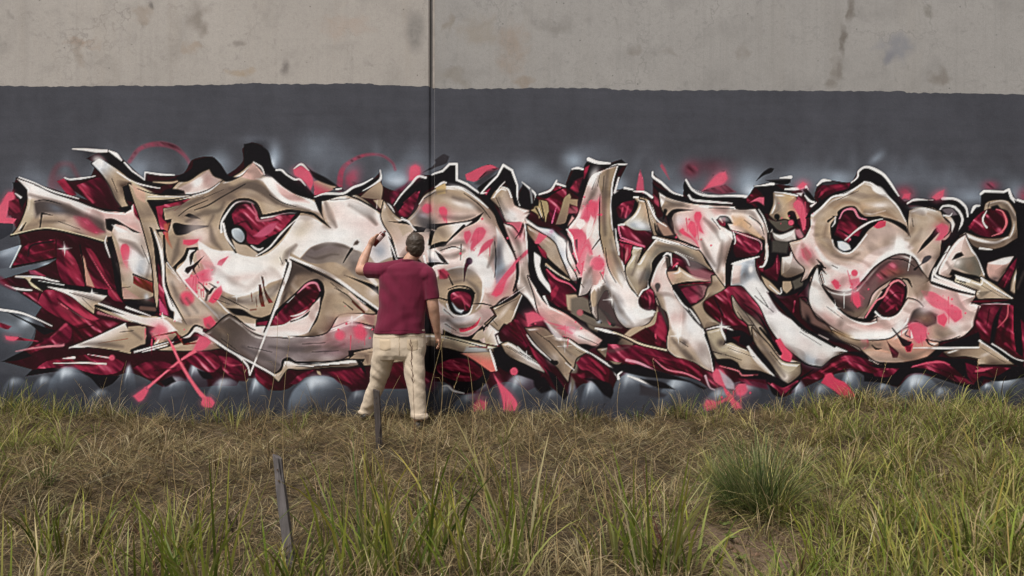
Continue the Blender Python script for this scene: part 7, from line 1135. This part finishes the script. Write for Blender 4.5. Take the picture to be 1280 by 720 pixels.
# --- t-shirt
def cloth(name, rgb, sc=700, rough=.85, soil=.35):
    t = NT(name); v = t.pos(); n = t.noise(v, 6, 4); n2 = t.noise(v, sc, 2); c = lin(rgb)
    x = t.mix(t.ramp(n, [(.35, 0.), (.68, 1.)]), tuple(c*.88), tuple(c*1.08)); t.l(x, t.b.inputs['Base Color']); t.b.inputs['Roughness'].default_value = rough
    n3 = t.noise(v, 16, 5, .6); x = t.mix(t.math('MULTIPLY', t.ramp(n3, [(.58, 0.), (.74, 1.)]), soil), x, tuple(c*.55)); t.l(x, t.b.inputs['Base Color'])
    t.b.inputs['Sheen Weight'].default_value = .15; t.b.inputs['Specular IOR Level'].default_value = .2; t.bump(n2, .35, .0012); return t.m
def shirt_disp(co, no):
    x, y, z = co[:, 0]-chest.x, co[:, 1], co[:, 2]-chest.z
    low = np.clip((.12-z)/.5, 0, 1)
    fold = np.sin(38*x+9*z+2.2*np.sin(7*z+4*x)+1.5*np.sin(11*x))*.5+np.sin(24*x-17*z+1.8*np.sin(9*z))*.5
    diag = np.sin(30*(z+.9*x)+2*np.sin(8*x))*np.exp(-((x+.17)**2+(z-.02)**2)/.03)
    crs = np.sin(60*(z-.55*x)+3.2*np.sin(9*x+5*z))*np.clip(fnoise(co, 9, 21), 0, 1)
    return .0085*low*fold+.009*diag+.002*crs+.0045*fnoise(co*np.array([1, 1, .4]), 26, 8)+.0012*fnoise(co*np.array([1, 1, .5]), 60, 9)
def row(px0, px1, py, Y, d): 
    a, b = pp(px0, py, Y), pp(px1, py, Y); return ((a+b)/2, X_, Y_, (b-a).length/2, d)
ss = [loft([row(500, 523, 326.5, 6.845, .072), row(488, 532, 330, 6.84, .092), row(478, 540, 335, 6.835, .105), row(474, 541, 343, 6.83, .118), row(473, 539, 356, 6.83, .128), row(474, 536, 370, 6.82, .130), row(473, 533, 385, 6.815, .132), row(470, 531, 400, 6.81, .136), row(467.5, 531, 411, 6.805, .140), row(467, 532, 416.5, 6.80, .140)], 30)]
ss += [ball(shL+Vector((.03, 0, .004)), .082, .085, .070), ball(shR+Vector((-.026, 0, .006)), .078, .085, .072), limb([(neckb+Vector((-.03, 0, -.01)), .055), (shL+Vector((.02, 0, .022)), .062)]), limb([(neckb+Vector((.03, 0, -.012)), .052), (shR+Vector((-.02, 0, .022)), .060)])]
ss += [limb([(shL+Vector((.05, 0, .005)), .080), (shL+Vector((.0, 0, .005)), .078), (shL*.55+elL*.45+Vector((.004, 0, .004)), .078), (shL*.30+elL*.70+Vector((.012, -.01, .004)), .080)], cap=False), limb([(shR+Vector((-.05, 0, .02)), .074), (shR+Vector((-.01, 0, .004)), .076), (shR*.5+elR*.5, .070), (shR*.14+elR*.86, .066)], cap=False)]
shirt = fuse('t_shirt', ss, .0065, 4, cloth('maroon_jersey', (102,24,50), soil=.05), person, shirt_disp)
# --- trousers
def trouser_disp(co, no):
    x, z = co[:, 0], co[:, 2]
    low = np.clip((.95-z)/.3, 0, 1); knee = np.exp(-((z-.48)/.16)**2); cuff = np.exp(-((z-.13)/.08)**2); seat = np.exp(-((z-.70)/.10)**2)
    f1 = np.sin(52*z+10*np.sin(6*x)+2*np.sin(19*x+8*z)); f2 = np.sin(75*z-22*x+2.4*np.sin(13*x))
    md = .5+.5*np.sin(9*x+7*z)*np.sin(5*z+23*x)
    return (.0045*knee*f1*md+.005*cuff*f2*md+.005*seat*np.sin(40*(z+.55*np.abs(x+1.04))+3*np.sin(9*x))*md+.0065*fnoise(co*np.array([1, 1, .8]), 20, 12)+.0018*fnoise(co*np.array([1, 1, 1.2]), 45, 13)+.0025*np.sin(70*(z+.5*x)+3*np.sin(11*x-6*z))*np.clip(fnoise(co, 11, 22), 0, 1))*low
def leg(hip, kn, an, r0, r1, r2, r3):
    return limb([(hip, r0), (hip*.55+kn*.45, r1), (kn, r2), (kn*.55+an*.45, r2*.93), (an, r3)], 22, cap=False)
tr = [loft([row(467.5, 531, 411, PY, .118), row(466.5, 532, 421, PY, .128), row(466, 532.5, 433, PY-.005, .134), row(466.5, 532, 443, PY-.002, .13), row(469, 529, 449, PY, .11)], 30),
      leg(pp(481.5, 438, PY+.01), kneeL, pp(457.5, 516, 7.02), .112, .096, .078, .060), leg(pp(516, 438, PY-.01), kneeR, pp(523.5, 520, 6.70), .112, .098, .081, .072)]
cR = pp(523.5, 520, 6.70)
for dz, r in ((0, .082), (.016, .079), (-.014, .079)): tr.append(loft([(cR+Vector((.004, 0, dz-.012)), X_, Y_, r*.86, r*.86), (cR+Vector((.004, 0, dz-.006)), X_, Y_, r, r), (cR+Vector((.004, 0, dz+.006)), X_, Y_, r, r), (cR+Vector((.004, 0, dz+.012)), X_, Y_, r*.86, r*.86)], 20))
cL = pp(456.5, 514.5, 7.02); tr.append(loft([(cL+Vector((0, 0, -.012)), X_, Y_, .062, .066), (cL, X_, Y_, .070, .072), (cL+Vector((0, 0, .014)), X_, Y_, .062, .066)], 20))
trs = fuse('trousers', tr, .0065, 3, cloth('khaki_twill', (204,187,166)), person, trouser_disp)
# --- sewn details laid on the cloth
from mathutils.bvhtree import BVHTree
def drape(ob):
    inv = Matrix.Identity(4)
    return BVHTree.FromPolygons([v.co.copy() for v in ob.data.vertices], [tuple(f.vertices) for f in ob.data.polygons])
def onto(bv, px, py, off):
    d = Vector(((px-640)/FPX, 1, -(py-YH)/FPX)).normalized(); hit = bv.ray_cast(Vector((0, 0, CAMH)), d)
    return None if hit[0] is None else hit[0]+hit[1]*off if hit[1].dot(d) < 0 else hit[0]-hit[1]*off
def patch(name, bv, x0, x1, y0, y1, parent, mat, off=.0045, taper=0.18, n=9):
    V = []; ok = True
    for j in range(n):
        for i in range(n):
            u, v = i/(n-1), j/(n-1); yy = y0+(y1-y0)*v+((y1-y0)*taper*(1-abs(2*u-1)) if j == n-1 else (y1-y0)*taper*(1-abs(2*u-1))*v)
            edge = min(u, v, 1-u, 1-v); h = onto(bv, x0+(x1-x0)*u, yy, off if edge > .01 else -.003); ok = ok and h is not None; V.append(h)
    if not ok: return
    F_ = [(j*n+i, j*n+i+1, (j+1)*n+i+1, (j+1)*n+i) for j in range(n-1) for i in range(n-1)]
    o = link(name, pymesh(name, V, F_, True), mat, parent); o.matrix_parent_inverse = Matrix.Identity(4)
def seam(name, bv, pp_, parent, mat, r=.0022):
    P = [onto(bv, x, y, .0008) for x, y in pp_]; P = [q for q in P if q is not None]
    if len(P) > 2: V, F_ = tube([tuple(q) for q in P], [r]*len(P), 5); o = link(name, pymesh(name, V, F_, True), mat, parent); o.matrix_parent_inverse = Matrix.Identity(4)
M_kh2 = cloth('khaki_seam', (176,156,128), soil=.2); M_mar2 = cloth('maroon_rib', (84,18,40), soil=.05)
bv = drape(trs)
for x0, x1 in ((473.5, 489), (508, 523.5)):
    patch('back_pocket', bv, x0, x1, 423.5, 437.5, trs, cloth('khaki_pocket', (198,178,152), soil=.3))
seam('seat_seam', bv, [(499+.4*math.sin(k), 418.5+k*1.6) for k in range(17)], trs, M_kh2, .0026)
seam('yoke_seam', bv, [(468+k*2.0, 421.5+.9*math.sin(k*.2)) for k in range(32)], trs, M_kh2, .0018)
bs = drape(shirt)
seam('hem_stitch', bs, [(469+k*2.0, 413.2+.5*math.sin(k*.3)) for k in range(31)], shirt, M_mar2, .0016)
seam('sleeve_seam', bs, [(478.5-.16*k+.02*k*k, 331+k*1.7) for k in range(11)], shirt, M_mar2, .0016)
seam('sleeve_seam', bs, [(533.5+.25*k-.02*k*k, 334+k*1.9) for k in range(12)], shirt, M_mar2, .0016)
nk = Matrix.Rotation(math.radians(-14), 3, 'X'); u_, v_ = nk@X_, nk@Y_
V, F_ = loft([(neckb+(nk@Z_)*z+Vector((.004, 0, .012)), u_, v_, r*1.0, r*.98) for z, r in ((-.016, .066), (-.012, .073), (.006, .072), (.009, .068), (.006, .062))], 26)
o = link('collar', pymesh('collar', V, F_, True), M_mar2, shirt); o.matrix_parent_inverse = Matrix.Identity(4)
# --- shoes
M_shoe = simple('black_shoe', (30,28,30), .55, 50, .3)
for an, fx in ((pp(457.5, 524, 7.02), -.03), (pp(523.5, 534, 6.70), .02)):
    b = Vector((an.x, an.y, float(gz_at(an.x, an.y))+.028)); f = Vector((fx, .17, 0)); h = Vector((0, -.07, 0))
    fuse('shoe', [limb([(b+h, .040), (b+Vector((0, 0, .004)), .046), (b+f*.6, .048), (b+f, .036)], 16, .72), limb([(b+Vector((0, -.03, .02)), .044), (Vector((an.x, an.y-.01, an.z)), .046)], 14)], .007, 3, M_shoe, person)
# --- spray can in the raised hand
can = empty('spray_can', canc-ax*.085); tag(can, 'dark red spray can held in the raised hand of the man', 'spray can')
def rev(prof, c, axv, sides=20):
    u = axv.orthogonal().normalized(); v = axv.cross(u); return loft([(c+axv*z, u, v, r, r) for z, r in prof], sides)
def cpart(name, prof, mat, parent=can):
    V, F_ = rev(prof, canc, ax); me = pymesh(name, V, F_, True); o = link(name, me, mat, can); o.matrix_parent_inverse = Matrix.Translation(-can.location)
cpart('can_body', [(-.085, .027), (-.083, .031), (.060, .031), (.063, .030)], simple('can_red', (96,26,22), .35, 8, .15))
cpart('label_band', [(-.020, .0316), (-.019, .0322), (.034, .0322), (.035, .0316)], simple('can_label', (206,176,170), .4, 8, .2))
cpart('shoulder_dome', [(.062, .030), (.072, .026), (.080, .015), (.082, .012)], simple('can_metal', (150,148,150), .3, 8, .1, metal=.8))
cpart('nozzle', [(.081, .008), (.083, .010), (.097, .010), (.100, .007)], simple('can_nozzle', (120,38,34), .4, 8, .1))
